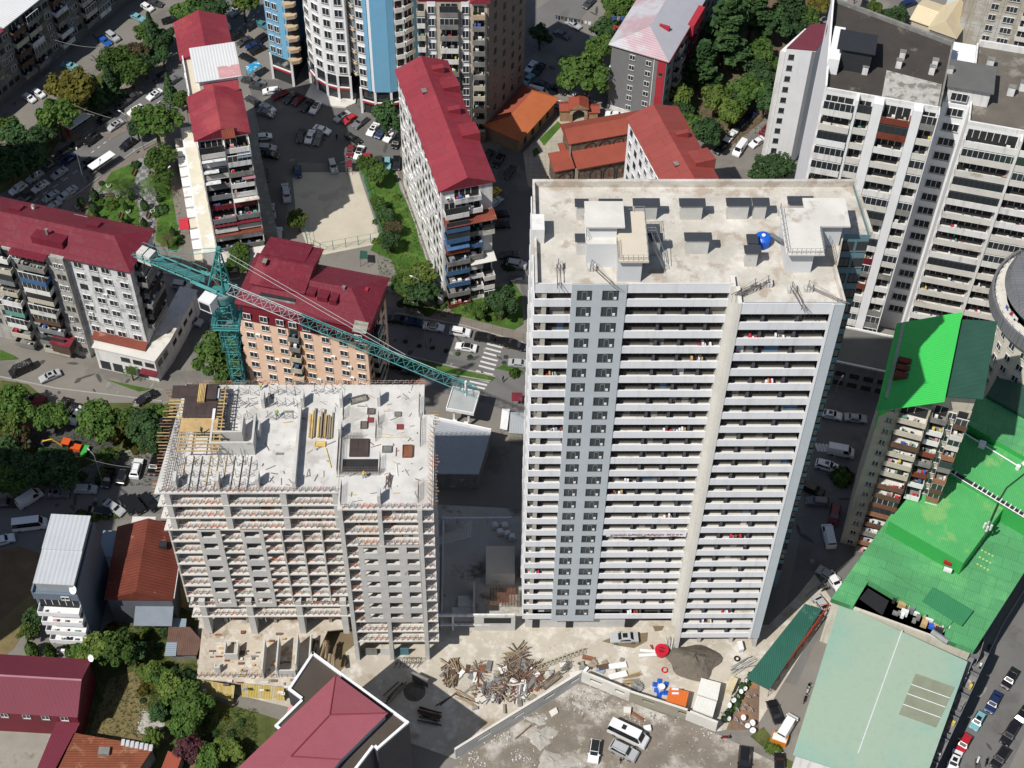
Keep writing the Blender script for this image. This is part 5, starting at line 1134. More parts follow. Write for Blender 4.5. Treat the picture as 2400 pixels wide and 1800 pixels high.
    for z in [Ht-6.2-FHH*k for k in range(16)]:
        balcony(C,0,.2,8.7,z,1.5,R_.choice([CONCL,CONCL,WHITE2]),CONCL,1.2,.35,OLW,fh=3.1,clut=.9);balcony(C,0,9.2,17.2,z,1.5,R_.choice([CONCL,WHITE2]),CONCL,1.2,.25,OLW,fh=3.1,clut=.9)
    MB().use(WHITE2).box(12.95,13.4,-6.3,-4.61,3,Ht-3).build('fin_wall',C.root)
    MB().use(CONCD).box(-3,14,-6.5,-5.,0,5.).build('podium',C.root)
    C.flush()
    for i,(T,x,y,z,L) in enumerate(((3,1480,1260,44,3.5),)): laundry('string of white washing hanging off the stair tower windows',W(T,x,y,z),math.radians(-60),4)
    # low link building in the shade at the foot
    a=W(7,560,1440,8);FL,FR=frame(a.to_2d(),-14,17)
    D=Bld('low_building','flat-roofed low shop building in shade at the foot of the white towers','shop building',FL,FR,9)
    D.wall(0,7,CONCD);D.flat(7,mat('grey_felt'),.5);D.grid(0,rng(2,15,6),[3.6,1.],1.8,1.3,'n');D.flush()
tower_m2()
def tower_nw():
    FL,FR=frame((52.3,252.3),-5.8,5.8)
    B=Bld('apartment_block','slim white block with a dark red roof beside the white tower','apartment block',FL,FR,16)
    b0=B.at(3,370,215,30);b1=B.at(3,560,215,30);ol=[(0,0),(5.8,0),b1,b0]
    B.ol=ol;B.wall(0,30,WHITE);MB().use(mat('dull_maroon_roof',(.15,.035,.05),.1,.3,.6)).prism(ol,30,30.2).build('roof',B.root)
    B.grid(0,[1.2],[27.4-2.78*k for k in range(10)],1.1,1.3,'n');MB().use(mat('tower_side_grey',(.2,.21,.22),.1)).box(5.,5.75,-.1,0,0,29.9).build('glazed_strip',B.root)
    MB().use(WHITE2).prism([(-1.1,.4),(-.02,.2),(b0[0]-.02,b0[1]),(b0[0]-1.,b0[1])],0,29).build('side_bay',B.root)
    B.flush()
tower_nw()
def tower_n():
    a=W(3,1590,430,0);FL,FR=frame(a.to_2d(),-14,28)
    B=Bld('apartment_tower','bare concrete panel tower with white-framed windows at the top right corner','tower',FL,FR,14)
    B.wall(0,42,mat('concrete_panels',(.42,.38,.31),.13,.35,blot=.2,bcol=(.5,.49,.46),bth=.5,grime=.5))
    q=MB().use(mat('panel_joint',(.3,.28,.25),.1))
    for k in range(14): q.box(0,28,-.03,0,2+k*2.9,2.08+k*2.9)
    for x in (2.2,4.6,8.,11.5,16): q.box(x,x+.08,-.03,0,0,42)
    q.build('panel_joints',B.root)
    zs=[1.1+2.9*k for k in range(13)]
    B.grid(0,[6.3],zs,1.5,1.5,'w');B.grid(0,[9.9,19],zs,2.3,1.5,'w')
    stack(B,0,12.3,15.5,[z-.9 for z in zs],.5,[CONCL,WHITE2],clut=.5,glaze=.2);B.flush()
    a=W(3,1400,245,6.);FL,FR=frame(a.to_2d(),-29.4,6.)
    C=Bld('gabled_house','house with cream sheet roof and grey gable at the top right','house',FL,FR,8.4)
    C.wall(0,6,mat('grey_gable',(.2,.2,.2),.1));CR=mat('cream_roof',(.66,.56,.38),.06,.3,.6,stripe='Y',ssc=6.)
    MB().use(mat('grey_gable')).hull8([(0,0,6),(6,0,6),(6,.3,6),(0,.3,6)],[(2.9,0,9.3),(3.1,0,9.3),(3.1,.3,9.3),(2.9,.3,9.3)]).build('gable_wall',C.root)
    C.gable(0,6,0,8.4,6,3.4,'Y',.4,CR);C.gable(-5.,0,2,10,5.,1.2,'X',.3,CR,name='side_roof');C.grid(0,[1.6,4.4],[5.8],.8,.9,'w',off=.02)
    MB().use(BEIGE).box(-4.8,-.01,2.2,9.8,0,5.).build('side_wing',C.root);C.flush()
    a=W(3,1540,60,5);FL,FR=frame(a.to_2d(),-20,9);D=Bld('shed','pale blue-grey sheet roof behind the cream house','shed',FL,FR,10);D.wall(0,4,WHITE2);D.gable(0,9,0,10,4,1,'Y',.3,mat('pale_blue_sheet',(.45,.5,.5),.06,.4))
tower_n()
def tower_o():
    p=W(-1,2512,690,34)
    t=thing('round_tower','round tower with dark grey roof disc and ring balcony at the right edge','tower',(p.x,p.y,0))
    MB().use(mat('cream_render',(.58,.55,.46),.08,.5,grime=.3)).cyl(0,0,0,32,10.4,36).build('wall',t)
    RD=mat('dark_grey_roof',(.17,.175,.19),.08,.5,.6,tile=(2,.6))
    MB().use(RD).cyl(0,0,34.6,36.2,11.3,48,10.6).build('roof',t)
    MB().use(GLASS).cyl(0,0,32.,34.6,9.6,36).use(CONCL).cyl(0,0,31.7,32.0,12.6,48).build('ring_floor',t)
    b=MB().use(RD);n=48
    for i in range(n):
        a0,a1=2*PI*i/n,2*PI*(i+1)/n;P=lambda a,r,z:(r*math.cos(a),r*math.sin(a),z)
        b.hull8([P(a0,12.6,30.3),P(a0,13.,30.3),P(a1,13.,30.3),P(a1,12.6,30.3)],[P(a0,12.6,32.9),P(a0,13.,32.9),P(a1,13.,32.9),P(a1,12.6,32.9)])
    b.build('ring_parapet',t)
    b=MB().use(STEEL)
    for i in range(0,48): a0=2*PI*i/48;b.bar((12.4*math.cos(a0),12.4*math.sin(a0),32),(12.4*math.cos(a0),12.4*math.sin(a0),33.2),.06)
    b.build('railing',t)
    wm=win_mesh(1.2,1.4,'w')
    for k in range(10):
        for j in range(8):
            a0=math.radians(165+j*15);inst(wm,'window',t,(10.45*math.cos(a0),10.45*math.sin(a0),28.5-3*k),a0+PI/2)
    b=MB().use(WHITE)
    b.cyl(-3,-2,36.2,37.,.8,12).build('roof_vent',t)
    laundry('white washing and red cloths on the ring balcony of the round tower',(p.x-11.6,p.y-2.6,34.2),math.radians(-65),3.6)
tower_o()
def block_p2():
    FL,FR=frame((57.6,157.2),-17,13.2)
    B=Bld('apartment_tower','beige apartment tower with crowded brown balconies under a green gabled roof','tower',FL,FR,outline=[(0,0),(7.2,0),(7.2,1.4),(13.2,1.4),(13.2,16),(0,16)])
    Ht=41;B.wall(0,Ht,BEIGE)
    zs=[38.4-2.9*k for k in range(14)]
    pal=[mat('rusty_brown_board',(.17,.08,.05),.25,1),CONCD,mat('brown_boards'),CONCL,mat('terracotta_paint',(.3,.14,.08),.2,1),BEIGE,BEIGE,CONCD]
    stack(B,0,2.7,7.1,zs,1.7,pal,clut=1.5,glaze=.15,floorm=CONCL)
    o1=[(7.4,1.4),(13.2,1.4),(13.2,16),(7.4,16)]
    stack(B,0,.2,2.6,zs,1.5,[WHITE2,CONCD,RUSTR],clut=1.5,ol=o1,glaze=.2);stack(B,0,3.7,5.7,zs,1.4,pal,clut=1.5,ol=o1);B.grid(0,[3.2],zs,1.1,1.4,'w',ol=o1)
    B.grid(0,[1.6],zs,.9,1.1,'w')
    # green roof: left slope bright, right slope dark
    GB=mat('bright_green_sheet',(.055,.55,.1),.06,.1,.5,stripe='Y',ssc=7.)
    rx,rz=8.4,Ht+5.2
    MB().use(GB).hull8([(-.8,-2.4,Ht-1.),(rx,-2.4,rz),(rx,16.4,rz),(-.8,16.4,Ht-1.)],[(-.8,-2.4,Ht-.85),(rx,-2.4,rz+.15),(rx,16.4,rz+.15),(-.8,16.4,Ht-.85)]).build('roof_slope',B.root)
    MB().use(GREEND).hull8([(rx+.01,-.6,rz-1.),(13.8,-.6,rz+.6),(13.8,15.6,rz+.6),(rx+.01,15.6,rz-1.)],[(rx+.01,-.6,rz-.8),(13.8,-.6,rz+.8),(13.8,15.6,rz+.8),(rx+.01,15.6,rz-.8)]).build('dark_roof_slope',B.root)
    MB().use(GB).box(-.12,0,0,16,Ht-9,Ht).hull8([(-.1,-.06,Ht-5),(2.4,-.06,Ht-1.),(2.4,0,Ht-1.),(-.1,0,Ht-5)],[(-.1,-.06,Ht),(2.4,-.06,Ht),(2.4,0,Ht),(-.1,0,Ht)]).build('green_side_sheet',B.root)
    MB().use(BEIGE).hull8([(.5,.6,Ht),(13.1,1.5,Ht),(13.1,15.,Ht),(.5,15,Ht)],[(rx-.2,.6,rz-1.2),(13.1,1.5,rz+.4),(13.1,15,rz+.4),(rx-.2,15,rz-1.2)]).build('gable_wall',B.root)
    for k in range(3): MB().use(RUSTR).box(.6,2.6,3.6+k*1.5,4.6+k*1.5,Ht-.4,Ht+1.6).use(GLASS).box(.5,.6,3.7+k*1.5,4.5+k*1.5,Ht+.2,Ht+1.2).build('dormer',B.root)
    B.flush()
block_p2()
def block_p3():
    FL=W(15,545,195,14);FR=W(15,1780,640,14);FL.z=FR.z=0
    B=Bld('apartment_block','large apartment block with bright green stepped metal roof at the right','apartment block',FL,FR,outline=[(0,0),(22,0),(22,30),(22.5,46),(5.5,46),(0,30)])
    def P(T,x,y,h): return B.at(T,x,y,h)
    h=14
    f0=P(15,545,195,h);f1=P(15,1780,640,h);r1=P(11,2212,1310,h);
    l1=P(11,1750,160,h);
    W_=f1[0]-f0[0]
    ol=[(f0[0]+.3,.4),(f1[0]-.3,.4),(f1[0]-.3,52),(l1[0]+1.,52),(l1[0]+1.,l1[1]),]
    B.ol=ol
    B.wall(0,h-1.,mat('cream_render',(.58,.55,.46),.08,.5,grime=.3))
    GBX=GREEN
    # tilted main planes, from the front: terrace strip, then three rising steps
    A=B.at;q=MB().use(GBX)
    lx=lambda y:f0[0]+(l1[0]-f0[0])*y/l1[1]-.5
    rx=f1[0]+.6
    def slab(y0,y1,z0,z1,xa=None,xb=None,name='roof_step',m=GBX,x0o=0):
        a0=lx(y0) if xa is None else xa;a1=lx(y1) if xa is None else xa;xb_=rx if xb is None else xb
        MB().use(m).hull8([(a0,y0,z0-.18),(xb_,y0,z0-.18),(xb_,y1,z1-.18),(a1,y1,z1-.18)],[(a0,y0,z0),(xb_,y0,z0),(xb_,y1,z1),(a1,y1,z1)]).build(name,B.root)
    def roofq(pts,hh,name,z0,m=GBX,side=None):
        P_=[B.at(*p,hh) for p in pts];ar=sum(P_[i][0]*P_[(i+1)%len(P_)][1]-P_[(i+1)%len(P_)][0]*P_[i][1] for i in range(len(P_)));P_=P_ if ar>0 else P_[::-1]
        MB().use(side or m).prism(P_,z0,hh-.16).use(m).prism(P_,hh-.16,hh).build(name,B.root)
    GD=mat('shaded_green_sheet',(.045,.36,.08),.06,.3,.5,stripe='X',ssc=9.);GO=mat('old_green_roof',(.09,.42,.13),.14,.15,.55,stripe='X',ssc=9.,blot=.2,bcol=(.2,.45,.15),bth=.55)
    roofq([(15,545,195),(15,735,262),(15,885,15),(15,1545,430),(15,1520,545),(15,1780,645),(11,2640,960),(11,3000,300),(11,1840,95),(11,1750,160)],h,'roof_base',h-1.1)
    roofq([(15,850,20),(15,1560,440),(15,1640,330),(15,960,-90)],h+.6,'eaves_strip',h-.9)
    roofq([(11,1045,1180),(11,1690,1545),(11,2060,1040),(11,1435,705)],h+3.6,'raised_roof',h-.05,GO,GD)
    roofq([(11,1435,700),(11,2800,1500),(11,2950,900),(11,1655,420)],h+4.2,'roof_step',h+.01,GO,GD)
    roofq([(11,1660,310),(11,2900,1010),(11,3050,500),(11,1850,95)],h+5.4,'upper_roof',h+.02,GREEN,GD)
    y1=0;x1=0
    # roof terrace with dark cover and clutter at the front
    roofq([(15,745,262),(15,1525,545),(15,1575,450),(15,880,20)],h-1.,'terrace_floor',h-1.3,mat('beige_roof_screed'))
    roofq([(15,790,195),(15,865,105),(15,1045,215),(15,990,335)],h-.2,'terrace_cover',h-.35,mat('black_mesh_cover',(.018,.018,.02),.2,2))
    q=MB()
    for k in range(34):
        f=R_.random();x,y=B.at(15,1060+f*460,290+f*190+R_.uniform(-75,60),h-1);q.use(R_.choice([FRAMEW,WHITE2,CLOTH[0],STEEL,WOOD,CONCD,DARK])).box(x,x+R_.uniform(.3,1.3),y,y+R_.uniform(.3,.9),h-.99,h-.99+R_.uniform(.3,1.6))
    x,y=B.at(15,1390,425,h);q.use(mat('blue_crate',(.03,.1,.5))).box(x,x+.9,y,y+.7,h-.99,h-.2);x,y=B.at(15,1420,470,h);q.use(STEEL).bar((x,y,h-.3),(x+2.8,y-.9,h-.3),.5,10);stuffpart(q.build('terrace_clutter',B.root))
    roofq([(15,880,30),(15,1040,120),(15,1180,260),(15,1050,170)],h-.99+.3,'terrace_ledge',h-1.,CONCL)
    roofq([(15,1335,215),(15,1425,95),(15,1775,300),(15,1675,430)],h+.95,'canopy_sheet',h+.75,mat('darker_green_patch',(.045,.23,.1),.08,.3,.5,stripe='X',ssc=9.))
    # skylight strips
    A_=Vector((*B.at(11,1445,700,h+4.2),h+4.2));C_=Vector((*B.at(11,2300,1215,h+4.2),h+4.2));d=(C_-A_).normalized();L=(C_-A_).length;n=Vector((-d.y,d.x,0))*1.
    q=MB().use(FRAMEW)
    k=0
    while k*.85<L:
        p=A_+d*k*.85;p2=p+d*.18
        if k not in (5,6,7): q.hull8([p,p2,p2+n,p+n],[p+Vector((0,0,.35)),p2+Vector((0,0,.35)),p2+n+Vector((0,0,.35)),p+n+Vector((0,0,.35))])
        k+=1
    q.use(DARK).hull8([A_,C_,C_+n*.9,A_+n*.9],[v+Vector((0,0,.1)) for v in (A_,C_,C_+n*.9,A_+n*.9)]).use(FRAMEW).bar(A_+Vector((0,0,.3)),C_+Vector((0,0,.3)),.1).build('skylight_strip',B.root)
    A_=Vector((*B.at(11,1690,420,h+4.9),h+4.9));C_=Vector((*B.at(11,2165,710,h+4.9),h+4.9))
    q=MB().use(FRAMEW).bar(A_,C_,.14);M_=A_.lerp(C_,.35);q.box(M_.x-.6,M_.x+.5,M_.y-.5,M_.y+.5,h+4.25,h+5.3);q.cyl(A_.x,A_.y,h+4.2,h+6.4,.35,12).cyl(A_.x-.5,A_.y-1.2,h+4.2,h+5.,.4,12).cyl(C_.x,C_.y,h+4.2,h+5.,.4,12).bar((C_.x+.5,C_.y+.5,h+5),(C_.x+1.6,C_.y+2.,h+6.2),.3).build('white_duct',B.root)
    ax,ay=B.at(11,1870,1300,h+3.6)
    q=MB().use(STEEL).bar((ax,ay,h),(ax,ay,h+7.5),.09)
    for k in range(4): a0=k*1.57;q.use(FRAMEW).bar((ax+.5*math.cos(a0),ay+.5*math.sin(a0),h+5.2),(ax+.5*math.cos(a0),ay+.5*math.sin(a0),h+6.6),.2)
    q.build('antenna_mast',B.root)
    q=MB().use(mat('dark_cable',(.03,.06,.04)));pp=[(ax,ay,h+4.),(*B.at(11,2000,1000,h+4.3),h+4.4),(*B.at(11,2060,900,h+4.3),h+4.4),(*B.at(11,2212,780,h+4.3),h+4.4)]
    for i in range(3): q.bar(pp[i],pp[i+1],.12)
    q.build('cable_run',B.root)
    q=MB()
    for k in range(3):
        for j in range(4): x,y=B.at(11,1840-k*20+j*30,1440+k*60+j*16,h);q.use(mat('yellow_spot',(.5,.6,.2))).box(x,x+.3,y,y+.25,h+.01,h+.06)
    q.build('roof_patches',B.root)
    for (x,y,m) in ((1560,1535,rgb('sign_red',160,40,40)),(1560,1595,CLOTH[0])):
        p=B.at(11,x,y,h+1.8);MB().use(m).box(p[0]-.7,p[0]+.6,p[1]-.35,p[1]+.1,h+1.2,h+1.9).build('wall_unit',B.root)
    roofq([(11,1890,95),(11,2400,380),(11,2400,60),(11,1980,-60)],h+6.2,'dark_green_roof',h+5.5,GREEND)
    # balconies on the street side
    OL=[(rx-.9,-16),(rx-.9,46),(0,46),(0,0)];zs=[h-3.6-2.9*k for k in range(4)]
    for k,z in enumerate(zs):
        for j in range(8): balcony(B,0,1+j*5.7,4.6+j*5.7,z,1.5,mat('grey_boards'),CONCD,1.,.1,[(rx-.9,0),(rx-.9,46),(0,46),(0,0)],clut=.5)
    B.flush()
    # pale green lean-to roofed block in front
    LH=12.6;a=W(15,225,1545,LH);FL,FR=frame(a.to_2d(),-20,18)
    C=Bld('warehouse','long low building with a pale green corrugated roof at the lower right','warehouse',FL,FR,28)
    cs=[C.at(15,215,1545,LH),C.at(15,1310,1900,LH),C.at(15,1725,740,LH),C.at(15,620,235,LH)]
    ins=[(cs[0][0]+.5,cs[0][1]+.5),(cs[1][0]-.5,cs[1][1]+.5),(cs[2][0]-.5,cs[2][1]-.3),(cs[3][0]+.5,cs[3][1]-.3)]
    MB().use(WHITE2).prism(ins,0,LH-.2).build('wall',C.root)
    MB().use(GREENL).prism(cs,LH-.18,LH).build('roof',C.root)
    zz=5.05
    s=[C.at(15,1275,845,LH),C.at(15,1130,1195,LH),C.at(15,1450,1310,LH),C.at(15,1612,965,LH)]
    MB().use(mat('grey_green_patch',(.24,.26,.19),.12,.6)).prism([s[1],s[2],s[3],s[0]],LH,LH+.12).build('roof_patch',C.root)
    q=MB().use(CLOTH[0])
    for f in (.27,.5,.76):
        p=Vector(s[0]).lerp(Vector(s[1]),f);r=Vector(s[3]).lerp(Vector(s[2]),f);q.bar((p.x,p.y,LH+.14),(r.x,r.y,LH+.14),.06)
    p=C.at(15,1160,470,LH);r=C.at(15,780,1530,LH);q.bar((*p,LH+.02),(*r,LH+.02),.09)
    q.build('roof_seams',C.root);C.flush()
    # thin dark strip added to stand for a balcony facade in shade
    a=W(15,1345,1655,10);c=W(15,1790,700,10);ang=math.atan2(c.y-a.y,c.x-a.x);L=(c-a).length
    D=Bld('apartment_block','dark strip added as the shaded balcony facade along the right street','apartment block',Vector((a.x,a.y,0))-Vector((math.cos(ang),math.sin(ang),0))*6,Vector((c.x,c.y,0)),outline=[(0,0),(L+6,0),(L+6,1.6),(0,1.6)])
    D.wall(0,9.8,mat('shaded_facade_grey',(.2,.2,.21),.15));
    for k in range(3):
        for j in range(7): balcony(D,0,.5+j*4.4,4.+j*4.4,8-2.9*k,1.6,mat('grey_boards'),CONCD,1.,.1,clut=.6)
    D.flush()
block_p3()
# ---------------- small houses, church, yards ----------------
def house(name,label,cat,p0,p1,depth,h,**k):
    a=W(*p0,h);b=W(*p1,h);return Bld(name,label,cat,Vector((a.x,a.y,0)),Vector((b.x,b.y,0)),depth,**k)
def houses():
    # grey slim block, lower left
    B=house('apartment_block','slim blue-grey block with white corrugated roof and white balconies at the lower left','apartment block',(12,275,110),(12,660,130),13,17)
    B.wall(0,16.4,BLUEG);w=B.w
    MB().use(BLUEG).box(-.1,w+.1,-.4,.0,14.6,16.3).box(-.1,.15,-.4,13,16.4,17.).box(w-.15,w+.1,-.4,13,16.4,17.).build('parapet',B.root)
    MB().use(mat('grey_clad_light',(.3,.32,.34),.1)).box(.7,w-.4,.3,12.8,16.4,18.2).build('attic',B.root)
    MB().use(mat('pale_sheet_roof',(.5,.52,.55),.06,.3,.5,stripe='X',ssc=4.)).box(.4,w-.2,.2,6.5,18.2,18.4).box(.4,w-.2,6.45,13.1,18.45,18.65).build('roof',B.root)
    B.win(0,w-2,14.9,1.2,.8,'w',None,.4)
    for k in range(4):
        balcony(B,0,.3+k*.05,w-.1,11.8-2.9*k,1.6,WHITE,WHITE,1.,0,clut=.5)
    MB().use(WHITE).box(-.4,w,-2.2,-1.8,0,1.4).build('front_wall',B.root);B.flush()
    a=W(12,640,150,16.4);dish('satellite_dish','white satellite dish on the corner of the slim blue-grey block',a,.75)
    a=W(8,770,1560,8.);dish('satellite_dish','white satellite dish on the shaded side of the slim blue-grey block',a,.7)
    # rust-brown roof house
    B=house('house','house with rust-brown streaked gable roof beside the unfinished building','house',(12,925,190),(12,1480,195),13.4,8)
    B.wall(0,8,mat('dark_house_wall',(.12,.13,.15),.15,.6));B.gable(0,B.w,0,13.4,8,2.6,'Y',.4,mat('rust_streaked_roof',(.16,.04,.025),.25,.3,.6,stripe='Y',ssc=5.,blot=.6,bcol=(.34,.2,.15),bth=.64))
    p=B.at(8,1415,1400,9.6);MB().use(DARK).box(p[0]-.7,p[0]+.6,p[1]-.5,p[1]+.6,9,10.3).build('roof_window',B.root)
    MB().use(WHITE2).box(B.w+.3,B.w+.5,0,13.4,7.8,8.15).build('gutter',B.root)
    MB().use(mat('blue_grey_canopy',(.2,.23,.27),.1)).hull8([(4.2,-3.2,4.6),(B.w,-3.2,4.6),(B.w,0,5.4),(4.2,0,5.4)],[(4.2,-3.2,4.7),(B.w,-3.2,4.7),(B.w,0,5.5),(4.2,0,5.5)]).build('porch_roof',B.root)
    MB().use(mat('white_sheet_roof',(.62,.62,.6),.06)).box(1.,5.,13.6,18,4.8,4.95).use(WHITE2).box(1.1,4.9,13.7,17.9,0,4.8).build('rear_annex',B.root)
    MB().use(mat('blue_corrugated_sheet',(.25,.31,.36),.08,.4,.5,stripe='Y',ssc=8.)).box(-3.5,.5,9.8,15.,5.,5.1).build('side_canopy',B.root)
    B.flush()
    # timber hoarding wall between the house and the unfinished building
    a=W(12,1500,270,0);b=W(12,1640,270,0);c=W(8,1570,1560,6)
    t=thing('timber_hoarding','slanting yellow timber hoarding between the rust roof house and the unfinished building','hoarding',(a.x,a.y,0));d=b-a;q=MB()
    for k in range(9):
        f0,f1=k/9,(k+.92)/9;p=d*f0;r=d*f1;q.use(R_.choice([WOOD,WOOD,mat('orange_timber',(.45,.27,.1),.2)])).hull8([(p.x,p.y,0),(r.x,r.y,0),(r.x,r.y+.2,0),(p.x,p.y+.2,0)],[(p.x*.5,p.y+5,6.8),(r.x*.5+.1,r.y+5,6.8),(r.x*.5+.1,r.y+5.2,6.8),(p.x*.5,p.y+5.2,6.8)])
    q.build('boards',t)
    # maroon house bottom left
    B=house('house','large house with plain dark maroon gable roof at the bottom left','house',(12,-300,1150),(12,655,1205),9.4,7)
    B.wall(0,7,mat('maroon_house_wall',(.16,.02,.035),.1,.4,.5));MR=mat('plain_maroon_roof',(.17,.03,.05),.06,.2,.5,stripe='X',ssc=14.)
    B.gable(0,B.w,0,9.4,7,2.6,'X',.4,MR);MB().use(mat('pink_ridge',(.4,.2,.25),.1)).box(-.4,B.w+.4,4.55,4.85,9.72,9.82).build('ridge_cap',B.root)
    B.grid(0,[B.w-2.,B.w-5,B.w-8,B.w-11.5],[5.2],1.1,1.2,'w');B.flush()
    a=W(12,795,740,7);dish('satellite_dish','white satellite dish behind the plain maroon roof',a,.6)
    B=house('lean_to','narrow maroon lean-to roof running down from the large maroon house','shed',(12,330,1700),(12,490,1700),0,4.5,outline=None);
    pl=[B.at(12,300,1710,4.5),B.at(12,480,1710,4.5),B.at(12,690,1270,4.5),B.at(12,490,1250,4.5)];MB().use(MR).prism(pl,4.3,4.5).build('roof',B.root);MB().use(mat('maroon_house_wall')).prism([(p[0]*.97+.1,p[1]) for p in pl],0,4.28).build('wall',B.root)
    # rusty roofed houses
    B=house('house','low house with rusty brown roof, skylight box and odd grey sheets','house',(12,450,1700),(12,1180,1700),9,4.5)
    RR=mat('rusty_brown_sheet_roof',(.22,.065,.03),.3,.3,.7,stripe='Y',ssc=7.,blot=.4,bcol=(.3,.14,.08),bth=.55)
    pl=[B.at(12,450,1720,4.5),B.at(12,1170,1720,4.5),B.at(12,1330,1475,4.5),B.at(12,640,1355,4.5)];MB().use(RR).prism(pl,4.2,4.5).build('roof',B.root);MB().use(CONCD).prism([(p[0]*.96+.2,p[1]*.96+.1) for p in pl],0,4.2).build('wall',B.root)
    p=B.at(12,900,1520,4.6);MB().use(CONCD).box(p[0]-.8,p[0]+.9,p[1]-.6,p[1]+.6,4.5,5.1).build('roof_box',B.root)
    p=B.at(12,1050,1420,4.5);r=B.at(12,1330,1475,4.5);q=MB()
    for k in range(7): f=k/7;q.use(mat('pale_sheet_roof')).box(p[0]+(r[0]-p[0])*f,p[0]+(r[0]-p[0])*f+.55,p[1]+(r[1]-p[1])*f-.9,p[1]+(r[1]-p[1])*f+.2,4.51,4.56)
    q.build('patch_sheets',B.root)
    B=house('shed','small orange-red roofed shed at the bottom left','shed',(12,1400,1690),(12,1520,1690),2.,2.6);pl=[B.at(12,1370,1720,2.6),B.at(12,1520,1700,2.6),B.at(12,1572,1560,2.6),B.at(12,1452,1510,2.6)];MB().use(TILE).prism(pl,2.45,2.6).build('roof',B.root);MB().use(CONCD).prism(pl,0,2.4).build('wall',B.root)
    B=house('shed','tiny orange roof half cut by the bottom edge','shed',(12,1830,1700),(12,1890,1700),2.,2.6);pl=[B.at(12,1820,1720,2.6),B.at(12,1890,1720,2.6),B.at(12,1885,1630,2.6),B.at(12,1845,1650,2.6)];MB().use(TILE).prism(pl,2.45,2.6).build('roof',B.root);MB().use(CONCD).prism(pl,0,2.4).build('wall',B.root)
    # shack with patched roof
    B=house('shack','shack with brown and pale blue patched sheet roof beside the podium','shack',(12,1425,690),(12,1700,690),3,3)
    q=MB().use(mat('brown_sheet_roof',(.15,.085,.065),.2,.5,.7,stripe='X',ssc=9.));A=lambda x,y:B.at(12,x,y,3)
    MB().use(mat('brown_sheet_roof')).prism([A(1530,683),A(1700,683),A(1745,560),A(1640,440),A(1455,440),A(1445,570),A(1530,570)],2.85,3.).build('roof',B.root)
    MB().use(mat('blue_corrugated_sheet')).prism([A(1420,690),A(1520,690),A(1530,572),A(1440,572)],2.9,3.02).build('roof_sheet',B.root);MB().use(mat('blue_corrugated_sheet')).prism([A(1460,438),A(1605,440),A(1612,370),A(1475,362)],2.9,3.02).build('roof_sheet',B.root)
    MB().use(CONCD).prism([A(1470,650),A(1680,650),A(1660,450),A(1490,420)],0,2.84).build('wall',B.root)
    # hip roofed house at the bottom centre
    HH=21.5;L=lambda x,y,h=HH:W(13,x,y,h)
    a=L(155,1300);o=L(490,660);b=L(1325,1270)
    B=Bld('corner_house','flat-topped house with white parapet and raised pinkish-red hipped roof at the bottom','house',o,b,10,outline=[(0,0),(1,0),(1,1),(0,1)])
    P=lambda x,y,h=HH:B.at(13,x,y,h)
    ol=[P(490,660),P(275,985),P(392,1072),P(160,1300),P(215,1345),P(-60,1640),P(-300,1900),P(700,1900),P(1020,1480),P(1050,1510),P(1325,1270)]
    B.ol=ol;MB().use(mat('dark_wall_boards',(.07,.07,.08),.15,.5,.6,stripe='Z',ssc=6.)).prism(ol,0,HH-.3).build('wall',B.root)
    MB().use(mat('brown_bitumen',(.075,.06,.05),.15,.3)).prism(ol,HH-.3,HH-.1).build('roof_deck',B.root)
    q=MB().use(WHITE);n=len(ol)
    for i in range(n):
        if i in (5,6): continue
        A_=Vector(ol[i]);C_=Vector(ol[(i+1)%n]);d=(C_-A_).normalized();m=Vector((-d.y,d.x))*.38;q.prism([A_,C_,C_+m-d*.0,A_+m],HH-.1,HH+.35+.01*(i%2))
    q.build('parapet',B.root)
    MB().use(CONCL).prism([P(640,740),P(660,710),P(1165,1090),P(1140,1125)],HH-2.6,HH-2.4).build('ledge',B.root)
    HR=mat('dusty_red_hip_roof',(.34,.1,.125),.07,.3,.45,stripe='X',ssc=9.)
    h2=HH+1.6;e=[P(690,855,h2),P(-40,1545,h2),P(-300,1800,h2),P(560,1800,h2),P(735,1585,h2),P(1140,1185,h2)];r0=P(638,1200,h2+1.6);r1=P(300,1560,h2+1.6);r2=P(0,1800,h2+1.6)
    z=lambda p,h:(p[0],p[1],h)
    q=MB().use(HR);q.poly([z(e[0],h2),z(e[1],h2),z(r1,h2+1.6),z(r0,h2+1.6)]).poly([z(e[1],h2),z(e[2],h2),z(r2,h2+1.6),z(r1,h2+1.6)]).poly([z(e[5],h2),z(e[0],h2),z(r0,h2+1.6)]).poly([z(e[4],h2),z(e[5],h2),z(r0,h2+1.6),z(r1,h2+1.6)]).poly([z(e[3],h2),z(e[4],h2),z(r1,h2+1.6),z(r2,h2+1.6)]).poly([z(e[2],h2),z(e[3],h2),z(r2,h2+1.6)])
    q.poly([z(x,h2) for x in reversed(e)][::-1]);q.build('hip_roof',B.root)
    RC=mat('ridge_cap_red',(.25,.045,.06),.05)
    q=MB().use(RC)
    for s_,t_ in ((z(e[0],h2),z(r0,h2+1.65)),(z(e[5],h2),z(r0,h2+1.65)),(z(r0,h2+1.65),z(r1,h2+1.65)),(z(r1,h2+1.65),z(e[4],h2))): q.bar(s_,t_,.12)
    q.build('ridge_caps',B.root)
    MB().use(mat('pale_attic_wall',(.45,.48,.5),.06)).prism([(p[0]*.96+(r0[0]+r1[0])*.02,p[1]*.96+(r0[1]+r1[1])*.02) for p in (e[0],e[1],e[2],e[3],e[4],e[5])][::1],HH-.1,h2-.02).build('attic_wall',B.root)
    MB().use(CLOTH[4]).prism([P(280,1030),P(250,1110),P(300,1160),P(340,1090)],HH-3,HH-2.6).build('balcony_clutter',B.root)
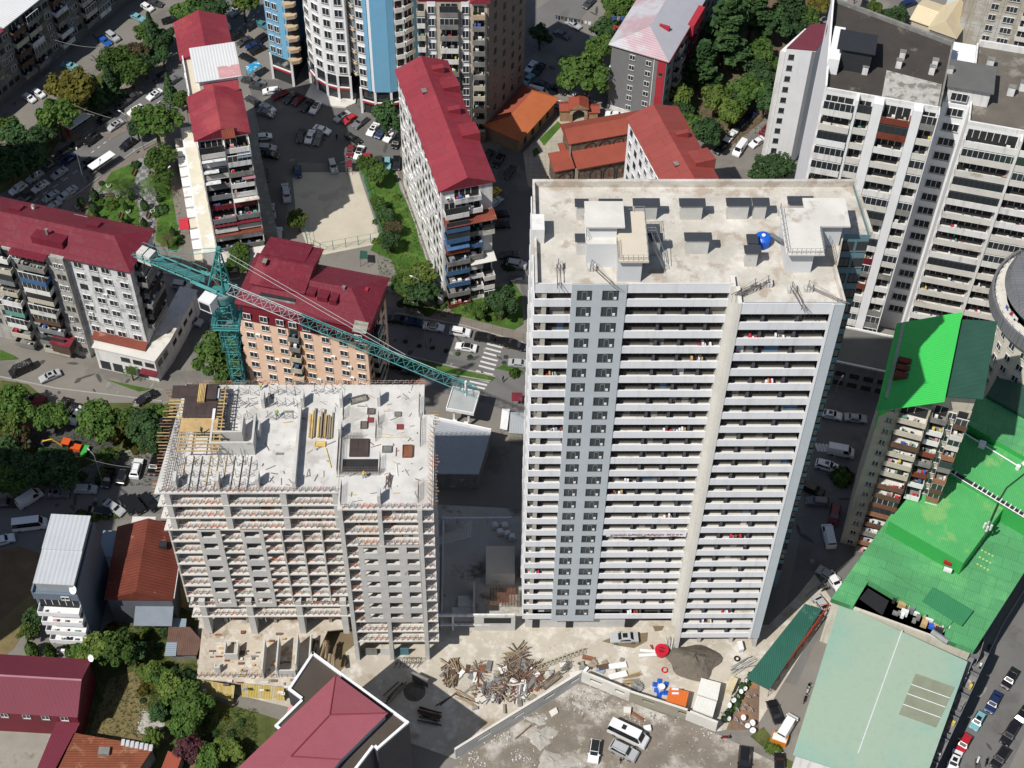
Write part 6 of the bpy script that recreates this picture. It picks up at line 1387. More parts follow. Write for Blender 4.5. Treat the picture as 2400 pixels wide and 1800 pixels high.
    # sheds between the two new buildings
    z8=lambda x,y:(-1,960+x*.18083,780+y*.18083)
    a=z8(470,985);b=z8(830,1050);B=house('petrol_canopy','square white-edged canopy roof with dirt-stained top by the street','canopy',a,b,5.2,5.5)
    MB().use(mat('stained_canopy_top',(.38,.4,.4),.12,.5,blot=.6,bcol=(.3,.2,.1),bth=.62)).box(.15,B.w-.15,.15,5.05,5.2,5.45).build('roof',B.root);MB().use(WHITE).box(0,B.w,0,.15,4.9,5.7).box(0,.15,.15,5.05,4.9,5.7).box(B.w-.15,B.w,.15,5.05,4.9,5.7).box(0,B.w,5.05,5.2,4.9,5.7).build('fascia',B.root);MB().use(WHITE2).box(1,1.4,1,1.4,0,5.2).box(B.w-1.4,B.w-1,1,1.4,0,5.2).box(1.,1.8,.2,.9,0,1.6).box(B.w-2,B.w-1.2,.2,.9,0,1.6).build('columns',B.root)
    a=z8(370,1130);b=z8(1055,1280);B=house('warehouse','low warehouse with pale grey sheet roof between the towers','warehouse',a,b,-9.2,5.2,outline=[(0,0),(1,0),(1,1),(0,1)])
    pl=[B.at(9,1530,775,5.2),B.at(9,1925,778,5.2),B.at(*z8(1055,1285),5.2),B.at(*z8(300,1120),5.2)]
    MB().use(mat('pale_zinc_roof',(.36,.38,.41),.06,.3,.5,stripe='Y',ssc=6.)).prism(pl,5.,5.2).build('roof',B.root);MB().use(CONCD).prism([(p[0]*.97+.1,p[1]*.97-.1) for p in pl],0,4.98).build('wall',B.root)
    p0,p1=pl[3],pl[2];MB().use(WHITE).prism([(p0[0],p0[1]),(p1[0],p1[1]),(p1[0],p1[1]+.3),(p0[0],p0[1]+.3)],4.9,5.8).build('parapet',B.root)
    B=house('shed','small grey corrugated shed by the left side of the white tower','shed',z8(1300,1290),z8(1470,1300),4.4,3.);B.wall(0,2.9,BEIGE);MB().use(CORR).box(-.2,B.w+.3,-.2,4.6,2.9,3.05).build('roof',B.root)
    t=thing('tarpaulin','crumpled white tarpaulin over a stall beside the grey corrugated shed','tarpaulin',W(*z8(1230,1200),0));q=MB().use(CLOTH[0]);q.hull8([(-.8,-2.2,1.9),(.5,-2.4,1.7),(.9,2.2,2.),(-.5,2.4,1.8)],[(-.8,-2.2,2.),(.5,-2.4,1.8),(.9,2.2,2.1),(-.5,2.4,1.9)]).use(STEEL).bar((-.6,-2,0),(-.6,-2,1.9),.05).bar((.7,2,0),(.7,2,1.9),.05);q.build('sheet',t)
    t=thing('stall_canopy','small maroon canopy roof tight against the left of the white tower','canopy',W(*z8(1390,940),0));MB().use(MAROON).hull8([(-1,-.8,2.3),(1,-.8,2.3),(1,.9,2.6),(-1,.9,2.6)],[(-1,-.8,2.4),(1,-.8,2.4),(1,.9,2.7),(-1,.9,2.7)]).build('roof',t);MB().use(STEEL).bar((-.8,-.6,0),(-.8,-.6,2.3),.05).bar((.8,-.6,0),(.8,-.6,2.3),.05).build('posts',t)
    # unfinished low wing beside the white tower
    B=house('low_concrete_wing','low unfinished concrete wing with white beam frame left of the white tower','annex',(13,1580,330),(13,2215,330),8,5.)
    MB().use(WHITE2).box(0,B.w+.4,-.3,.0,4.6,5.2).box(2.1,2.45,-.3,0,0,4.6).box(0,B.w*.7,-.3,0,1.7,2.).build('beam_frame',B.root);MB().use(CONC).box(5.8,B.w+.5,-.25,.2,.0,4.59).use(DARK).box(7.4,B.w-.2,-.27,-.252,2.5,4.2).build('front_wall',B.root)
    a=B.at(9,1985,1640,3.6);b=B.at(9,2212,1640,3.6);c=B.at(9,1975,1400,3.6);MB().use(CONCL).box(a[0],b[0]+.5,a[1],c[1],0,3.6).use(mat('beige_roof_screed')).box(a[0]+.05,b[0]+.45,a[1]+.05,c[1]-.05,3.6,3.65).build('deck',B.root)
    q=MB().use(CONC);a=B.at(9,1600,1500,0);b=B.at(9,2200,1180,0)
    MB().use(CONC).box(.2,.5,.0,b[1]-.5,0,2.4).build('side_wall',B.root);MB().use(CONCL).box(2.,5.6,1.5,4.,0,.5).box(3.,5.6,4.,6.,0,.9).build('steps',B.root);MB().use(CONC).box(5.6,5.9,1.,7.5,0,3.).build('inner_wall',B.root)
    t=thing('rebar_stack','rusty rebar mesh stacked on the low concrete wing','rebar',W(13,2140,180,3.7));q=MB().use(RUST)
    for k in range(16): q.bar((-2.3,-1.6+k*.2,.1+.02*k),(2.,-1.6+k*.2,.1+.02*k),.04)
    for k in range(9): q.bar((-2.2+k*.5,-1.7,.3),(-2.2+k*.5,1.6,.45),.04)
    q.build('bars',t)
    for k,(x,y) in enumerate(((2065,1240),(2150,1240),(2110,1295),(2170,1310),(2210,1340))):
        t=thing('block_pallet','%s pallet of white concrete blocks in the shaded yard'%['far left','upper middle','lower left','lower middle','far right'][k],'pallet',W(9,x,y,0),.2);MB().use(WOOD).box(-.6,.6,-.6,.6,0,.14).build('pallet_base',t);MB().use(WHITE2).box(-.55,.55,-.5,.5,.14,1.).box(-.3,.3,-.4,.4,1.,1.25).build('blocks',t)
    a=W(9,1600,1155,2);b=W(9,2212,1150,2);t=thing('site_fence','low white-grey slatted fence across the shaded yard','fence',(a.x,a.y,0),math.atan2(b.y-a.y,b.x-a.x));L=(b-a).length;q=MB().use(BAND).box(0,L,-.1,.1,1.6,2.);[q.bar((k*1.,0,0),(k*1.,0,1.6),.06) for k in range(int(L)+1)];q.build('panel',t)
    t=thing('debris_net','torn pale safety net hanging from the corner of the unfinished building','net',W(9,1560,1370,24));q=MB().use(mat('net_grey',(.4,.41,.4),.2))
    P3=[(-1,-.5,0),(1.6,-.2,-1.6),(5.2,.5,1.),(5.4,.6,5.2),(3.,.2,4.3),(2.4,0,2.6),(.4,-.4,2.4)]
    for i in range(1,len(P3)-1):
        q.poly([P3[0],P3[i],P3[i+1]])
    q=MB().use(mat('net_grey'))
    for f in range(0,17):
        f=f/16;a_=Vector((-1,-.5,0)).lerp(Vector((5.3,.5,1.2)),f);b_=Vector((.4,-.4,2.4)).lerp(Vector((5.4,.6,5.2)),f);q.bar(a_,b_,.03);
    for f in range(0,10):
        f=f/9;a_=Vector((-1,-.5,0)).lerp(Vector((.4,-.4,2.4)),f);b_=Vector((5.3,.5,1.2)).lerp(Vector((5.4,.6,5.2)),f);q.bar(a_,(a_+b_)/2+Vector((0,0,-.8)),.03).bar((a_+b_)/2+Vector((0,0,-.8)),b_,.03)
    q.bar((-1.2,-.5,-.2),(5.4,.5,1.2),.07);q.build('mesh',t)
houses()
def church():
    B=Bld('church','stone church with orange-red tiled roofs and blind arches behind the white tower','church',Vector((11.0,246.6,0)),Vector((22.6,250.0,0)),5.4,outline=[(0,0),(16,0),(16,5.4),(0,5.4)])
    MB().use(STONE).box(0,17,0,5.4,0,9.).build('nave_wall',B.root);MB().use(STONE).box(.6,17,-3.6,-.01,0,5.3).build('aisle_wall',B.root);MB().use(STONE).box(-4,-.01,-2.6,1.4,0,4.7).build('porch_wall',B.root)
    T=mat('church_tile',(.3,.07,.045),.12,.4,.8,stripe='X',ssc=10.)
    B.gable(-.4,17,0,5.6,9.,1.5,'X',.3,T,name='nave_roof')
    q=lambda x0,x1,y0,z0,y1,z1,n: MB().use(T).hull8([(x0,y0,z0),(x1,y0,z0),(x1,y1,z1),(x0,y1,z1)],[(x0,y0,z0+.2),(x1,y0,z0+.2),(x1,y1,z1+.2),(x0,y1,z1+.2)]).build(n,B.root)
    q(.2,17,-4.1,5.3,.0,6.6,'aisle_roof');q(-4.4,.1,-3.,4.7,1.6,5.7,'porch_roof');q(-1.6,-.2,2.,5.2,4.,5.6,'side_roof')
    TR=mat('pale_stone_trim',(.42,.36,.28),.15)
    def arch(x,y,z0,w,h,nrm=0):
        m=MB().use(mat('dark_stone_arch',(.05,.035,.03),.2));n=10
        pts=[(-w/2,0)]+[(-w/2*math.cos(PI*i/n),h-w/2+w/2*math.sin(PI*i/n)) for i in range(n+1)]+[(w/2,0)]
        for i in range(len(pts)-1): a,b=pts[i],pts[i+1];m.bar((a[0],-.04,a[1]),(b[0],-.04,b[1]),.12)
        m.use(mat('window_rust_red',(.2,.05,.03),.2)).box(-.12,.12,-.06,.0,h*.35,h*.75);o=m.build('blind_arch',B.root);o.location=(x,y,z0);return o
    for k in range(5): arch(4.4+k*2.9,-3.6,0,2.4,4.2)
    for k in range(4): arch(4.2+k*3,0,5.9,2.2,2.3)
    arch(-2,-2.6,0,2.6,3.6)
    MB().use(TR).box(-.05,.6,-3.75,-3.6,0,5.3).box(-.3,.0,-.15,.0,0,9).box(1.,17,-4.9,-3.65,0,.3).build('stone_trim',B.root);B.root['category']='church'
    a=W(2,415,1050,0);C=Bld('church_gate','small arched stone gate with three orange-red tiled roofs','gate',Vector((a.x,a.y,0)),Vector((a.x+8,a.y+.4,0)),2.6)
    for a_ in ((0,2.,0,2.6,0,3.),(2.,2.6,-.3,2.6,0,3.6),(5.2,5.8,-.3,2.6,0,3.6),(5.8,8,0,2.4,0,2.4)): MB().use(mat('tan_stone',(.35,.22,.13),.3,1.2)).box(*a_).build('gate_pier',C.root)
    m=MB().use(mat('pale_stone_trim'));n=10
    for i in range(n):
        a0,a1=PI*i/n,PI*(i+1)/n;c_=lambda t,r:(3.9-r*math.cos(t),3.2+0*r, r)
        P=lambda t,r,y:(3.9-r*math.cos(t),y,2.1+r*math.sin(t));m.hull8([P(a0,1.35,-.4),P(a1,1.35,-.4),P(a1,1.35,2.6),P(a0,1.35,2.6)],[P(a0,1.9,-.4),P(a1,1.9,-.4),P(a1,1.9,2.6),P(a0,1.9,2.6)])
    m.build('arch',C.root)
    C.gable(2.,5.8,-.3,2.8,3.7,1.3,'Y',.25,T,gm=mat('tan_stone'));C.gable(0,2.,0,2.6,3,.7,'X',.25,T,name='side_roof');C.gable(5.9,8.2,0,2.4,2.4,.7,'X',.25,T,name='side_roof')
    a=W(2,60,1195,4.2);b=W(2,370,855,4.2);D=Bld('long_hall','long low hall with bright orange hipped roof beside the beige tower','hall',Vector((a.x,a.y,0)),Vector((b.x,b.y,0)),8.,outline=[(0,0),(14.4,0),(14.4,8),(0,8)])
    w=D.w;D.ol=[(0,0),(w,0),(w,8),(0,8)];D.wall(0,4,mat('hall_wall',(.3,.2,.13),.2));D.gable(0,w,0,8,4,2.2,'X',.7,TILEO,hip=3.2,m2=TILE);D.grid(0,[2.5,5.5,8.5,11.5],[1.2],.7,1.4,'d');D.flush()
    return B
church()
def topleft():
    # dark apartment range in the top left corner, in shade
    a=W(0,450,640,0);b=W(0,1080,40,0)
    a=W(0,140,815,0);b=W(0,1100,20,0);d=(b-a).normalized();n=Vector((-d.y,d.x,0))
    o=a-d*30
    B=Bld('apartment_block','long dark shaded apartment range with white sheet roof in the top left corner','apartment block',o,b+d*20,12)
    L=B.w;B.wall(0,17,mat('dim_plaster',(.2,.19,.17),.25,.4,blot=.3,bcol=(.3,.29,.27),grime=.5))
    zs=[14.2-2.85*k for k in range(5)];x=1.
    while x<L-6:
        if R_.random()<.5: stack(B,0,x,x+3.6,zs,1.4,[CONCD,mat('grey_boards'),OLDW,BEIGE,mat('brown_boards')],clut=1.2,glaze=.4);x+=4.2
        else: B.grid(0,[x+.8,x+2.6],zs,1.3,1.3,'wn');x+=3.8
    # roof: white sheets over the part above the red corner
    c=B.at(0,60,250,18);e=B.at(0,430,0,18)
    MB().use(ZINCW).box(c[0],L,-.9,12,17.6,17.8).build('roof',B.root);MB().use(MAROON).box(0,c[0]-.1,-.9,12,17.,17.2).build('red_roof',B.root);B.flush()
    a=W(0,640,0,0);
    # two towers standing just outside the left of the view; they shade the streets
    for (x,y,h,l) in ((-124,118,60,'plain tower outside the left edge near the junction'),(-137,206,50,'plain tower outside the left edge near the avenue')):
        C=Bld('apartment_tower',l,'tower',Vector((x,y,0)),Vector((x+24,y,0)),23 if h==60 else 17);C.wall(0,h,WHITE2);C.flat(h,CONCD,.8);C.grid(0,rng(2,22,8),rng(2,h-3,int(h/3)),1.5,1.5,'w');C.grid(1,rng(2,15,5),rng(2,h-3,int(h/3)),1.5,1.5,'w');C.flush()
    # kiosks, bus shelters, canopies
    def shelter(label,T,x,y,dx,dy,L,red=None):
        p=W(T,x,y,0);q=W(T,x+dx,y+dy,0);t=thing('bus_shelter',label,'bus shelter',p,math.atan2(q.y-p.y,q.x-p.x))
        MB().use(WHITE).box(0,L,-.9,.9,2.5,2.7).build('roof',t);MB().use(GLASS).box(.1,L-.1,.8,.86,.3,2.45).build('rear_glass',t);m=MB().use(STEEL)
        for k in range(5): m.box(L*k/4-.05 if k else 0,L*k/4+.05,.7,.8,0,2.5)
        m.box(.2,L-.3,.2,.5,.4,.5);m.build('posts',t)
        if red: MB().use(mat('red_poster',(.6,.07,.04),.2,2.)).box(-.08,0,-.8,.8,.3,2.3).build('poster_panel',t)
    shelter('white-roofed bus shelter with red poster panel under the trees',0,600,1185,220,-150,5.6,True)
    shelter('white-roofed glass bus shelter at the edge of the park',0,800,1530,220,-150,6.)
    def awning(name,label,cat,T,pts,h,m,post=True):
        P=[W(T,x,y,h) for x,y in pts];c=sum(P,Vector())/len(P);t=thing(name,label,cat,(c.x,c.y,0));q=[(p.x-c.x,p.y-c.y) for p in P]
        ar=sum(q[i][0]*q[(i+1)%len(q)][1]-q[(i+1)%len(q)][0]*q[i][1] for i in range(len(q)))
        if ar<0: q.reverse()
        MB().use(m).prism(q,h-.12,h).build('roof',t);m_=MB().use(STEEL)
        for p in q: m_.bar((p[0]*.93,p[1]*.93,0),(p[0]*.93,p[1]*.93,h-.12),.07)
        m_.build('posts',t);return t
    awning('street_canopy','bright blue printed canopy near the foot of the curved tower','canopy',0,[(2120,575),(2212,525),(2260,560),(2150,640)],2.8,mat('bright_blue_print',(.02,.28,.5),.3,1.5,blot=1.5,bcol=(.7,.75,.8)))
    DG=mat('dark_green_metal_roof');SH=mat('open_shed_roof',(.03,.12,.09),.15,.3,.5,stripe='X',ssc=9.,blot=.15,bcol=(.1,.2,.16),bth=.6)
    awning('open_shed','long dark green open-sided shed with red frame beside the alley','shed',15,[(-190,880),(10,985),(465,290),(320,238)],3.4,SH)
    t=thing('red_frame','row of rust-red steel trusses along the dark green shed','steel frame',W(15,20,1000,0));q=MB().use(mat('rust_red_paint',(.4,.06,.03),.2));a=Vector((0,0,0));b_=W(15,500,330,0)-W(15,20,1000,0)
    for k in range(8): p=b_*(k/7);q.bar(p+Vector((0,0,0)),p+Vector((0,0,3.3)),.08).bar(p+Vector((0,0,3.2)),p+Vector((-2,-.3,3.3)),.07)
    q.bar(Vector((0,0,3.2)),b_+Vector((0,0,3.2)),.08).bar(Vector((0,0,2.)),b_+Vector((0,0,2.)),.05);q.build('truss',t)
    awning('kiosk','small dark green pavilion at the edge of the sports court','pavilion',5,[(895,570),(965,575),(960,510),(900,505)],2.6,DG)
    awning('kiosk','white kiosk roof in the shaded yard below the washing lines','kiosk',2,[(670,330),(755,350),(755,325),(675,305)],2.6,WHITE)
    awning('metal_garage','red roofed garage box among parked cars at the courtyard end','garage',1,[(775,1440),(830,1440),(825,1375),(770,1375)],2.4,MAROON)
    awning('metal_garage','green roofed garage at the left junction','garage',8,[(195,300),(275,320),(315,260),(235,235)],2.3,mat('garage_green',(.06,.17,.16),.15))
    awning('metal_garage','rusty red roofed garage at the left junction','garage',8,[(150,370),(215,405),(265,345),(180,320)],2.3,mat('garage_red',(.25,.07,.055),.2))
    awning('metal_garage','dark red roofed garage, uppermost at the left junction','garage',8,[(240,190),(330,240),(390,130),(305,110)],2.4,mat('garage_dark_red',(.16,.03,.035),.2))
    # fences of the sports court
    def fence(label,T,pts,h,m=STEEL,n=8):
        P=[W(T,x,y,0) for x,y in pts];t=thing('mesh_fence',label,'fence',P[0]);q=MB().use(m);mm=MB().use(m)
        for i in range(len(P)-1):
            a,b=P[i]-P[0],P[i+1]-P[0];k=max(2,int((b-a).length/2.5))
            for j in range(k+1): p=a.lerp(b,j/k);q.bar(p,p+Vector((0,0,h)),.06)
            for z in (0.05,h/2,h): mm.bar(a+Vector((0,0,z)),b+Vector((0,0,z)),.04)
        q.build('post',t);mm.build('rail',t)
    GF=mat('green_fence_paint',(.05,.2,.16),.15)
    fence('green mesh fence along the left and near side of the sports court',5,[(410,290),(450,470),(560,520),(1100,420)],2.6,GF);fence('green mesh fence between the sports court and the lawn',5,[(960,0),(1100,420)],2.6,GF);fence('green mesh fence at the far end of the sports court',1,[(690,1500),(880,1440),(970,1659)],2.6,GF)
    # lamp posts
    def lamp(label,T,x,y,h=8.5,az=0.,arm=1.4):
        t=thing('street_lamp',label,'street lamp',W(T,x,y,0),az);MB().use(STEEL).bar((0,0,0),(0,0,h),.11,8,.07).build('pole',t);MB().use(STEEL).bar((0,0,h),(arm,0,h+.3),.05).build('arm',t);MB().use(FRAMEW).box(arm-.1,arm+.5,-.12,.12,h+.24,h+.36).build('lamp_head',t)
    for T,x,y,az,l in ((0,1145,1255,2.6,'street lamp with yellow plate by the park corner of the avenue'),(5,1470,1340,2.4,'street lamp beside the shaded zebra crossing street'),(8,890,860,2.4,'leaning street lamp beside the black cars at the left street'),(4,410,150,1.9,'street lamp behind the dark red hipped roof'),(11,540,240,1.,'street lamp in the shaded street right of the white tower'),(0,735,1600,1.8,'street lamp by the glass bus shelter'),(5,1420,1010,2.8,'street lamp on the lawn edge behind the shaded street')): lamp(l,T,x,y,8.5,az)
    for k,(x,y) in enumerate(((1245,1300),(1470,1590))): lamp('slim white park lamp, %s of the two along the paved strip'%['upper','lower'][k],0,x,y,4.,1,.5)
    # planters, benches
    for i,(T,x,y) in enumerate(((4,675,140),(4,1110,180),(4,1020,50),(4,1320,180),(0,940,1615),(0,1455,1575))):
        t=thing('planter','round white planter %s'%['below the left hedge of the park','left of the chequered path','in front of the park bench row','right of the chequered path','beside the palm at the park edge','by the slim lamp at the right park edge'][i],'planter',W(T,x,y,.13),0,'white park planters');MB().use(FRAMEW).cyl(0,0,0,.6,.35,14,.5).build('pot',t);MB().use(LAWN).cyl(0,0,.6,.85,.42,10,.2).build('plant',t)
    for i,(T,x,y,a) in enumerate(((0,1165,1500,1.4),(0,1305,1520,1.5),(4,1050,220,1.5),(4,1285,210,1.5),(4,735,150,.6),(4,950,45,.0))):
        t=thing('park_bench','park bench %s'%['left of the upper path end','right of the upper path end','left of the lower path','right of the lower path','near the left planter','in front of the crossing path'][i],'bench',W(T,x,y,.13),a,'dark park benches');MB().use(mat('brown_boards')).box(-.9,.9,-.25,.25,.4,.46).build('seat',t);MB().use(mat('brown_boards')).box(-.9,.9,.25,.3,.5,.9).build('backrest',t)
        for s_ in (-.7,.7): MB().use(DIV).box(s_-.05,s_+.05,-.2,.2,0,.4).build('leg',t)
    for k in range(9): 
        p=W(5,[1290,1410,1525,1640,1740,1850,1700,640,720][k],[1290,1320,1345,1365,1390,1415,1500,1400,1420][k],.1)
topleft()
# ---------------- vegetation ----------------
def leafmat(name,a,b,tr=.25):
    m=bpy.data.materials.new(name);m.use_nodes=True;n=m.node_tree.nodes;L=m.node_tree.links.new;p=n['Principled BSDF'];p.inputs['Roughness'].default_value=.65;p.inputs['Specular IOR Level'].default_value=.2
    g=n.new('ShaderNodeNewGeometry');q=n.new('ShaderNodeTexNoise');q.inputs['Scale'].default_value=.55;q.inputs['Detail'].default_value=5;L(g.outputs['Position'],q.inputs['Vector'])
    o=n.new('ShaderNodeObjectInfo');mr=n.new('ShaderNodeMapRange');mr.inputs[1].default_value=.32;mr.inputs[2].default_value=.68;L(q.outputs['Fac'],mr.inputs[0])
    x=n.new('ShaderNodeMix');x.data_type='RGBA';L(mr.outputs[0],x.inputs[0]);x.inputs[6].default_value=(*a,1);x.inputs[7].default_value=(*b,1)
    h=n.new('ShaderNodeHueSaturation');L(x.outputs[2],h.inputs['Color']);r=n.new('ShaderNodeMapRange');r.inputs[3].default_value=.75;r.inputs[4].default_value=1.3;L(o.outputs['Random'],r.inputs[0]);L(r.outputs[0],h.inputs['Value'])
    L(h.outputs[0],p.inputs['Base Color'])
    t=n.new('ShaderNodeBsdfTranslucent');L(h.outputs[0],t.inputs['Color']);ms=n.new('ShaderNodeMixShader');ms.inputs[0].default_value=tr;L(p.outputs[0],ms.inputs[1]);L(t.outputs[0],ms.inputs[2]);L(ms.outputs[0],n['Material Output'].inputs[0])
    return m
LM={'g':leafmat('leaf_mid_green',(.04,.09,.018),(.1,.165,.035)),'d':leafmat('leaf_dark_green',(.022,.05,.018),(.05,.1,.032),.1),
    'l':leafmat('leaf_light_green',(.065,.115,.02),(.15,.2,.045)),'o':leafmat('leaf_olive',(.075,.07,.014),(.15,.135,.025)),'b':leafmat('leaf_brownish',(.05,.04,.02),(.1,.08,.04),.1),'r':leafmat('leaf_purple',(.04,.015,.02),(.09,.03,.04),.1)}
BARK=mat('bark',(.09,.065,.045),.3,2.)
TR=random.Random(11)
def crown_mesh(kind,n,leaf,seed):
    r=random.Random(seed);V=[];F_=[]
    def quad(c,nr,s):
        nr=nr.normalized();u=nr.orthogonal().normalized();a=r.uniform(0,PI);w=nr.cross(u);u,w=u*math.cos(a)+w*math.sin(a),w*math.cos(a)-u*math.sin(a)
        k=len(V);s2=s*r.uniform(.5,.9);V.extend([tuple(c+u*s+nr*.0),tuple(c+w*s2+nr*s*.25),tuple(c-u*s),tuple(c-w*s2+nr*s*.25)]);F_.append((k,k+1,k+2,k+3))
    rv=lambda:Vector((r.gauss(0,1),r.gauss(0,1),r.gauss(0,1))).normalized()
    if kind=='round':   # unit crown radius 1, many lobes of clustered leaves
        lobes=[]
        for i in range(34):
            d=rv();d.z=abs(d.z)*.85-.15;rad=r.uniform(.35,1.0);lobes.append((Vector((d.x*rad,d.y*rad*.9,d.z*rad*.8+.5)),r.uniform(.13,.33)))
        for i in range(n):
            c,q=lobes[int(r.random()*len(lobes))];d=rv();p=c+d*q*r.uniform(.55,1.15);quad(p,(d+Vector((0,0,.45))+rv()*.5),leaf*r.uniform(.6,1.2))
    elif kind=='cone':
        for i in range(n):
            t=r.random()**.75;tier=math.floor(t*9)/9+r.uniform(0,.06);a=r.uniform(0,2*PI);br=(1-tier)*(.75+.25*math.sin(a*5+tier*20));rr=br*r.uniform(.55,1.)**.6
            quad(Vector((math.cos(a)*rr,math.sin(a)*rr,tier*3.+.3-rr*.35)),Vector((math.cos(a),math.sin(a),.9))+rv()*.35,leaf*r.uniform(.6,1.1))
    elif kind=='cedar':
        for i in range(n):
            tier=r.choice([.12,.25,.36,.48,.6,.72,.84,.94]);a=r.uniform(0,2*PI);k=int(a/(2*PI)*7);br=(1.05-tier*.85)*(.65+.35*math.sin(k*2.3+tier*30));a=(k+.5+r.gauss(0,.22))/7*2*PI+tier*9;rr=br*r.random()**.5
            quad(Vector((math.cos(a)*rr,math.sin(a)*rr,tier*2.1+.3-rr*.3+r.gauss(0,.03))),Vector((0,0,1))+rv()*.45,leaf*r.uniform(.6,1.2))
    elif kind=='column':
        for i in range(n):
            t=r.random();a=r.uniform(0,2*PI);rr=math.sin(min(1,t*1.15+.08)*PI)**.5*r.uniform(.8,1.);quad(Vector((math.cos(a)*rr,math.sin(a)*rr,t*4)),Vector((math.cos(a),math.sin(a),.3))+rv()*.4,leaf)
    elif kind=='bush':
        for i in range(n):
            d=rv();d.z=abs(d.z);rr=(.75+.25*math.sin(d.x*7)*math.cos(d.y*6))*r.uniform(.8,1.05);quad(Vector((d.x*rr,d.y*rr,d.z*rr*.8+.05)),d+rv()*.5,leaf*r.uniform(.6,1.2))
    elif kind=='palm':
        for k in range(24):
            a=2*PI*k/24+r.uniform(-.1,.1);up=r.uniform(.1,.75)
            for j in range(10):
                t=j/10;x=t*1.;z=up*t-.75*t*t
                for e in (1,-1):
                    c=Vector((math.cos(a)*x,math.sin(a)*x,z+.0));s=Vector((-math.sin(a),math.cos(a),0))*e*.3*(1-t*.5);o=Vector((math.cos(a),math.sin(a),0))*.1
                    i0=len(V);V.extend([tuple(c),tuple(c+o*.6),tuple(c+s+o-Vector((0,0,.06)))]);F_.append((i0,i0+1,i0+2))
    me=bpy.data.meshes.new('crown');me.from_pydata(V,[],F_);me.update();return me
SH={}
CR={'round':[crown_mesh('round',3300,.105,s) for s in range(6)],'cone':[crown_mesh('cone',1700,.16,s+20) for s in range(2)],'cedar':[crown_mesh('cedar',4200,.13,s+30) for s in range(2)],'column':[crown_mesh('column',500,.28,40)],'bush':[crown_mesh('bush',900,.15,50+s) for s in range(2)],'palm':[crown_mesh('palm',1,1,60)]}
def trunk_mesh(kind,seed):
    r=random.Random(seed);b=MB().use(BARK)
    if kind=='round':
        b.bar((0,0,-1.),(0,0,.25),.09,7,.06)
        for i in range(6): a=i*1.05+r.random();b.bar((0,0,.1+.03*i),(math.cos(a)*.5,math.sin(a)*.5,.7+r.uniform(-.1,.2)),.045,5,.015)
    elif kind in('cone','cedar'): b.bar((0,0,-.3),(0,0,2.6 if kind=='cone' else 1.9),.09,7,.02)
    elif kind=='palm': b.bar((0,0,-1.2),(0,0,.05),.11,8,.09)
    else: b.bar((0,0,0),(0,0,.9),.12,6,.04)
    return b.mesh('trunk')
TK={k:trunk_mesh(k,5) for k in CR}
def crown_for(kind,c):
    key=(kind,c,TR.randrange(len(CR[kind])))
    if key not in SH: me=CR[kind][key[2]].copy();me.materials.append(LM[c]);SH[key]=me
    return SH[key]
def tree(kind,c,T,x,y,r,label,h=None,group=None,name=None,cat=None,sz=1.):
    """x,y = middle of the crown in the photograph, r = crown radius in metres"""
    if kind=='round': th=h or r*1.0;zc=th+r*.55;p=W(T,x,y,zc);base=(p.x,p.y,0)
    elif kind=='palm': th=h or 3.;p=W(T,x,y,th);base=(p.x,p.y,0)
    elif kind in('cone','cedar'): th=.3*r;p=W(T,x,y,r*(1.3 if kind=='cone' else 1.));base=(p.x,p.y,0)
    elif kind=='column': th=0;p=W(T,x,y,r*2);base=(p.x,p.y,0)
    else: th=0;p=W(T,x,y,r*.4);base=(p.x,p.y,0)
    n={'round':'deciduous_tree','cone':'conifer_tree','cedar':'cedar_tree','column':'cypress_shrub','bush':'bush','palm':'palm_tree'}[kind]
    t=thing(name or n,label,cat or {'column':'shrub','bush':'bush'}.get(kind,'tree'),base,TR.uniform(0,6.28),group)
    s=(r*TR.uniform(.88,1.15),r*TR.uniform(.88,1.15),r*sz*TR.uniform(.85,1.15))
    inst(crown_for(kind,c),'crown',t,(0,0,th),0,s)
    if kind!='bush': inst(TK[kind],'trunk',t,(0,0,th),0,(r,r,(th/1.) if kind=='round' else (r if kind not in('palm',) else th/1.2)))
    return t
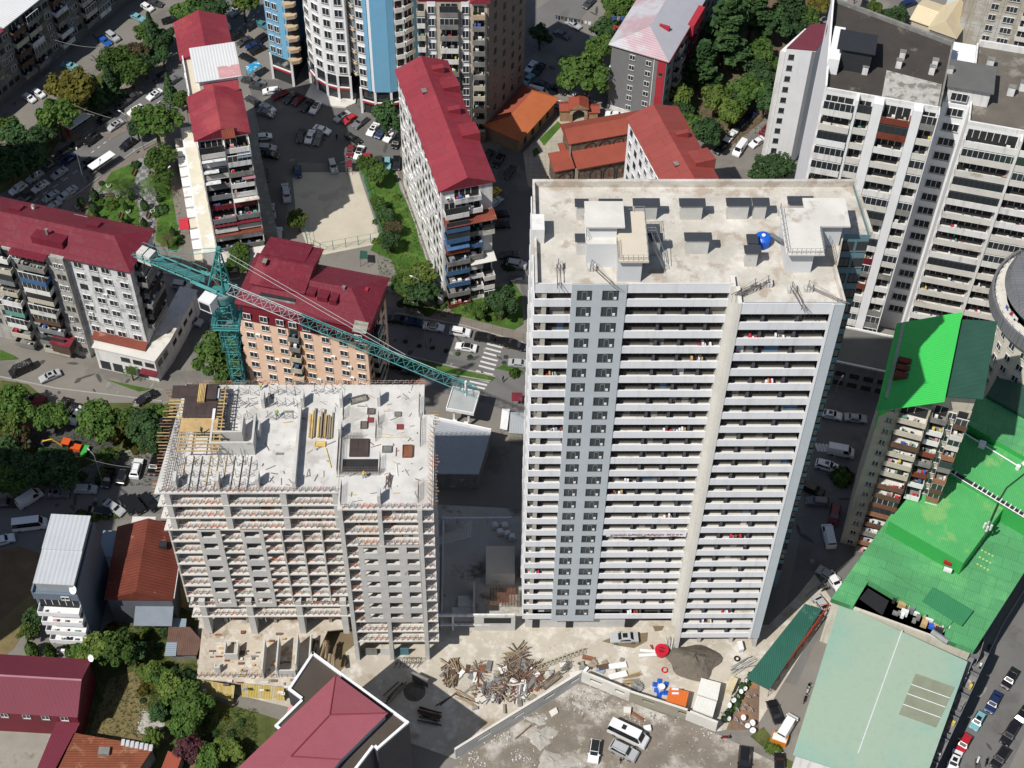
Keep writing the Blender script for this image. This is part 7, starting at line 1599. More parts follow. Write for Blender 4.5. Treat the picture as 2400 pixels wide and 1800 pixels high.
def trees():
    G=lambda *a,**k:tree(*a,**k)
    # avenue, upper left (tile 0)
    for kind,c,x,y,r,l,g in (
     ('round','o',650,730,5.2,'large olive-brown tree beside the avenue near the top left',0),('round','g',930,540,3.6,'mid green tree behind the olive-brown tree on the avenue',0),('round','g',1050,470,3.2,'round green tree left of the tall dark conifer',0),('round','g',1120,600,3.5,'green tree in the middle of the avenue tree row',0),
     ('cone','d',1320,330,3.2,'tall pointed dark conifer in the avenue tree row',0),('cone','d',960,760,2.9,'dark conifer at the roadside below the olive-brown tree',0),('cone','d',850,840,2.6,'shorter dark conifer right of the olive-brown tree',0),('round','b',1180,450,2.6,'thin brownish tree left of the tall dark conifer',0),
     ('round','g',1260,270,2.9,'bright green tree behind the tall dark conifer',0),('round','d',1430,320,2.9,'dark green tree between the tall conifer and the red roof',0),('round','d',1250,560,2.6,'dark tree at the right end of the avenue row',0),('round','d',1400,470,2.4,'small dark tree by the wall left of the red roof',0),
     ('round','g',500,1000,4.6,'broad bright green tree over the red-panelled bus shelter',0),('round','d',130,1180,4.,'dark shaded tree left of the bus shelter',0),('round','d',330,1180,4.,'dark green tree directly left of the red poster panel',0),('round','d',420,1100,3.,'dark tree behind the bus shelter roof',0),('round','d',60,1390,5.,'large shaded tree at the left edge above the hipped roof',0),('round','d',240,1380,3.8,'shaded tree above the parked silver cars at the left edge',0),('round','l',60,1130,3.2,'thin yellowish-green tree at the left edge of the avenue',0),
     ('round','g',1340,1060,5.4,'large spreading bright green tree at the park corner',0),('round','d',1180,1100,2.4,'dark small tree left of the spreading park corner tree',0),('cone','d',1470,800,2.4,'dark conifer against the narrow block beside the avenue',0),('round','g',1560,860,2.2,'light green small tree beside the narrow block',0),
     ('round','g',1370,1350,3.4,'green tree at the top of the chequered path',0),('round','g',1420,1520,2.2,'small green tree right of the chequered path',0),
     ('round','d',1800,70,4.6,'broad dark tree behind the uppermost red roof',0),('round','g',1620,90,4.2,'mid green tree at the top edge left of the red roof',0),('round','d',1680,160,3.,'dark tree touching the uppermost red roof',0),('round','l',2100,30,3.4,'thin pale tree at the top edge near the silver car',0)): G(kind,c,0,x,y,r,l)
    for x,y,r,l in ((1040,1600,3.1,'palm tree at the lower left of the park path'),(1340,1580,3.4,'palm tree at the lower right of the park path')): G('palm','g',0,x,y,r,l)
    for i,(x,y,s) in enumerate(((695,80,.8),(815,20,.8),(800,120,.85),(835,210,.85),(1085,120,.7),(1130,30,.6),(1245,110,.75),(1240,255,.8),(1370,40,.7),(1075,260,.6),(1490,340,.6),(1110,235,.5))):
        G('column','d',4,x,y,s,'clipped dark cypress shrub in the park flower beds',group='clipped park cypresses')
    for i,(x,y,s) in enumerate(((975,110,1.5),(870,80,1.),(1400,140,1.6),(1345,190,1.1),(830,160,.6),(1130,290,.9),(1290,330,1.1),(1000,60,.8))): G('bush',R_.choice('gdl'),4,x,y,s,'rounded bush on the park lawn',group='park bushes')
    G('bush','d',0,1175,1420,1.3,'dark bush beside the upper end of the chequered path');G('bush','d',0,880,1580,.8,'little cypress ball near the glass bus shelter');G('bush','g',0,1590,1440,1.,'bush standing on the shop wing beside the narrow block') 
    for x,y,r,l in ((2050,560,3.,'green tree at the crane foot lawn near the narrow block'),(1950,660,1.6,'small tree near the tower crane head')): G('round','g',4,x,y,r,l)
    G('round','g',4,1850,1430,5.2,'large bright green tree beside the tower crane mast');G('round','d',4,2060,1250,3.4,'dark tree hidden behind the crane mast');G('round','g',8,1960,20,3.,'green tree peeking out between plywood deck and peach block')
    G('palm','b',4,1440,400,1.6,'small dry palm on the lawn right of the park');G('palm','g',4,1130,1540,1.5,'little palm in front of the shop wing at the street');G('bush','d',4,1560,430,1.,'bush at the pavement edge below the narrow block');G('bush','d',4,1560,390,.8,'small bush beside the paved strip')
    # tile 1/5 courtyard
    G('round','d',1,1120,1020,3.8,'dark leafy tree among parked cars left of the white slab');G('round','g',1,960,1420,2.3,'small green tree at the sports court corner');G('round','g',1,1060,1500,2.6,'green tree at the top of the lawn strip')
    for x,y,r,c,l in ((1060,90,2.,'g','small tree at the top of the court-side lawn'),(1120,190,2.,'d','dark sapling beside the court fence'),(1180,300,1.8,'b','brownish sapling beside the court fence'),(1170,420,2.2,'d','dark round tree near the green pavilion'),(370,240,2.2,'l','yellow-green young tree at the court\'s left corner'),(1440,740,3.2,'l','yellow-green tree at the foot of the white slab'),(1290,820,2.8,'g','green tree below the court lawn'),(1420,880,3.,'d','dark tree left of the white slab base'),(1250,760,2.,'g','small green tree by the peach block roof corner'),(1900,1010,2.,'g','low tree on the lawn right of the white slab'),(2120,950,3.4,'d','leafy tree at the lawn edge near the white tower')): G('round',c,5,x,y,r,l)
    for i in range(16): 
        x=R_.uniform(1600,2150);G('bush',R_.choice('gdl'),5,x,1010+ (x-1600)*.2-R_.uniform(30,110),R_.uniform(.7,1.6),'low shrub in the planting along the shaded street',group='street-side shrubs')
    for i in range(8): G('bush',R_.choice('gd'),5,1240+i*42+R_.uniform(-10,10),940+i*12+R_.uniform(-25,25),R_.uniform(.7,1.3),'low shrub in the bed beside the peach block street',group='street-side shrubs')
    for i,(x,y) in enumerate(((1290,1290),(1410,1325),(1525,1345),(1645,1370),(1745,1395),(1850,1420))): G('bush','d',5,x,y,.55,'small clipped ball shrub on the road median',group='median ball shrubs')
    G('bush','d',5,2190,620,1.8,'leafy bush by the shaded yard left of the white tower')
    G('round','d',6,60,640,2.2,'dark tree tight against the left of the white tower') if 0 else None
    # tile 2
    for x,y,r,c,l in ((650,620,6.,'g','huge spreading green tree left of the grey clad block'),(780,420,3.6,'g','green tree beside the grey clad block roof'),(500,680,3.2,'g','green tree at the left of the spreading tree'),(900,60,3.8,'g','bright green tree under the washing lines'),(820,240,3.2,'d','dark tree behind the washing lines'),(1010,40,3.,'g','green tree left of the faded pink roof at the top'),(240,310,2.6,'d','shaded tree at the dark wall')): G('round',c,2,x,y,r,l)
    for x,y,r,l in ((1850,330,8.2,'very large blue-green cedar right of the grey clad block'),(2080,150,6.5,'large cedar at the top edge'),(1640,620,5.,'thin grey-green cedar near the grey clad block')): G('cedar','d',2,x,y,r,l)
    for x,y,r,c,l in ((1450,820,3.,'l','light green conifer-like tree by the red roof corner'),(1560,1080,3.,'g','round green tree behind the red roof slab'),(1700,1130,3.8,'d','dark green tree beside the black pick-up'),(1760,850,3.6,'l','light green tree under the big cedar'),(1900,960,3.2,'l','yellow-green tree by the parked dark blue car'),(2020,760,4.,'g','green tree in the grove right of the cedar'),(2150,640,4.,'d','dark green tree at the right of the grove'),(2150,420,3.6,'g','broad tree high in the grove'),(1960,840,3.,'d','dark tree in the grove centre'),(1480,960,2.4,'d','dark tree close to the red roof'),(1980,30,4.,'d','dark tree at the top of the grove'),(2190,860,3.4,'d','dark tree at the right of the grove near the slim white block')): G('round',c,2,x,y,r,l)
    for x,y,r,c,l in ((50,200,4.2,'d','dark tree left of the dull maroon roof'),(180,80,4.,'d','dark tree at the top edge above the maroon roof'),(330,130,3.4,'g','green tree behind the maroon roof'),(260,240,3.,'d','dark tree beside the maroon roof edge'),(450,30,3.,'o','brown-green tree behind the white tower parapet'),(930,60,2.2,'l','yellow-green tree at the parking area top right'),(1080,140,2.8,'d','dark tree left of the cream roofed house'),(1150,110,2.2,'d','dark tree touching the cream roof'),(20,700,2.6,'o','autumnal tree left of the slim white block'),(20,560,2.2,'g','green tree left of the slim white block')): G('round',c,3,x,y,r,l)
    G('round','d',3,20,1430,4.2,'dark thin-leaved tree just above the white tower roof')
    # tile 8: junction
    for x,y,r,c,l in ((90,170,4.2,'g','tall tree at the left edge beside the garages'),(70,300,3.6,'l','yellow-green tree at the left edge'),(60,600,3.2,'d','dark tree at the left edge lower down'),(110,820,3.2,'g','green tree on the shaded bank'),(60,780,2.4,'l','light green bush-tree on the shaded bank'),(440,270,3.,'g','green tree between the garages and the white car'),(800,330,4.2,'g','broad green tree in front of the left junction'),(1000,380,2.8,'o','olive tree in the junction row'),(1120,300,3.2,'g','green tree in the junction row'),(1230,340,3.6,'d','dark tree in the junction row'),(1300,480,3.,'d','dark tree beside the formwork beams'),(1400,250,2.4,'g','green tree partly behind the formwork deck'),(250,720,3.6,'d','shaded tree on the bank above the white van'),(500,740,3.4,'d','shaded tree on the bank above the grey car'),(400,640,2.4,'d','dark tree below the orange digger'),(920,620,1.8,'g','small green tree on the stony bank'),(170,480,2.4,'b','bare shrub tree left of the dark yard')): G('round',c,8,x,y,r,l)
    for i,(x,y) in enumerate(((700,1120),(810,1140),(910,1130),(1010,1110))): G('bush','l',8,x,y,1.2,'yellowish bush behind the slim blue-grey block roof',group='bushes behind the slim block')
    # tile 12: gardens
    for i,(x,y) in enumerate(((270,630),(430,650),(610,665))): G('column','g',12,x,y,1.,'clipped column shrub beside the maroon house',group='column shrubs by the maroon house')
    for x,y,r,c,l in ((850,620,3.,'l','light green tree below the slim blue-grey block'),(1030,620,3.6,'g','full green tree left of the patched shack'),(700,650,2.2,'g','small green tree right of the column shrubs'),(1160,690,2.4,'d','dark tree beside the patched shack'),(280,380,2.2,'d','dark tree left of the white balconies'),(250,470,2.,'l','light tree left of the white balconies'),(1430,900,2.6,'g','green tree in the wild garden'),(1480,1010,3.,'l','light green tree in the wild garden'),(1620,1080,3.4,'g','leafy tree below the yellow formwork'),(1560,930,2.2,'d','dark tree at the garden wall'),(1280,820,2.,'l','light bush-like tree at the garden path'),(1310,1390,1.8,'l','bright green small tree by the grey sheets'),(1610,1290,2.6,'g','green tree in the lower garden'),(1970,1500,2.4,'l','light green tree left of the white parapet house'),(1800,1560,2.6,'g','green tree at the bottom of the garden'),(1360,1180,1.6,'d','dark shrub tree by the rubble')): G('round',c,12,x,y,r,l)
    G('round','r',12,1640,1500,2.6,'purple-leaved tree at the bottom garden')
    CN={'g':'green','d':'dark green','l':'light green','o':'olive'}
    for T,x0,x1,y0,y1,n,pl in ((12,1230,1700,780,1130,15,'in the wild garden under the yellow formwork'),(12,1500,2200,1180,1640,20,'in the lower garden beside the white-parapet house'),(12,940,1430,430,730,11,'in the garden behind the patched shack'),(8,0,900,640,860,12,'on the shaded bank above the left street'),(8,0,200,380,640,6,'at the left edge by the dark yard'),(8,940,1350,430,600,8,'on the stony bank beside the unfinished building')):
        for i in range(n): c=R_.choice('gdlo');G('bush',c,T,R_.uniform(x0,x1),R_.uniform(y0,y1),R_.uniform(.5,1.4),CN[c]+' bush '+pl,group='bushes '+pl)
    for i in range(14): G('bush',R_.choice('gdl'),5,R_.uniform(1030,1230),R_.uniform(0,500),R_.uniform(.5,1.1),'bush along the court side of the lawn',group='court-side bushes')
    for i in range(12): G('bush',R_.choice('gd'),14,1860+i*18+R_.uniform(-15,15),1230-i*34,R_.uniform(.6,1.),'climbing bush along the wall by the satellite dishes',group='bushes by the dishes')
    for x,y in ((30,1480),(80,1500)): G('bush','l',15,x,y,1.2,'bright green bush at the alley foot',group='alley bushes')
    G('bush','g',11,640,790,2.6,'shaded round bush beside the silver car in the right street');G('bush','g',6,20,1560,1.3,'green bush on the small median near the white tower')
    G('column','g',2,310,1570,.8,'small clipped cypress in the churchyard')
trees()
# ---------------- vehicles ----------------
CC={'white':(.75,.75,.76),'silver':(.4,.41,.42),'grey':(.14,.145,.15),'black':(.012,.012,.014),'dark blue':(.015,.03,.09),'blue':(.02,.1,.4),'red':(.4,.02,.03),'dark red':(.14,.012,.018),'light blue':(.18,.38,.42),'teal':(.06,.2,.22),'yellow':(.55,.4,.02),'dark grey':(.05,.052,.056)}
def paint(c): return mat('car_paint_'+c.replace(' ','_'),CC[c],.02,.3,.22,spec=.6)
CG=mat('car_glass',(.012,.014,.016),.05,1,.08,spec=.7);TY=mat('tyre',(.015,.015,.015),.1,1);HLm=mat('headlamp',(.6,.6,.62),.02,1,.2);TLm=mat('tail_lamp',(.3,.01,.01),.02,1,.3)
# side profile (x forward): body lower outline and cabin, per type: length,width, list of (x,z) roofline
TYP={'sedan':(4.7,1.8,[(-2.35,.75),(-2.3,.95),(-1.55,1.02),(-.95,1.4),(.45,1.43),(1.1,1.02),(2.1,.86),(2.35,.65)],(1,3,4,5)),
 'hatch':(4.0,1.72,[(-2.,.8),(-1.95,1.),(-1.8,1.1),(-1.5,1.47),(.4,1.5),(1.05,1.05),(1.8,.88),(2.,.65)],(1,3,4,5)),
 'suv':(4.7,1.88,[(-2.35,.85),(-2.3,1.1),(-2.15,1.2),(-1.85,1.7),(.5,1.74),(1.15,1.2),(2.15,1.05),(2.35,.75)],(1,3,4,5)),
 'wagon':(4.5,1.78,[(-2.25,.8),(-2.2,1.),(-2.1,1.1),(-1.8,1.5),(.5,1.54),(1.15,1.1),(2.05,.9),(2.25,.65)],(1,3,4,5)),
 'van':(5.4,2.0,[(-2.7,1.2),(-2.68,1.4),(-2.66,1.7),(-2.6,2.25),(1.3,2.3),(2.,1.35),(2.5,1.1),(2.7,.8)],(1,3,4,5)),
 'minibus':(6.6,2.05,[(-3.3,1.2),(-3.28,1.5),(-3.26,1.9),(-3.2,2.6),(1.9,2.65),(2.6,1.45),(3.15,1.1),(3.3,.8)],(1,3,4,5))}
_CM={}
def car_meshes(ty,c,extra=None):
    k=(ty,c,extra)
    if k in _CM: return _CM[k]
    L,w,P,_=TYP[ty];P_=P;hw=w/2;b=MB().use(paint(c))
    # cross sections along the length: body sides to belt line, cabin narrower above
    def sec(x,z,belt):
        zt=z;zb=.28;cab=hw-.22 if zt>belt+.08 else hw-.06
        return [(x,-hw+.05,zb),(x,-hw,.5),(x,-hw+.01,min(zt,belt)),(x,-cab,zt),(x,cab,zt),(x,hw-.01,min(zt,belt)),(x,hw,.5),(x,hw-.05,zb)]
    belt=P[5][1]
    S=[sec(x,z,belt) for x,z in P]
    n=8;k0=len(b.v)
    for s in S: b.v+=s
    for i in range(len(S)-1):
        for j in range(n):
            a=k0+i*n+j;d=k0+i*n+(j+1)%n;b.f.append((a,d,d+n,a+n));b.mi.append(0)
    b.f.append(tuple(range(k0,k0+n)));b.mi.append(0);b.f.append(tuple(range(k0+(len(S)-1)*n+n-1,k0+(len(S)-1)*n-1,-1)));b.mi.append(0)
    b.use(HLm)
    for e in (1,-1): b.box(L/2-.12,L/2+.015,e*(hw-.35)-.17,e*(hw-.35)+.17,.55,.7)
    b.use(TLm)
    for e in (1,-1): b.box(-L/2-.015,-L/2+.08,e*(hw-.3)-.14,e*(hw-.3)+.14,.7,.85)
    b.use(paint(c))
    for e in (1,-1): b.box(P[5][0]-.35,P[5][0]-.15,e*(hw+.05)-.09,e*(hw+.05)+.09,belt-.02,belt+.13)
    if extra=='sunroof': b.use(CG).box(-.5,.3,-.42,.42,P[3][1]+.0,P[4][1]+.02)
    if extra=='stripe': b.use(CG).box(.9,2.,-.3,.3,belt-.03,belt+.01)
    if extra=='blackroof': b.use(CG).box(P[3][0],P[4][0],-hw+.25,hw-.25,P[3][1],P[4][1]+.012)
    if extra=='hatchbox': b.use(CG).box(-1.2,-.5,-.4,.4,P[4][1]-.02,P[4][1]+.06)
    if extra=='rails':
        for e in (1,-1): b.use(STEEL).box(P[3][0]+.1,P[4][0]-.1,e*(hw-.3)-.03,e*(hw-.3)+.03,P[3][1],P[4][1]+.06)
    body=b.mesh('body')
    def glassq(i0,i1,name):
        (x0,z0),(x1,z1)=P[i0],P[i1];m=MB().use(CG);f0,f1=.1,.88;c0=hw-.2;c1=hw-.3
        A=lambda f:(x0+(x1-x0)*f,z0+(z1-z0)*f)
        a=A(f0);d=A(f1);dx,dz=x1-x0,z1-z0;l=math.hypot(dx,dz);nx,nz=-dz/l*.02,dx/l*.02
        m.hull8([(a[0],-c0,a[1]),(a[0],c0,a[1]),(d[0],c1,d[1]),(d[0],-c1,d[1])],[(a[0]+nx,-c0,a[1]+nz),(a[0]+nx,c0,a[1]+nz),(d[0]+nx,c1,d[1]+nz),(d[0]+nx,-c1,d[1]+nz)]);return m.mesh(name)
    ws=glassq(4,5,'windshield');rw=glassq(2,3,'rear_window')
    m=MB().use(CG)
    x0=P[3][0]+.1;x1=P[4][0]+.25;zt=P[3][1]-.08
    if ty=='van': x0=.6
    m.hull8([(x0-.2,-hw-.004,belt+.03),(x1+.25,-hw-.004,belt+.03),(x1-.25,-hw+.185,zt),(x0,-hw+.185,zt)],[(x0-.2,-hw+.03,belt+.03),(x1+.25,-hw+.03,belt+.03),(x1-.25,-hw+.23,zt),(x0,-hw+.23,zt)])
    sw=m.mesh('side_window')
    wh=MB().use(TY);k=12
    wv=[];
    for q in range(1):
        for yy in (-.1,.1): wh.v+=[(.32*math.cos(2*PI*i/k),yy,.32*math.sin(2*PI*i/k)) for i in range(k)]
        wh.f+=[tuple(range(k)),tuple(range(2*k-1,k-1,-1))]+[(i,i+k,(i+1)%k+k,(i+1)%k) for i in range(k)];wh.mi+=[0]*(k+2)
    wh.use(STEEL).box(-.15,.15,-.115,-.101,-.15,.15)
    _CM[k_:=(ty,c,extra)]=(body,ws,rw,sw,wh.mesh('wheel'),L,hw);return _CM[k_]
CARN={'sedan':('parked_car','car'),'hatch':('parked_car','car'),'suv':('parked_suv','car'),'wagon':('parked_car','car'),'van':('parked_van','van'),'minibus':('minibus','minibus')}
TW={'sedan':'sedan','hatch':'hatchback','suv':'SUV','wagon':'estate car','van':'van','minibus':'minibus'}
def car(T,x,y,dx,dy,ty,c,place,group,extra=None,label=None):
    h=.8;p=W(T,x,y,h);q=W(T,x+dx,y+dy,h);az=math.atan2(q.y-p.y,q.x-p.x)
    body,ws,rw,sw,wh,L,hw=car_meshes(ty,c,extra)
    t=thing(CARN[ty][0],label or '%s %s %s'%(c,TW[ty],place),CARN[ty][1],(p.x,p.y,0.03),az,group)
    sc=1. if T==14 else {0:.82,1:.84,2:.84,3:.86,4:.86,5:.87,6:.87,7:.88}.get(T,.9);t.scale=(sc,sc,sc)
    inst(body,'body',t);inst(ws,'windshield',t);inst(rw,'rear_window',t);inst(sw,'side_window',t)
    o=inst(sw,'side_window',t);o.scale=(1,-1,1)
    for ex in (L*.31,-L*.31):
        for ey in (-hw+.1,hw-.1): inst(wh,'wheel',t,(ex,ey,.32),0 if ey<0 else PI)
    return t
def cars():
    A='on the avenue past the park';GA='cars on the avenue'
    for x,y,dx,dy,ty,c,e in ((1335,810,-130,85,'sedan','white','sunroof'),(1170,945,-130,85,'sedan','white','sunroof'),(995,1075,-130,85,'sedan','silver','sunroof'),(795,1200,-130,95,'suv','black','rails'),(510,1490,-130,90,'sedan','silver',None),(345,1605,-130,90,'sedan','white','sunroof'),(590,1370,-130,90,'sedan','dark blue',None),(750,1400,-130,90,'hatch','dark grey',None),(595,1650,-130,90,'sedan','silver','rails'),(440,1690,-130,90,'sedan','silver',None)): car(0,x,y,dx,dy,ty,c,A,GA,e)
    P='parked along the tree side of the avenue'
    for x,y,ty,c in ((900,1015,'sedan','black'),(1050,900,'sedan','dark grey'),(1140,835,'sedan','dark grey'),(665,1235,'sedan','black'),(545,1310,'sedan','dark grey'),(420,1425,'sedan','dark grey'),(300,1520,'sedan','silver'),(155,1625,'suv','white'),(1390,650,'sedan','dark grey'),(1490,690,'sedan','grey')): car(0,x,y,-130,88,ty,c,P,'cars parked on the avenue')
    car(0,1105,1240,-120,90,'suv','black','by the park corner lamp','cars on the avenue')
    for x,y,dx,dy,ty,c in ((1270,55,130,75,'hatch','white'),(1185,140,130,60,'sedan','light blue'),(1335,20,130,30,'sedan','dark grey'),(900,345,110,80,'sedan','blue'),(970,310,110,80,'suv','silver'),(600,560,120,30,'sedan','light blue'),(330,800,120,75,'hatch','white'),(250,840,110,70,'hatch','white'),(1470,165,130,-30,'sedan','black')): car(0,x,y,dx,dy,ty,c,'across the upper left side street','cars in the upper left side street')
    for x,y,dx,dy,ty,c in ((2035,90,-110,80,'suv','silver'),(2180,210,-130,90,'sedan','black'),(2030,310,-130,60,'sedan','black'),(2110,350,-120,70,'sedan','dark grey'),(2190,385,-130,40,'sedan','dark blue'),(2130,490,-120,-60,'sedan','black'),(2160,690,130,30,'sedan','dark grey'),(1925,275,-60,70,'van','white'),(2180,860,-100,-60,'sedan','dark grey')): car(0,x,y,dx,dy,ty,c,'between the red roof and the curved tower','cars near the curved tower')
    C='in the courtyard of the curved tower';GC='cars in the courtyard'
    for x,y,dx,dy,ty,c,e in ((130,780,-130,15,'wagon','white',None),(205,815,-110,50,'sedan','dark red',None),(300,835,-100,80,'sedan','dark grey',None),(368,860,-100,80,'hatch','dark red',None),(445,905,-90,80,'sedan','black',None),(515,920,-60,90,'sedan','white','blackroof'),(100,925,110,60,'sedan','silver',None),(85,970,120,40,'sedan','grey',None),(10,690,100,60,'sedan','grey',None),(20,740,100,20,'sedan','dark grey',None),(15,420,120,-60,'sedan','black',None),(40,335,-110,70,'suv','black',None),(50,205,90,40,'sedan','teal',None),
        (745,1000,-110,70,'sedan','silver','blackroof'),(810,1025,-120,70,'hatch','red',None),(900,1050,-110,90,'suv','grey',None),(1010,1110,-70,100,'sedan','white','sunroof'),(1080,1135,-70,90,'sedan','dark blue',None),(1160,1165,-80,90,'sedan','white',None),(570,1115,120,45,'sedan','white',None),(465,1175,-40,100,'sedan','white',None),(538,1190,-40,100,'sedan','grey',None),(385,1165,-30,110,'sedan','dark grey',None),(70,1175,130,-15,'hatch','white',None),(95,1275,120,10,'suv','silver',None),(120,1330,120,20,'sedan','black',None),
        (840,1190,120,80,'sedan','black','rails'),(815,1300,-25,110,'hatch','dark red',None),(890,1310,-45,110,'sedan','white','blackroof'),(965,1375,20,90,'sedan','red',None),(1062,1395,0,110,'hatch','dark grey',None),(1135,1405,-5,110,'hatch','light blue',None),(1215,1400,-5,110,'sedan','black',None),(1210,1225,-40,100,'hatch','black',None),(665,1430,35,110,'suv','silver',None),(360,1475,10,100,'hatch','dark blue',None),(75,1500,10,110,'sedan','dark grey',None),(255,1640,15,110,'sedan','silver',None)): car(1,x,y,dx,dy,ty,c,C,GC,e)
    for T,x,y,dx,dy,ty,c in ((5,135,160,15,110,'sedan','silver'),(5,195,365,0,-110,'suv','white'),(5,265,20,10,110,'sedan','silver')): car(T,x,y,dx,dy,ty,c,'in the shade beside the narrow block end','cars beside the narrow block')
    Y='in the shaded yard right of the white slab';GY='cars in the shaded yard'
    for T,x,y,dx,dy,ty,c in ((1,2000,1340,-60,90,'sedan','dark grey'),(1,2095,1380,-60,90,'sedan','black'),(1,2190,1480,-60,90,'sedan','dark grey'),(5,2060,85,80,-60,'sedan','silver'),(5,2100,190,120,-20,'sedan','black'),(5,2110,280,130,-10,'sedan','black'),(5,2055,0,70,-50,'hatch','yellow'),(5,2190,540,120,-10,'sedan','dark grey'),(6,40,620,120,20,'suv','silver')): car(T,x,y,dx,dy,ty,c,Y,GY)
    N='in the shaded street beyond the beige tower'
    for x,y,dx,dy,ty,c in ((530,205,110,60,'sedan','silver'),(430,290,110,50,'sedan','grey'),(165,570,-70,90,'sedan','white'),(235,590,-70,90,'sedan','black'),(140,680,-60,70,'sedan','light blue'),(265,720,120,50,'sedan','dark grey'),(405,765,120,60,'sedan','black'),(225,795,120,30,'van','white'),(560,830,110,50,'wagon','silver'),(685,895,80,90,'sedan','black'),(885,985,-130,-15,'sedan','white'),(405,895,110,20,'sedan','white'),(665,20,-60,60,'sedan','dark grey')): car(2,x,y,dx,dy,ty,c,N,'cars near the church')
    R='on the lane right of the cedar grove'
    for T,x,y,dx,dy,ty,c in ((2,2065,995,-90,80,'sedan','dark blue'),(2,1970,1085,-90,80,'sedan','dark grey'),(2,1890,1170,-90,100,'sedan','white'),(2,1805,1270,-90,90,'sedan','black'),(2,1970,1280,-70,100,'van','white'),(2,2120,1220,-90,60,'sedan','white'),(2,2180,1130,-70,80,'hatch','dark red'),(3,830,45,-30,100,'sedan','black'),(3,1215,25,110,-40,'suv','dark blue'),(3,40,480,60,30,'sedan','grey'),(3,610,0,80,20,'sedan','silver')): car(T,x,y,dx,dy,ty,c,R if T==2 else 'beyond the white towers at the top','cars by the cedar grove')
    car(4,185,1530,-120,55,'van','black','','cars by the long red-roofed block',label='black van parked in front of the long whitewashed block')
    car(4,430,1585,-120,50,'sedan','silver','','cars by the long red-roofed block','sunroof',label='silver sedan parked in front of the long whitewashed block')
    for T,x,y,dx,dy,ty,c in ((4,450,120,90,-60,'sedan','silver'),(4,570,20,90,-60,'sedan','silver'),(4,130,60,-110,80,'sedan','dark grey'),(4,215,55,-110,80,'sedan','dark grey')): car(T,x,y,dx,dy,ty,c,'behind the dark red hipped roof','cars behind the hipped roof')
    S='on the shaded street by the peach block';GS='cars on the shaded street'
    for T,x,y,dx,dy,ty,c,e in ((4,1570,800,120,15,'suv','silver',None),(4,1665,1110,130,40,'suv','silver','sunroof'),(4,1840,1155,10,-110,'sedan','grey',None),(5,1230,1095,130,10,'sedan','black',None),(5,1350,1115,130,20,'sedan','dark blue',None),(5,1535,1160,130,20,'sedan','white','blackroof'),(5,1765,1205,130,20,'suv','white','rails'),(5,1815,1335,-130,-20,'sedan','white','blackroof'),(5,1980,1255,130,20,'suv','black',None),(5,2170,1290,130,20,'sedan','black','stripe'),(5,1350,1545,130,30,'sedan','dark grey',None),(5,1240,1500,130,30,'sedan','black',None)): car(T,x,y,dx,dy,ty,c,S,GS,e)
    for x,y,dx,dy,ty,c in ((70,750,130,5,'sedan','dark grey'),(30,1320,120,30,'sedan','black'),(60,1475,120,10,'sedan','silver')): car(6,x,y,dx,dy,ty,c,'close to the left side of the white tower','cars left of the white tower')
    J='at the left junction';GJ='cars at the left junction'
    for x,y,dx,dy,ty,c,e in ((205,160,-60,80,'suv','dark grey',None),(320,170,70,-90,'suv','dark red',None),(540,190,-50,80,'sedan','black',None),(612,235,-60,90,'sedan','black',None),(665,265,-60,90,'sedan','white',None),(1265,112,-130,75,'sedan','black','sunroof'),(1345,350,60,-30,'sedan','silver',None),(930,805,-40,110,'sedan','black',None),(1062,782,40,-110,'suv','black',None),(1180,725,35,-120,'suv','white','rails'),(1330,695,-30,100,'sedan','black','stripe'),(740,905,130,5,'wagon','silver',None),(490,945,130,0,'sedan','grey','sunroof'),(255,988,120,-75,'van','white',None),(40,1025,130,-5,'sedan','dark grey',None),(20,1345,110,-30,'sedan','white',None),(565,1160,120,0,'sedan','black',None),(860,1095,120,10,'sedan','black',None),(985,1065,90,60,'sedan','silver',None),(1105,1035,60,90,'suv','black',None),(1180,1035,60,90,'suv','black',None),(1290,1015,60,60,'suv','black',None),(1400,1010,60,60,'sedan','grey',None)): car(8,x,y,dx,dy,ty,c,J,GJ,e)
    car(8,260,1215,130,-15,'minibus','white','','cars at the left junction',label='white-topped blue van in shade at the left edge of the street')
    Q='in the shaded street right of the white tower';GQ='cars right of the white tower'
    for x,y,dx,dy,ty,c,e in ((545,260,130,25,'sedan','white','sunroof'),(760,290,130,15,'sedan','silver','rails'),(630,580,130,25,'van','white',None),(510,705,130,35,'suv','white','sunroof'),(390,910,110,50,'suv','black',None),(430,1010,-120,-10,'wagon','grey',None),(575,1125,-20,110,'suv','dark red',None),(525,1310,-25,-110,'van','white',None),(520,1645,110,70,'sedan','silver',None)): car(11,x,y,dx,dy,ty,c,Q,GQ,e)
    for x,y,dx,dy,ty,c,l in ((470,245,70,90,'sedan','silver','silver sedan by the end of the dark green shed'),(575,40,60,90,'sedan','white','white sedan nose to nose with the green roofed block'),(60,1165,-40,-100,'sedan','black','black car parked in the alley under the shed end'),(100,1625,0,-100,'sedan','black','black car at the bottom edge by the alley corner'),(165,1300,60,-100,'van','white','white van with an open rear parked in the alley')): car(15,x,y,dx,dy,ty,c,'','cars in the alley',label=l)
    t=thing('skip_container','orange open skip container behind the white alley van','container',W(15,90,1425,0),math.radians(-20));OR=mat('orange_metal',(.6,.2,.02),.1,1,.5);MB().use(OR).box(-1.3,1.3,-.8,.8,0,.15).box(-1.3,1.3,-.8,-.7,.15,1.3).box(-1.3,1.3,.7,.8,.15,1.3).box(-1.3,-1.2,-.7,.7,.15,1.3).box(1.2,1.3,-.7,.7,.15,1.3).build('tub',t);MB().use(WHITE2).box(-1.2,1.2,-.7,.7,.16,.9).build('load',t)
    Rr='in the right-hand street beside the dark balconies';GR='cars in the right-hand street'
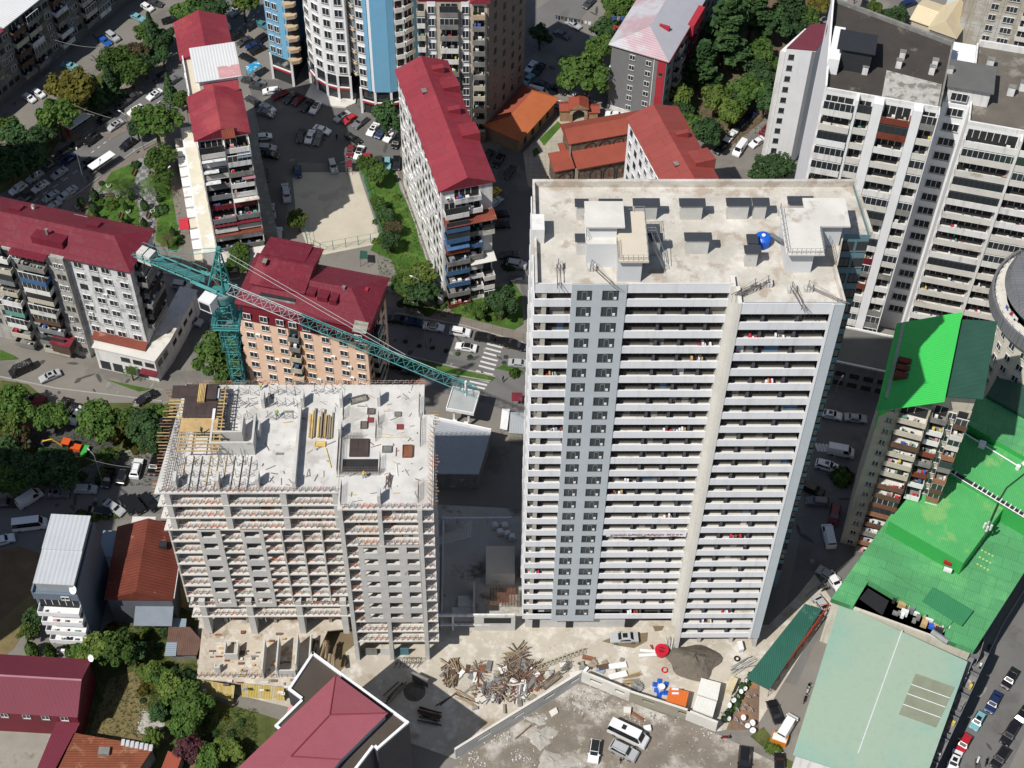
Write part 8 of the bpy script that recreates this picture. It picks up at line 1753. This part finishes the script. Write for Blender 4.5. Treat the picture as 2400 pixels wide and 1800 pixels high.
    for x,y,dx,dy,ty,c,e in ((2095,880,-70,110,'sedan','black',None),(1950,1085,-60,110,'sedan','dark blue',None),(1815,1245,-60,100,'hatch','light blue','sunroof'),(1695,1440,-60,100,'hatch','red',None),(1610,1600,-40,110,'sedan','white','sunroof'),(2090,1360,-60,100,'suv','black',None),(2010,1565,-70,100,'suv','black',None),(2190,1215,-70,100,'sedan','black',None)): car(15,x,y,dx,dy,ty,c,Rr,GR,e)
    car(14,970,530,-130,5,'sedan','silver','','cars on the building site','sunroof',label='silver sedan parked at the foot of the white tower')
    car(14,712,1510,-15,100,'hatch','white','','cars on the gravel parking','blackroof',label='white hatchback with a black roof on the gravel parking ground')
    car(14,965,1510,110,55,'suv','silver','','cars on the gravel parking','rails',label='silver SUV beside the white minibus on the gravel')
    car(14,1005,1372,120,58,'minibus','white','','cars on the gravel parking','hatchbox',label='large white minibus on the gravel parking ground')
    car(14,2005,1590,-10,120,'suv','black','','cars on the gravel parking',label='black pick-up style car at the bottom edge of the gravel')
    for i,(T,x,y,a,c) in enumerate(((15,1815,1590,1.1,'white'),(15,1890,1600,1.2,'black'),(15,500,110,.4,'black'),(15,470,90,.5,'dark grey'),(15,350,950,1.2,'black'),(15,345,985,1.2,'silver'),(15,320,1060,1.2,'black'),(14,1850,1390,.1,'dark red'))):
        t=thing('motorbike','%s motor scooter %s'%(c,['leftmost in the right-hand street','with rider\'s helmet box in the right-hand street','upper one by the green roof corner','lower one by the green roof corner','uppermost against the pale green roofed building','middle one against the pale green roofed building','lowest against the pale green roofed building','lying by the gravel edge'][i]),'motorbike',W(T,x,y,.5)*1 - Vector((0,0,.5)),a)
        m=MB().use(paint(c)).hull8([(-.5,-.16,.4),(.1,-.16,.3),(.1,.16,.3),(-.5,.16,.4)],[(-.7,-.12,.8),(.2,-.14,.7),(.2,.14,.7),(-.7,.12,.8)]).hull8([(.35,-.18,.3),(.6,-.1,.3),(.6,.1,.3),(.35,.18,.3)],[(.3,-.16,.95),(.42,-.1,1.),(.42,.1,1.),(.3,.16,.95)]).box(.1,.4,-.15,.15,.25,.33);m.build('body',t)
        for wx in (-.6,.65): MB().use(TY).bar((wx,-.05,.26),(wx,.05,.26),.26,12).build('wheel',t)
        MB().use(STEEL).bar((.35,-.32,1.02),(.35,.32,1.02),.03).build('handlebar',t)
    # orange backhoe at the junction
    t=thing('digger','orange backhoe loader with yellow arm in the shaded yard','digger',W(8,610,570,0),math.radians(168));OR=mat('digger_orange',(.6,.1,.02),.1,1,.4)
    MB().use(OR).box(-2.2,-.2,-.6,.6,.7,1.5).box(-.3,1.3,-.7,.7,.8,1.2).build('body',t);MB().use(OR).box(-.4,1.1,-.7,.7,2.45,2.6).use(CG).box(-.3,1.,-.65,.65,1.21,2.44).build('cab',t)
    m=MB().use(mat('digger_yellow',(.6,.35,.03),.1,1)).bar((1.4,0,1.),(2.9,.3,2.8),.16).bar((2.9,.3,2.8),(4.8,.5,1.8),.14);m.build('arm',t);MB().use(DIV).hull8([(4.5,.1,.9),(5.2,.1,.9),(5.2,.9,.9),(4.5,.9,.9)],[(4.6,.1,1.8),(5,.1,1.8),(5,.9,1.8),(4.6,.9,1.8)]).build('bucket',t);MB().use(mat('digger_green',(.05,.35,.06),.1)).hull8([(-3.2,-1.1,.2),(-2.5,-1.1,.2),(-2.5,1.1,.2),(-3.2,1.1,.2)],[(-3.4,-1.1,1.),(-2.4,-1.1,.9),(-2.4,1.1,.9),(-3.4,1.1,1.)]).build('front_loader',t)
    for wx,r in ((-1.7,.45),(.8,.75)):
        for e in (-.85,.85): MB().use(TY).bar((wx,e-.18,r),(wx,e+.18,r),r,14).build('wheel',t)
cars()
def site():
    # diagonal boundary wall, left run and right run
    def wall(label,p0,p1,h,openings,m=CONC):
        d=(p1-p0);L=d.length;az=math.atan2(d.y,d.x);t=thing('boundary_wall',label,'wall',(p0.x,p0.y,0),az);q=MB().use(m);x=0
        for a,b in openings+[(L,L)]:
            q.box(x,a,-.15,.15,0,h)
            if b>a: q.box(a,b,-.148,.148,0,h*.45).box(a,b,-.148,.148,h*.72,h)
            x=b
        q.use(CONCL).box(0,L,-.19,.19,h,h+.08);q.build('wall_panel',t);return t
    a=W(13,1720,1575,0);c=W(14,595,905,0)
    wall('grey block boundary wall with slot windows, left run beside the gravel parking',a,c,3.2,[(4.,6.6),(11.,13.),(17.,19.),(22,24.)])
    e=W(14,1010,1075,0);f=W(14,1500,1235,0);g_=W(14,1760,1340,0)
    wall('pale boundary wall with slot windows, right run beside the gravel parking',c,e,3.2,[(1.6,3.6),(6.,7.6)],CONCL)
    wall('olive-plastered stretch of the boundary wall behind the white minibus',e,f,3.1,[(2.2,4.2),(8.2,10.)],mat('olive_plaster',(.3,.28,.22),.1))
    wall('last short pale stretch of the boundary wall near the white containers',f,g_,3.,[],CONCL)
    def cont(label,T,pts,h,m,name='container',cat='container'):
        P=[W(T,x,y,h) for x,y in pts];c0=(P[0]+P[1]+P[2]+P[3])/4;t=thing(name,label,cat,(c0.x,c0.y,0));q=[(p.x-c0.x,p.y-c0.y) for p in P]
        ar=sum(q[i][0]*q[(i+1)%4][1]-q[(i+1)%4][0]*q[i][1] for i in range(4));q=q if ar>0 else q[::-1]
        MB().use(m).prism([(x*.98,y*.98) for x,y in q],0,h-.1).build('body',t);o=MB().use(m).prism(q,h-.1,h);o.build('roof',t);
        r=MB().use(m)
        for k in range(1,8):
            f=k/8;u=Vector(q[0]).lerp(Vector(q[1]),f);v=Vector(q[3]).lerp(Vector(q[2]),f);r.bar((u.x,u.y,h),(v.x,v.y,h),.035)
        r.build('roof_ribs',t);return t
    cw=mat('container_white',(.68,.67,.63),.05,.8)
    cont('white site container, upper one of the pair inside the wall',14,[(1635,880),(1805,925),(1775,1075),(1600,1020)],2.6,cw);cont('white site container, lower one of the pair inside the wall',14,[(1600,1030),(1770,1085),(1735,1215),(1560,1150)],2.6,cw)
    t=cont('orange generator container beside the boundary wall',14,[(1365,960),(1530,1000),(1500,1130),(1330,1080)],2.3,mat('generator_orange',(.62,.15,.03),.06,.8,.5),'generator','generator')
    q=MB().use(CLOTH[0]);[q.box(-.9,.2,.4+k*.75,.7+k*.75,2.3,2.42) for k in (0,1)];q.build('exhaust',t)
    cont('beige crate stack between white containers and the dark green shed',14,[(1890,865),(1955,885),(1905,1000),(1850,975)],1.6,mat('pale_timber',(.6,.52,.35),.2),'crate','crate')
    # red concrete hopper with white planks
    t=thing('concrete_hopper','red round concrete skip with dark centre on the site ground','hopper',W(14,1290,665,0));RD=mat('bright_red_paint',(.5,.01,.03),.1,.8,.4)
    m=MB().use(RD).cyl(0,0,0,1.1,1.0,18,1.15);m.use(mat('dark_red_inside',(.2,.01,.02))).cyl(0,0,1.1,1.13,.55,14);m.use(RD).bar((-1.4,.6,.2),(-1.9,1.,.9),.12).bar((1.1,-.3,1.2),(-1.1,.3,1.3),.1);m.build('drum',t)
    for i,(x0,y0,x1,y1) in enumerate(((1105,642,1260,655),(1095,688,1250,678))):
        a=W(14,x0,y0,.3);b=W(14,x1,y1,.3);t=thing('white_plank','long white plank beside the red hopper, %s one'%['upper','lower'][i],'plank',(a.x,a.y,0),math.atan2(b.y-a.y,b.x-a.x));MB().use(FRAMEW).box(0,(b-a).length,-.25,.25,.2,.4).use(STEEL).box(.2,.4,-.2,.2,0,.2).box((b-a).length-.4,(b-a).length-.2,-.2,.2,0,.2).build('plank',t)
    t=thing('hose_coil','small red coiled hose ring on the site ground','hose',W(14,1320,815,0));m=MB().use(RD)
    for k in range(16):
        a0,a1=2*PI*k/16,2*PI*(k+1)/16
        for z,r in ((.08,.5),(.2,.44)): m.bar((r*math.cos(a0),r*math.sin(a0),z),(r*math.cos(a1),r*math.sin(a1),z),.09)
    m.build('coil',t)
    # sand heap
    t=thing('sand_heap','large heap of wet grey sand at the foot of the white tower','sand heap',W(14,1570,740,0));rr=random.Random(3);V=[];F_=[];N=30;Rn=12
    for i in range(Rn+1):
        for j in range(N):
            r=i/Rn;a0=2*PI*j/N;w=1+.12*math.sin(3*a0)+.08*math.sin(5*a0+1);x=r*w*5.*math.cos(a0)*.9;y=r*w*3.4*math.sin(a0);z=2.1*(1-r)**.9*(1+.1*math.sin(4*a0+r*6))+rr.uniform(-.09,.1)*(1-r);V.append((x,y,max(0,z)))
    for i in range(Rn):
        for j in range(N): F_.append((i*N+j,(i+1)*N+j,(i+1)*N+(j+1)%N,i*N+(j+1)%N))
    me=bpy.data.meshes.new('heap');me.from_pydata(V,[],F_);me.materials.append(mat('wet_grey_sand',(.15,.13,.105),.22,.9,.95,blot=.9,bcol=(.1,.085,.07),bump=.8));inst(me,'heap',t)
    # insulation boards, blue sheet, tyre, white unit
    for lb,T,pts,h,m in (('white insulation board, upper one near the wall corner',14,[(795,765),(985,735),(1000,785),(810,810)],.5,FRAMEW),('white insulation board, lower one near the wall corner',14,[(830,850),(985,810),(1005,860),(850,895)],.6,FRAMEW),('blue-grey boards leaning inside the wall corner',14,[(720,810),(790,840),(810,810),(745,785)],.4,mat('pale_blue_board',(.25,.35,.5),.15)),('dark mesh panel lying at the wall corner',14,[(565,755),(690,805),(705,785),(580,740)],.3,DIV),('white fridge-like unit standing by the tower pillar',14,[(1945,560),(1985,555),(2005,630),(1965,640)],1.2,FRAMEW),('white rubble slab lying on the gravel near the wall',14,[(320,1165),(380,1130),(400,1180),(345,1215)],.4,CONCL),('white crates on the gravel behind the minibus',14,[(1135,1290),(1195,1280),(1205,1330),(1150,1340)],.7,FRAMEW),('pale concrete block on the gravel near the wall',14,[(965,1125),(1030,1130),(1025,1185),(965,1180)],.8,CONCL)):
        P=[W(T,x,y,h) for x,y in pts];c0=sum(P,Vector())/4;t=thing('board' if 'board' in lb or 'panel' in lb else 'site_block',lb,'board' if 'board' in lb or 'panel' in lb else 'block',(c0.x,c0.y,0));q=[(p.x-c0.x,p.y-c0.y) for p in P];ar=sum(q[i][0]*q[(i+1)%4][1]-q[(i+1)%4][0]*q[i][1] for i in range(4));q=q if ar>0 else q[::-1];MB().use(m).prism(q,.06,h-.12).prism([(x*.93+.05,y*.93) for x,y in q],h-.119,h).build('slab',t)
    t=thing('tyre','old black tyre lying near the dark green shed','tyre',W(14,1945,718,0));m=MB().use(TY)
    for k in range(12): a0,a1=2*PI*k/12,2*PI*(k+1)/12;m.bar((.42*math.cos(a0),.42*math.sin(a0),.15),(.42*math.cos(a1),.42*math.sin(a1),.15),.16)
    m.build('rubber',t)
    t=thing('water_tank','crumpled blue sheet and white barrel behind the boundary wall','sheet',W(14,1280,990,0));m=MB().use(gloss('blue_plastic',None,.4));
    for k in range(9): x,y=R_.uniform(-1.4,1.),R_.uniform(-1.6,1.6);m.hull8([(x,y,.05),(x+.8,y-.2,.05),(x+1.,y+.7,.05),(x+.1,y+.8,.05)],[(x+.2,y+.1,.3+R_.random()*.4),(x+.7,y,.4),(x+.8,y+.5,.3),(x+.3,y+.6,.5)])
    m.build('sheet',t);MB().use(FRAMEW).cyl(.2,.2,.2,1.1,.55,14).build('barrel',t);t.name='plastic_sheet'
    t=thing('round_basket','large round grey wire basket behind the boundary wall','basket',W(14,1080,965,0));m=MB().use(CONCD).cyl(0,0,.05,.5,1.,16).use(STEEL)
    for k in range(8): a0=k*PI/8;m.bar((1.1*math.cos(a0),1.1*math.sin(a0),.55),(-1.1*math.cos(a0),-1.1*math.sin(a0),.6),.05)
    m.build('cage',t)
    # piles: timber, scrap, rebar
    TB=[mat('weathered_plank',(.33,.24,.14),.25,1.),mat('grey_timber',(.3,.25,.18)),mat('grey_timber'),mat('dark_timber',(.1,.06,.04),.2)];SC=[RUST,REBAR,STEEL,mat('dark_timber'),mat('grey_timber'),CONCD]
    PB=pile_of_bars
    for lb,T,x,y,n,L,a,r,ms,sp in (('timber pile with grey sheet, upper one left of the scrap heap',13,1710,770,14,3.,85,.12,TB,1.2),('timber pile, lower one left of the scrap heap',13,1695,905,16,2.8,80,.13,TB,.9),('two crossed planks near the timber piles',13,1900,790,5,4.,25,.09,TB,.5),('rusty red rebar frame lying left of the scrap heap',13,1920,860,16,4.,-15,.06,[RUST,REBAR,REBAR],1.),('heap of rusty formwork pieces in the middle of the site',13,2050,1010,60,2.6,60,.1,SC,1.8),('dark scattered boards at the edge of the house shadow',13,1820,1060,10,5.,-30,.1,TB,.8),('large tangled heap of rusty scrap steel on the site',14,60,860,110,4.2,70,.08,[RUST,REBAR,REBAR,mat('dark_timber'),mat('grey_timber')],2.6),('heap of long brown timbers above the scrap heap',14,40,730,40,4.6,15,.1,TB+[REBAR],1.6),('pale debris and blue scrap below the scrap heap',14,60,1010,50,2.2,40,.12,[FRAMEW,CONCL,RUST,STEEL,CONCD],1.6),('dark timber stack inside the boundary wall left run',14,330,900,12,4.,40,.12,[mat('dark_timber'),REBAR,TB[1]],.8),('black timbers in the house shadow on the site',13,1500,1220,16,4.,-15,.14,[mat('dark_timber')],1.1),('long dark plank stack in the house shadow',13,1200,1010,12,4.5,55,.12,[mat('dark_timber'),TB[1]],.8),('single dark beam in the house shadow',13,1660,1070,2,4.5,35,.12,[mat('dark_timber')],.2),('coil heap of steel wire beside the wall corner',14,470,790,26,1.6,30,.05,[STEEL,REBAR],.8),('pile of site offcuts behind the round basket',14,1030,900,18,3.,10,.06,TB+[WOODY],1.),('timber lumps on the podium deck by the mud',13,570,640,12,3.6,88,.2,TB,1.6),('second timber bundle at the podium edge by the mud',13,670,730,8,2.4,88,.2,TB,.7),('steel props leaning by the fin of the white tower',14,1375,590,16,2.6,80,.06,[STEEL,CONCL],.8),('long steel ladder truss at the edge of the dark green shed',14,1990,780,18,5.,33,.06,[STEEL,CONCL],.6),('brown beams on the gravel near the pale block',14,1060,1195,4,3.6,-35,.14,[RUST],.3),('long thin rod on the gravel at the lower left',14,100,1350,2,4.,40,.06,[RUST],.1)):
        h=3.6 if 'podium' in lb else .06
        PB('timber_pile' if 'timber' in lb or 'plank' in lb or 'board' in lb or 'beam' in lb else 'scrap_pile',lb,'timber pile' if 'timber' in lb or 'plank' in lb or 'beam' in lb else 'scrap pile',T,x,y,h,n,L,a,r,ms,sp,jit=.8 if 'heap' in lb or 'debris' in lb else .1)
    q=MB()
    for T,x,y,n,sx,sy in ((14,60,860,30,110,80),(13,2050,1010,22,120,60),(14,60,1010,18,80,50),(14,700,800,14,160,40),(13,1900,900,14,150,60)):
        for k in range(n):
            p=W(T,R_.gauss(x,sx),R_.gauss(y,sy),0);a0=R_.uniform(0,3);u=Vector((math.cos(a0),math.sin(a0),R_.uniform(-.1,.25)))*R_.uniform(.3,1.1);v=Vector((-math.sin(a0),math.cos(a0),R_.uniform(-.1,.2)))*R_.uniform(.15,.6);c_=p+Vector((0,0,R_.uniform(.15,.6)));w_=Vector((0,0,.06))
            q.use(R_.choice([RUST,CONCD,mat('dark_timber'),mat('grey_timber'),CONCL,WHITE2,STEEL])).hull8([c_-u-v,c_+u-v,c_+u+v,c_-u+v],[c_-u-v+w_,c_+u-v+w_,c_+u+v+w_,c_-u+v+w_])
    o=q.build('scrap_plates');o['kind']='stuff';o['label']='mixed scrap boards and plates strewn over the building site'
    t=thing('lattice_boom','long pale lattice boom section lying across the site','lattice boom',W(14,210,800,.1));a=W(14,210,790,.1);b=W(14,625,640,.1);m=MB();lattice(m,(0,0,.3),tuple(b-a+Vector((0,0,.3))),(0,0,1),.9,.8,12,mat('pale_cream_paint',(.5,.46,.36),.15),True,.07);m.build('section',t)
    t=thing('formwork_panel','upright dark formwork panel standing in the house shadow','formwork panel',W(13,1420,930,0),math.radians(-25));MB().use(REBAR).box(-1.4,1.4,-.1,.1,0,2.4).use(CONCD).box(-1.5,1.5,-.2,.2,2.4,2.6).build('panel',t)
    t=thing('sand_heap','small dark sand heap in the house shadow','sand heap',W(13,1370,1000,0));MB().use(mat('wet_grey_sand')).cyl(0,0,0,.9,1.9,18,.3).build('heap',t)
    for i,(x,y) in enumerate(((15,740,1015),(15,760,1050)) if 0 else ()): pass
    # satellite dishes store
    for i,(x,y,r) in enumerate(((2025,905,.6),(2015,975,.75),(1980,1000,.75),(2045,1040,.9),(2100,1030,.8),(1955,1040,.6),(1915,1075,.75),(2020,1110,.85),(1880,1120,.7),(2000,1145,.7),(1945,1155,.85),(2065,1155,.95),(1825,1195,.85),(1875,1235,.7),(1935,1240,.85),(2000,1225,.8),(1985,1275,.7),(2078,1270,.95),(2035,1295,.7),(2080,1335,.8))):
        p=W(14,x,y,1.);r*=R_.uniform(.5,.66);dish('satellite_dish','white satellite dish standing among the dishes beside the dark green shed',(p.x,p.y,0.02),r,R_.choice([-2.1,-1.2,-2.8,.5])+R_.uniform(-.4,.4),group='dishes beside the green shed')
    sheet('dish_yard',mat('rusty_yard',(.2,.13,.09),.3,.4,blot=.4,bcol=(.3,.15,.08)),[(1850,1330),(2130,1330),(2140,930),(2020,890)],.08,T=14)
    # rubble on the gravel and site: loose stones nobody could count
    rr=random.Random(5);q=MB()
    def rub(T,x,y,n,s,mats,sz=(.04,.19)):
        for k in range(n):
            p=W(T,rr.gauss(x,s),rr.gauss(y,s*.6),0);r=rr.uniform(*sz);a=rr.uniform(0,3);c_,s_=math.cos(a)*r,math.sin(a)*r
            q.use(rr.choice(mats)).hull8([(p.x-c_,p.y-s_,.03),(p.x+s_,p.y-c_,.03),(p.x+c_,p.y+s_,.03),(p.x-s_,p.y+c_,.03)],[(p.x-c_*.6,p.y-s_*.6,r*.9),(p.x+s_*.7,p.y-c_*.6,r*.8),(p.x+c_*.5,p.y+s_*.7,r),(p.x-s_*.6,p.y+c_*.6,r*.7)])
    ST=[CONCL,CONCD,CONCD,CONC,mat('dirty_rubble',(.3,.27,.23),.3,2)]
    for a in ((14,240,1380,170,60),(14,230,1230,60,50),(14,560,1110,70,110),(14,360,1620,150,70),(14,720,1040,120,50),(14,780,1120,60,40),(13,2130,1400,90,50),(13,1880,1590,90,60),(14,1100,1250,90,90),(14,1400,1210,70,60),(14,80,1560,120,50),(14,150,960,120,70),(13,2000,960,160,100),(14,1740,1350,60,60),(12,1300,1290,220,55),(12,1260,1180,90,50),(12,1680,520,60,40)): rub(a[0],a[1],a[2],a[3],a[4],ST)
    for k in range(500): x,y=rr.uniform(0,1900),rr.uniform(1050,1659);(y>1300 or abs(x-600)<500) and rub(14,x,y,1,3,[CONCD,CONC,mat('dark_timber')],(.04,.12))
    for k in range(260): x,y=rr.uniform(100,1800),rr.uniform(560,900);rub(14,x,y,1,3,[CONCD,WOOD,CONCL,REBAR],(.04,.12))
    RB=mat('crushed_rubble',(.4,.375,.335),.2,1.5,.97,bump=.7)
    for T,x,y,rx_,ry_ in ((14,245,1385,2.6,2.),(14,360,1610,3.,1.8),(14,225,1240,1.7,1.),(14,720,1035,1.5,1.),(14,590,1110,1.2,.8),(12,1290,1280,2.2,2.)):
        p=W(T,x,y,0);N_=16;k0=len(q.v);q.use(RB)
        for i in range(5):
            for j in range(N_): a0=2*PI*j/N_;w=1+.25*math.sin(3*a0+x)+.15*math.sin(7*a0);r=i/4;q.v.append((p.x+rx_*w*r*math.cos(a0),p.y+ry_*w*r*math.sin(a0),.05+.35*(1-r)*rr.uniform(.6,1.2)-(.04 if i==4 else 0)))
        for i in range(4):
            for j in range(N_): q.f.append((k0+i*N_+j,k0+(i+1)*N_+j,k0+(i+1)*N_+(j+1)%N_,k0+i*N_+(j+1)%N_));q.mi.append(q.cur)
    o=q.build('rubble');o['kind']='stuff';o['label']='loose white and grey rubble scattered over gravel and site'
    # grass tufts on lawns and scrub, one mass
    q=MB();gm=[LM['g'],LM['l'],LM['d']]
    def tuft(T,x,y,s=.25):
        p=W(T,x,y,.14)
        for j in range(3):
            a=rr.uniform(0,6.28);q.use(rr.choice(gm)).poly([(p.x,p.y,p.z),(p.x+.12*math.cos(a),p.y+.12*math.sin(a),p.z),(p.x+s*math.cos(a+.6),p.y+s*math.sin(a+.6),p.z+s)])
    for (T,x0,x1,y0,y1,n) in ((12,1230,1700,760,1150,900),(12,950,1430,420,750,500),(12,1500,2212,1150,1640,1300),(5,1050,1450,0,900,900),(5,1300,2150,860,1080,700),(8,0,1300,430,880,1300),(4,650,1560,0,520,700),(12,770,1240,850,1400,500),(2,1300,2200,500,1250,900)):
        for k in range(n): tuft(T,rr.uniform(x0,x1),rr.uniform(y0,y1),rr.uniform(.2,.5))
    o=q.build('grass_tufts');o['kind']='stuff';o['label']='grass tufts on lawns and rough ground'
    # pedestrians
    for i,(T,x,y,a,l,tp) in enumerate(((14,935,1610,.5,'person in dark clothes walking on the gravel parking ground',(.03,.03,.04)),(0,1170,1330,2.,'person in pale clothes crossing the pavement at the park corner',(.5,.5,.48)),(0,770,1570,1.,'person in dark clothes waiting at the glass bus shelter',(.04,.04,.05)),(5,2135,1640,.8,'pedestrian in black crossing the sunlit road by the zebra crossing',(.02,.02,.02)),(0,490,1165,.3,'person in an orange-red top beside the poster bus shelter',(.6,.12,.04)),(3,742,30,.4,'lone person in black on the parking area at the top right',(.02,.02,.02)),(8,770,160,.8,'person in dark clothes on the left street above the trees',(.04,.04,.05)),(1,700,1210,.4,'person in black walking in the shaded courtyard',(.02,.02,.02)))): person(l,W(T,x,y,.03),a,None,tp)
    # service lines
    for i,(a,b,l) in enumerate((((0,470,345,9),(0,860,410,8),'thin overhead cable across the upper left side street'),((0,500,840,9),(0,960,1020,8),'overhead cable over the avenue beside the olive tree'),((8,740,640,8),(8,1150,720,5),'overhead cable from the leaning lamp to the building site'))):
        A_=W(a[0],a[1],a[2],a[3]);B_=W(b[0],b[1],b[2],b[3]);t=thing('overhead_cable',l,'cable',A_);m=MB().use(mat('cable_grey',(.3,.3,.3)));d=B_-A_
        for k in range(8): f0,f1=k/8,(k+1)/8;m.bar(d*f0-Vector((0,0,2*f0*(1-f0))),d*f1-Vector((0,0,2*f1*(1-f1))),.035)
        m.build('wire',t)
site()
# ---------------- labels that single each thing out ----------------
def finish_labels():
    W_=['leftmost','second from left','third from left','fourth from left','fifth from left','sixth from left','seventh from left','eighth from left','ninth from left','tenth from left','eleventh from left','twelfth from left']
    N_=['two','three','four','five','six','seven','eight','nine','ten','eleven','twelve']
    bpy.context.view_layer.update();D={}
    for o in THINGS: D.setdefault(o['label'],[]).append(o)
    for l,os_ in D.items():
        n=len(os_)
        if n<2: continue
        os_.sort(key=lambda o:proj(o.matrix_world.translation)[0])
        for i,o in enumerate(os_):
            if n==2: w=['left one of two','right one of two'][i]
            elif i==n-1: w='rightmost'
            elif i<12: w=W_[i]
            elif n-1-i<11: w=W_[n-1-i].replace('left','right').replace('most','most')
            else: w='number %d from the left'%(i+1)
            lab='%s, %s'%(l,w)
            if len(lab.split())>16: lab='%s, %s'%(' '.join(l.split()[:16-len(w.split())]),w)
            o['label']=lab
    bpy.context.view_layer.update()
finish_labels()
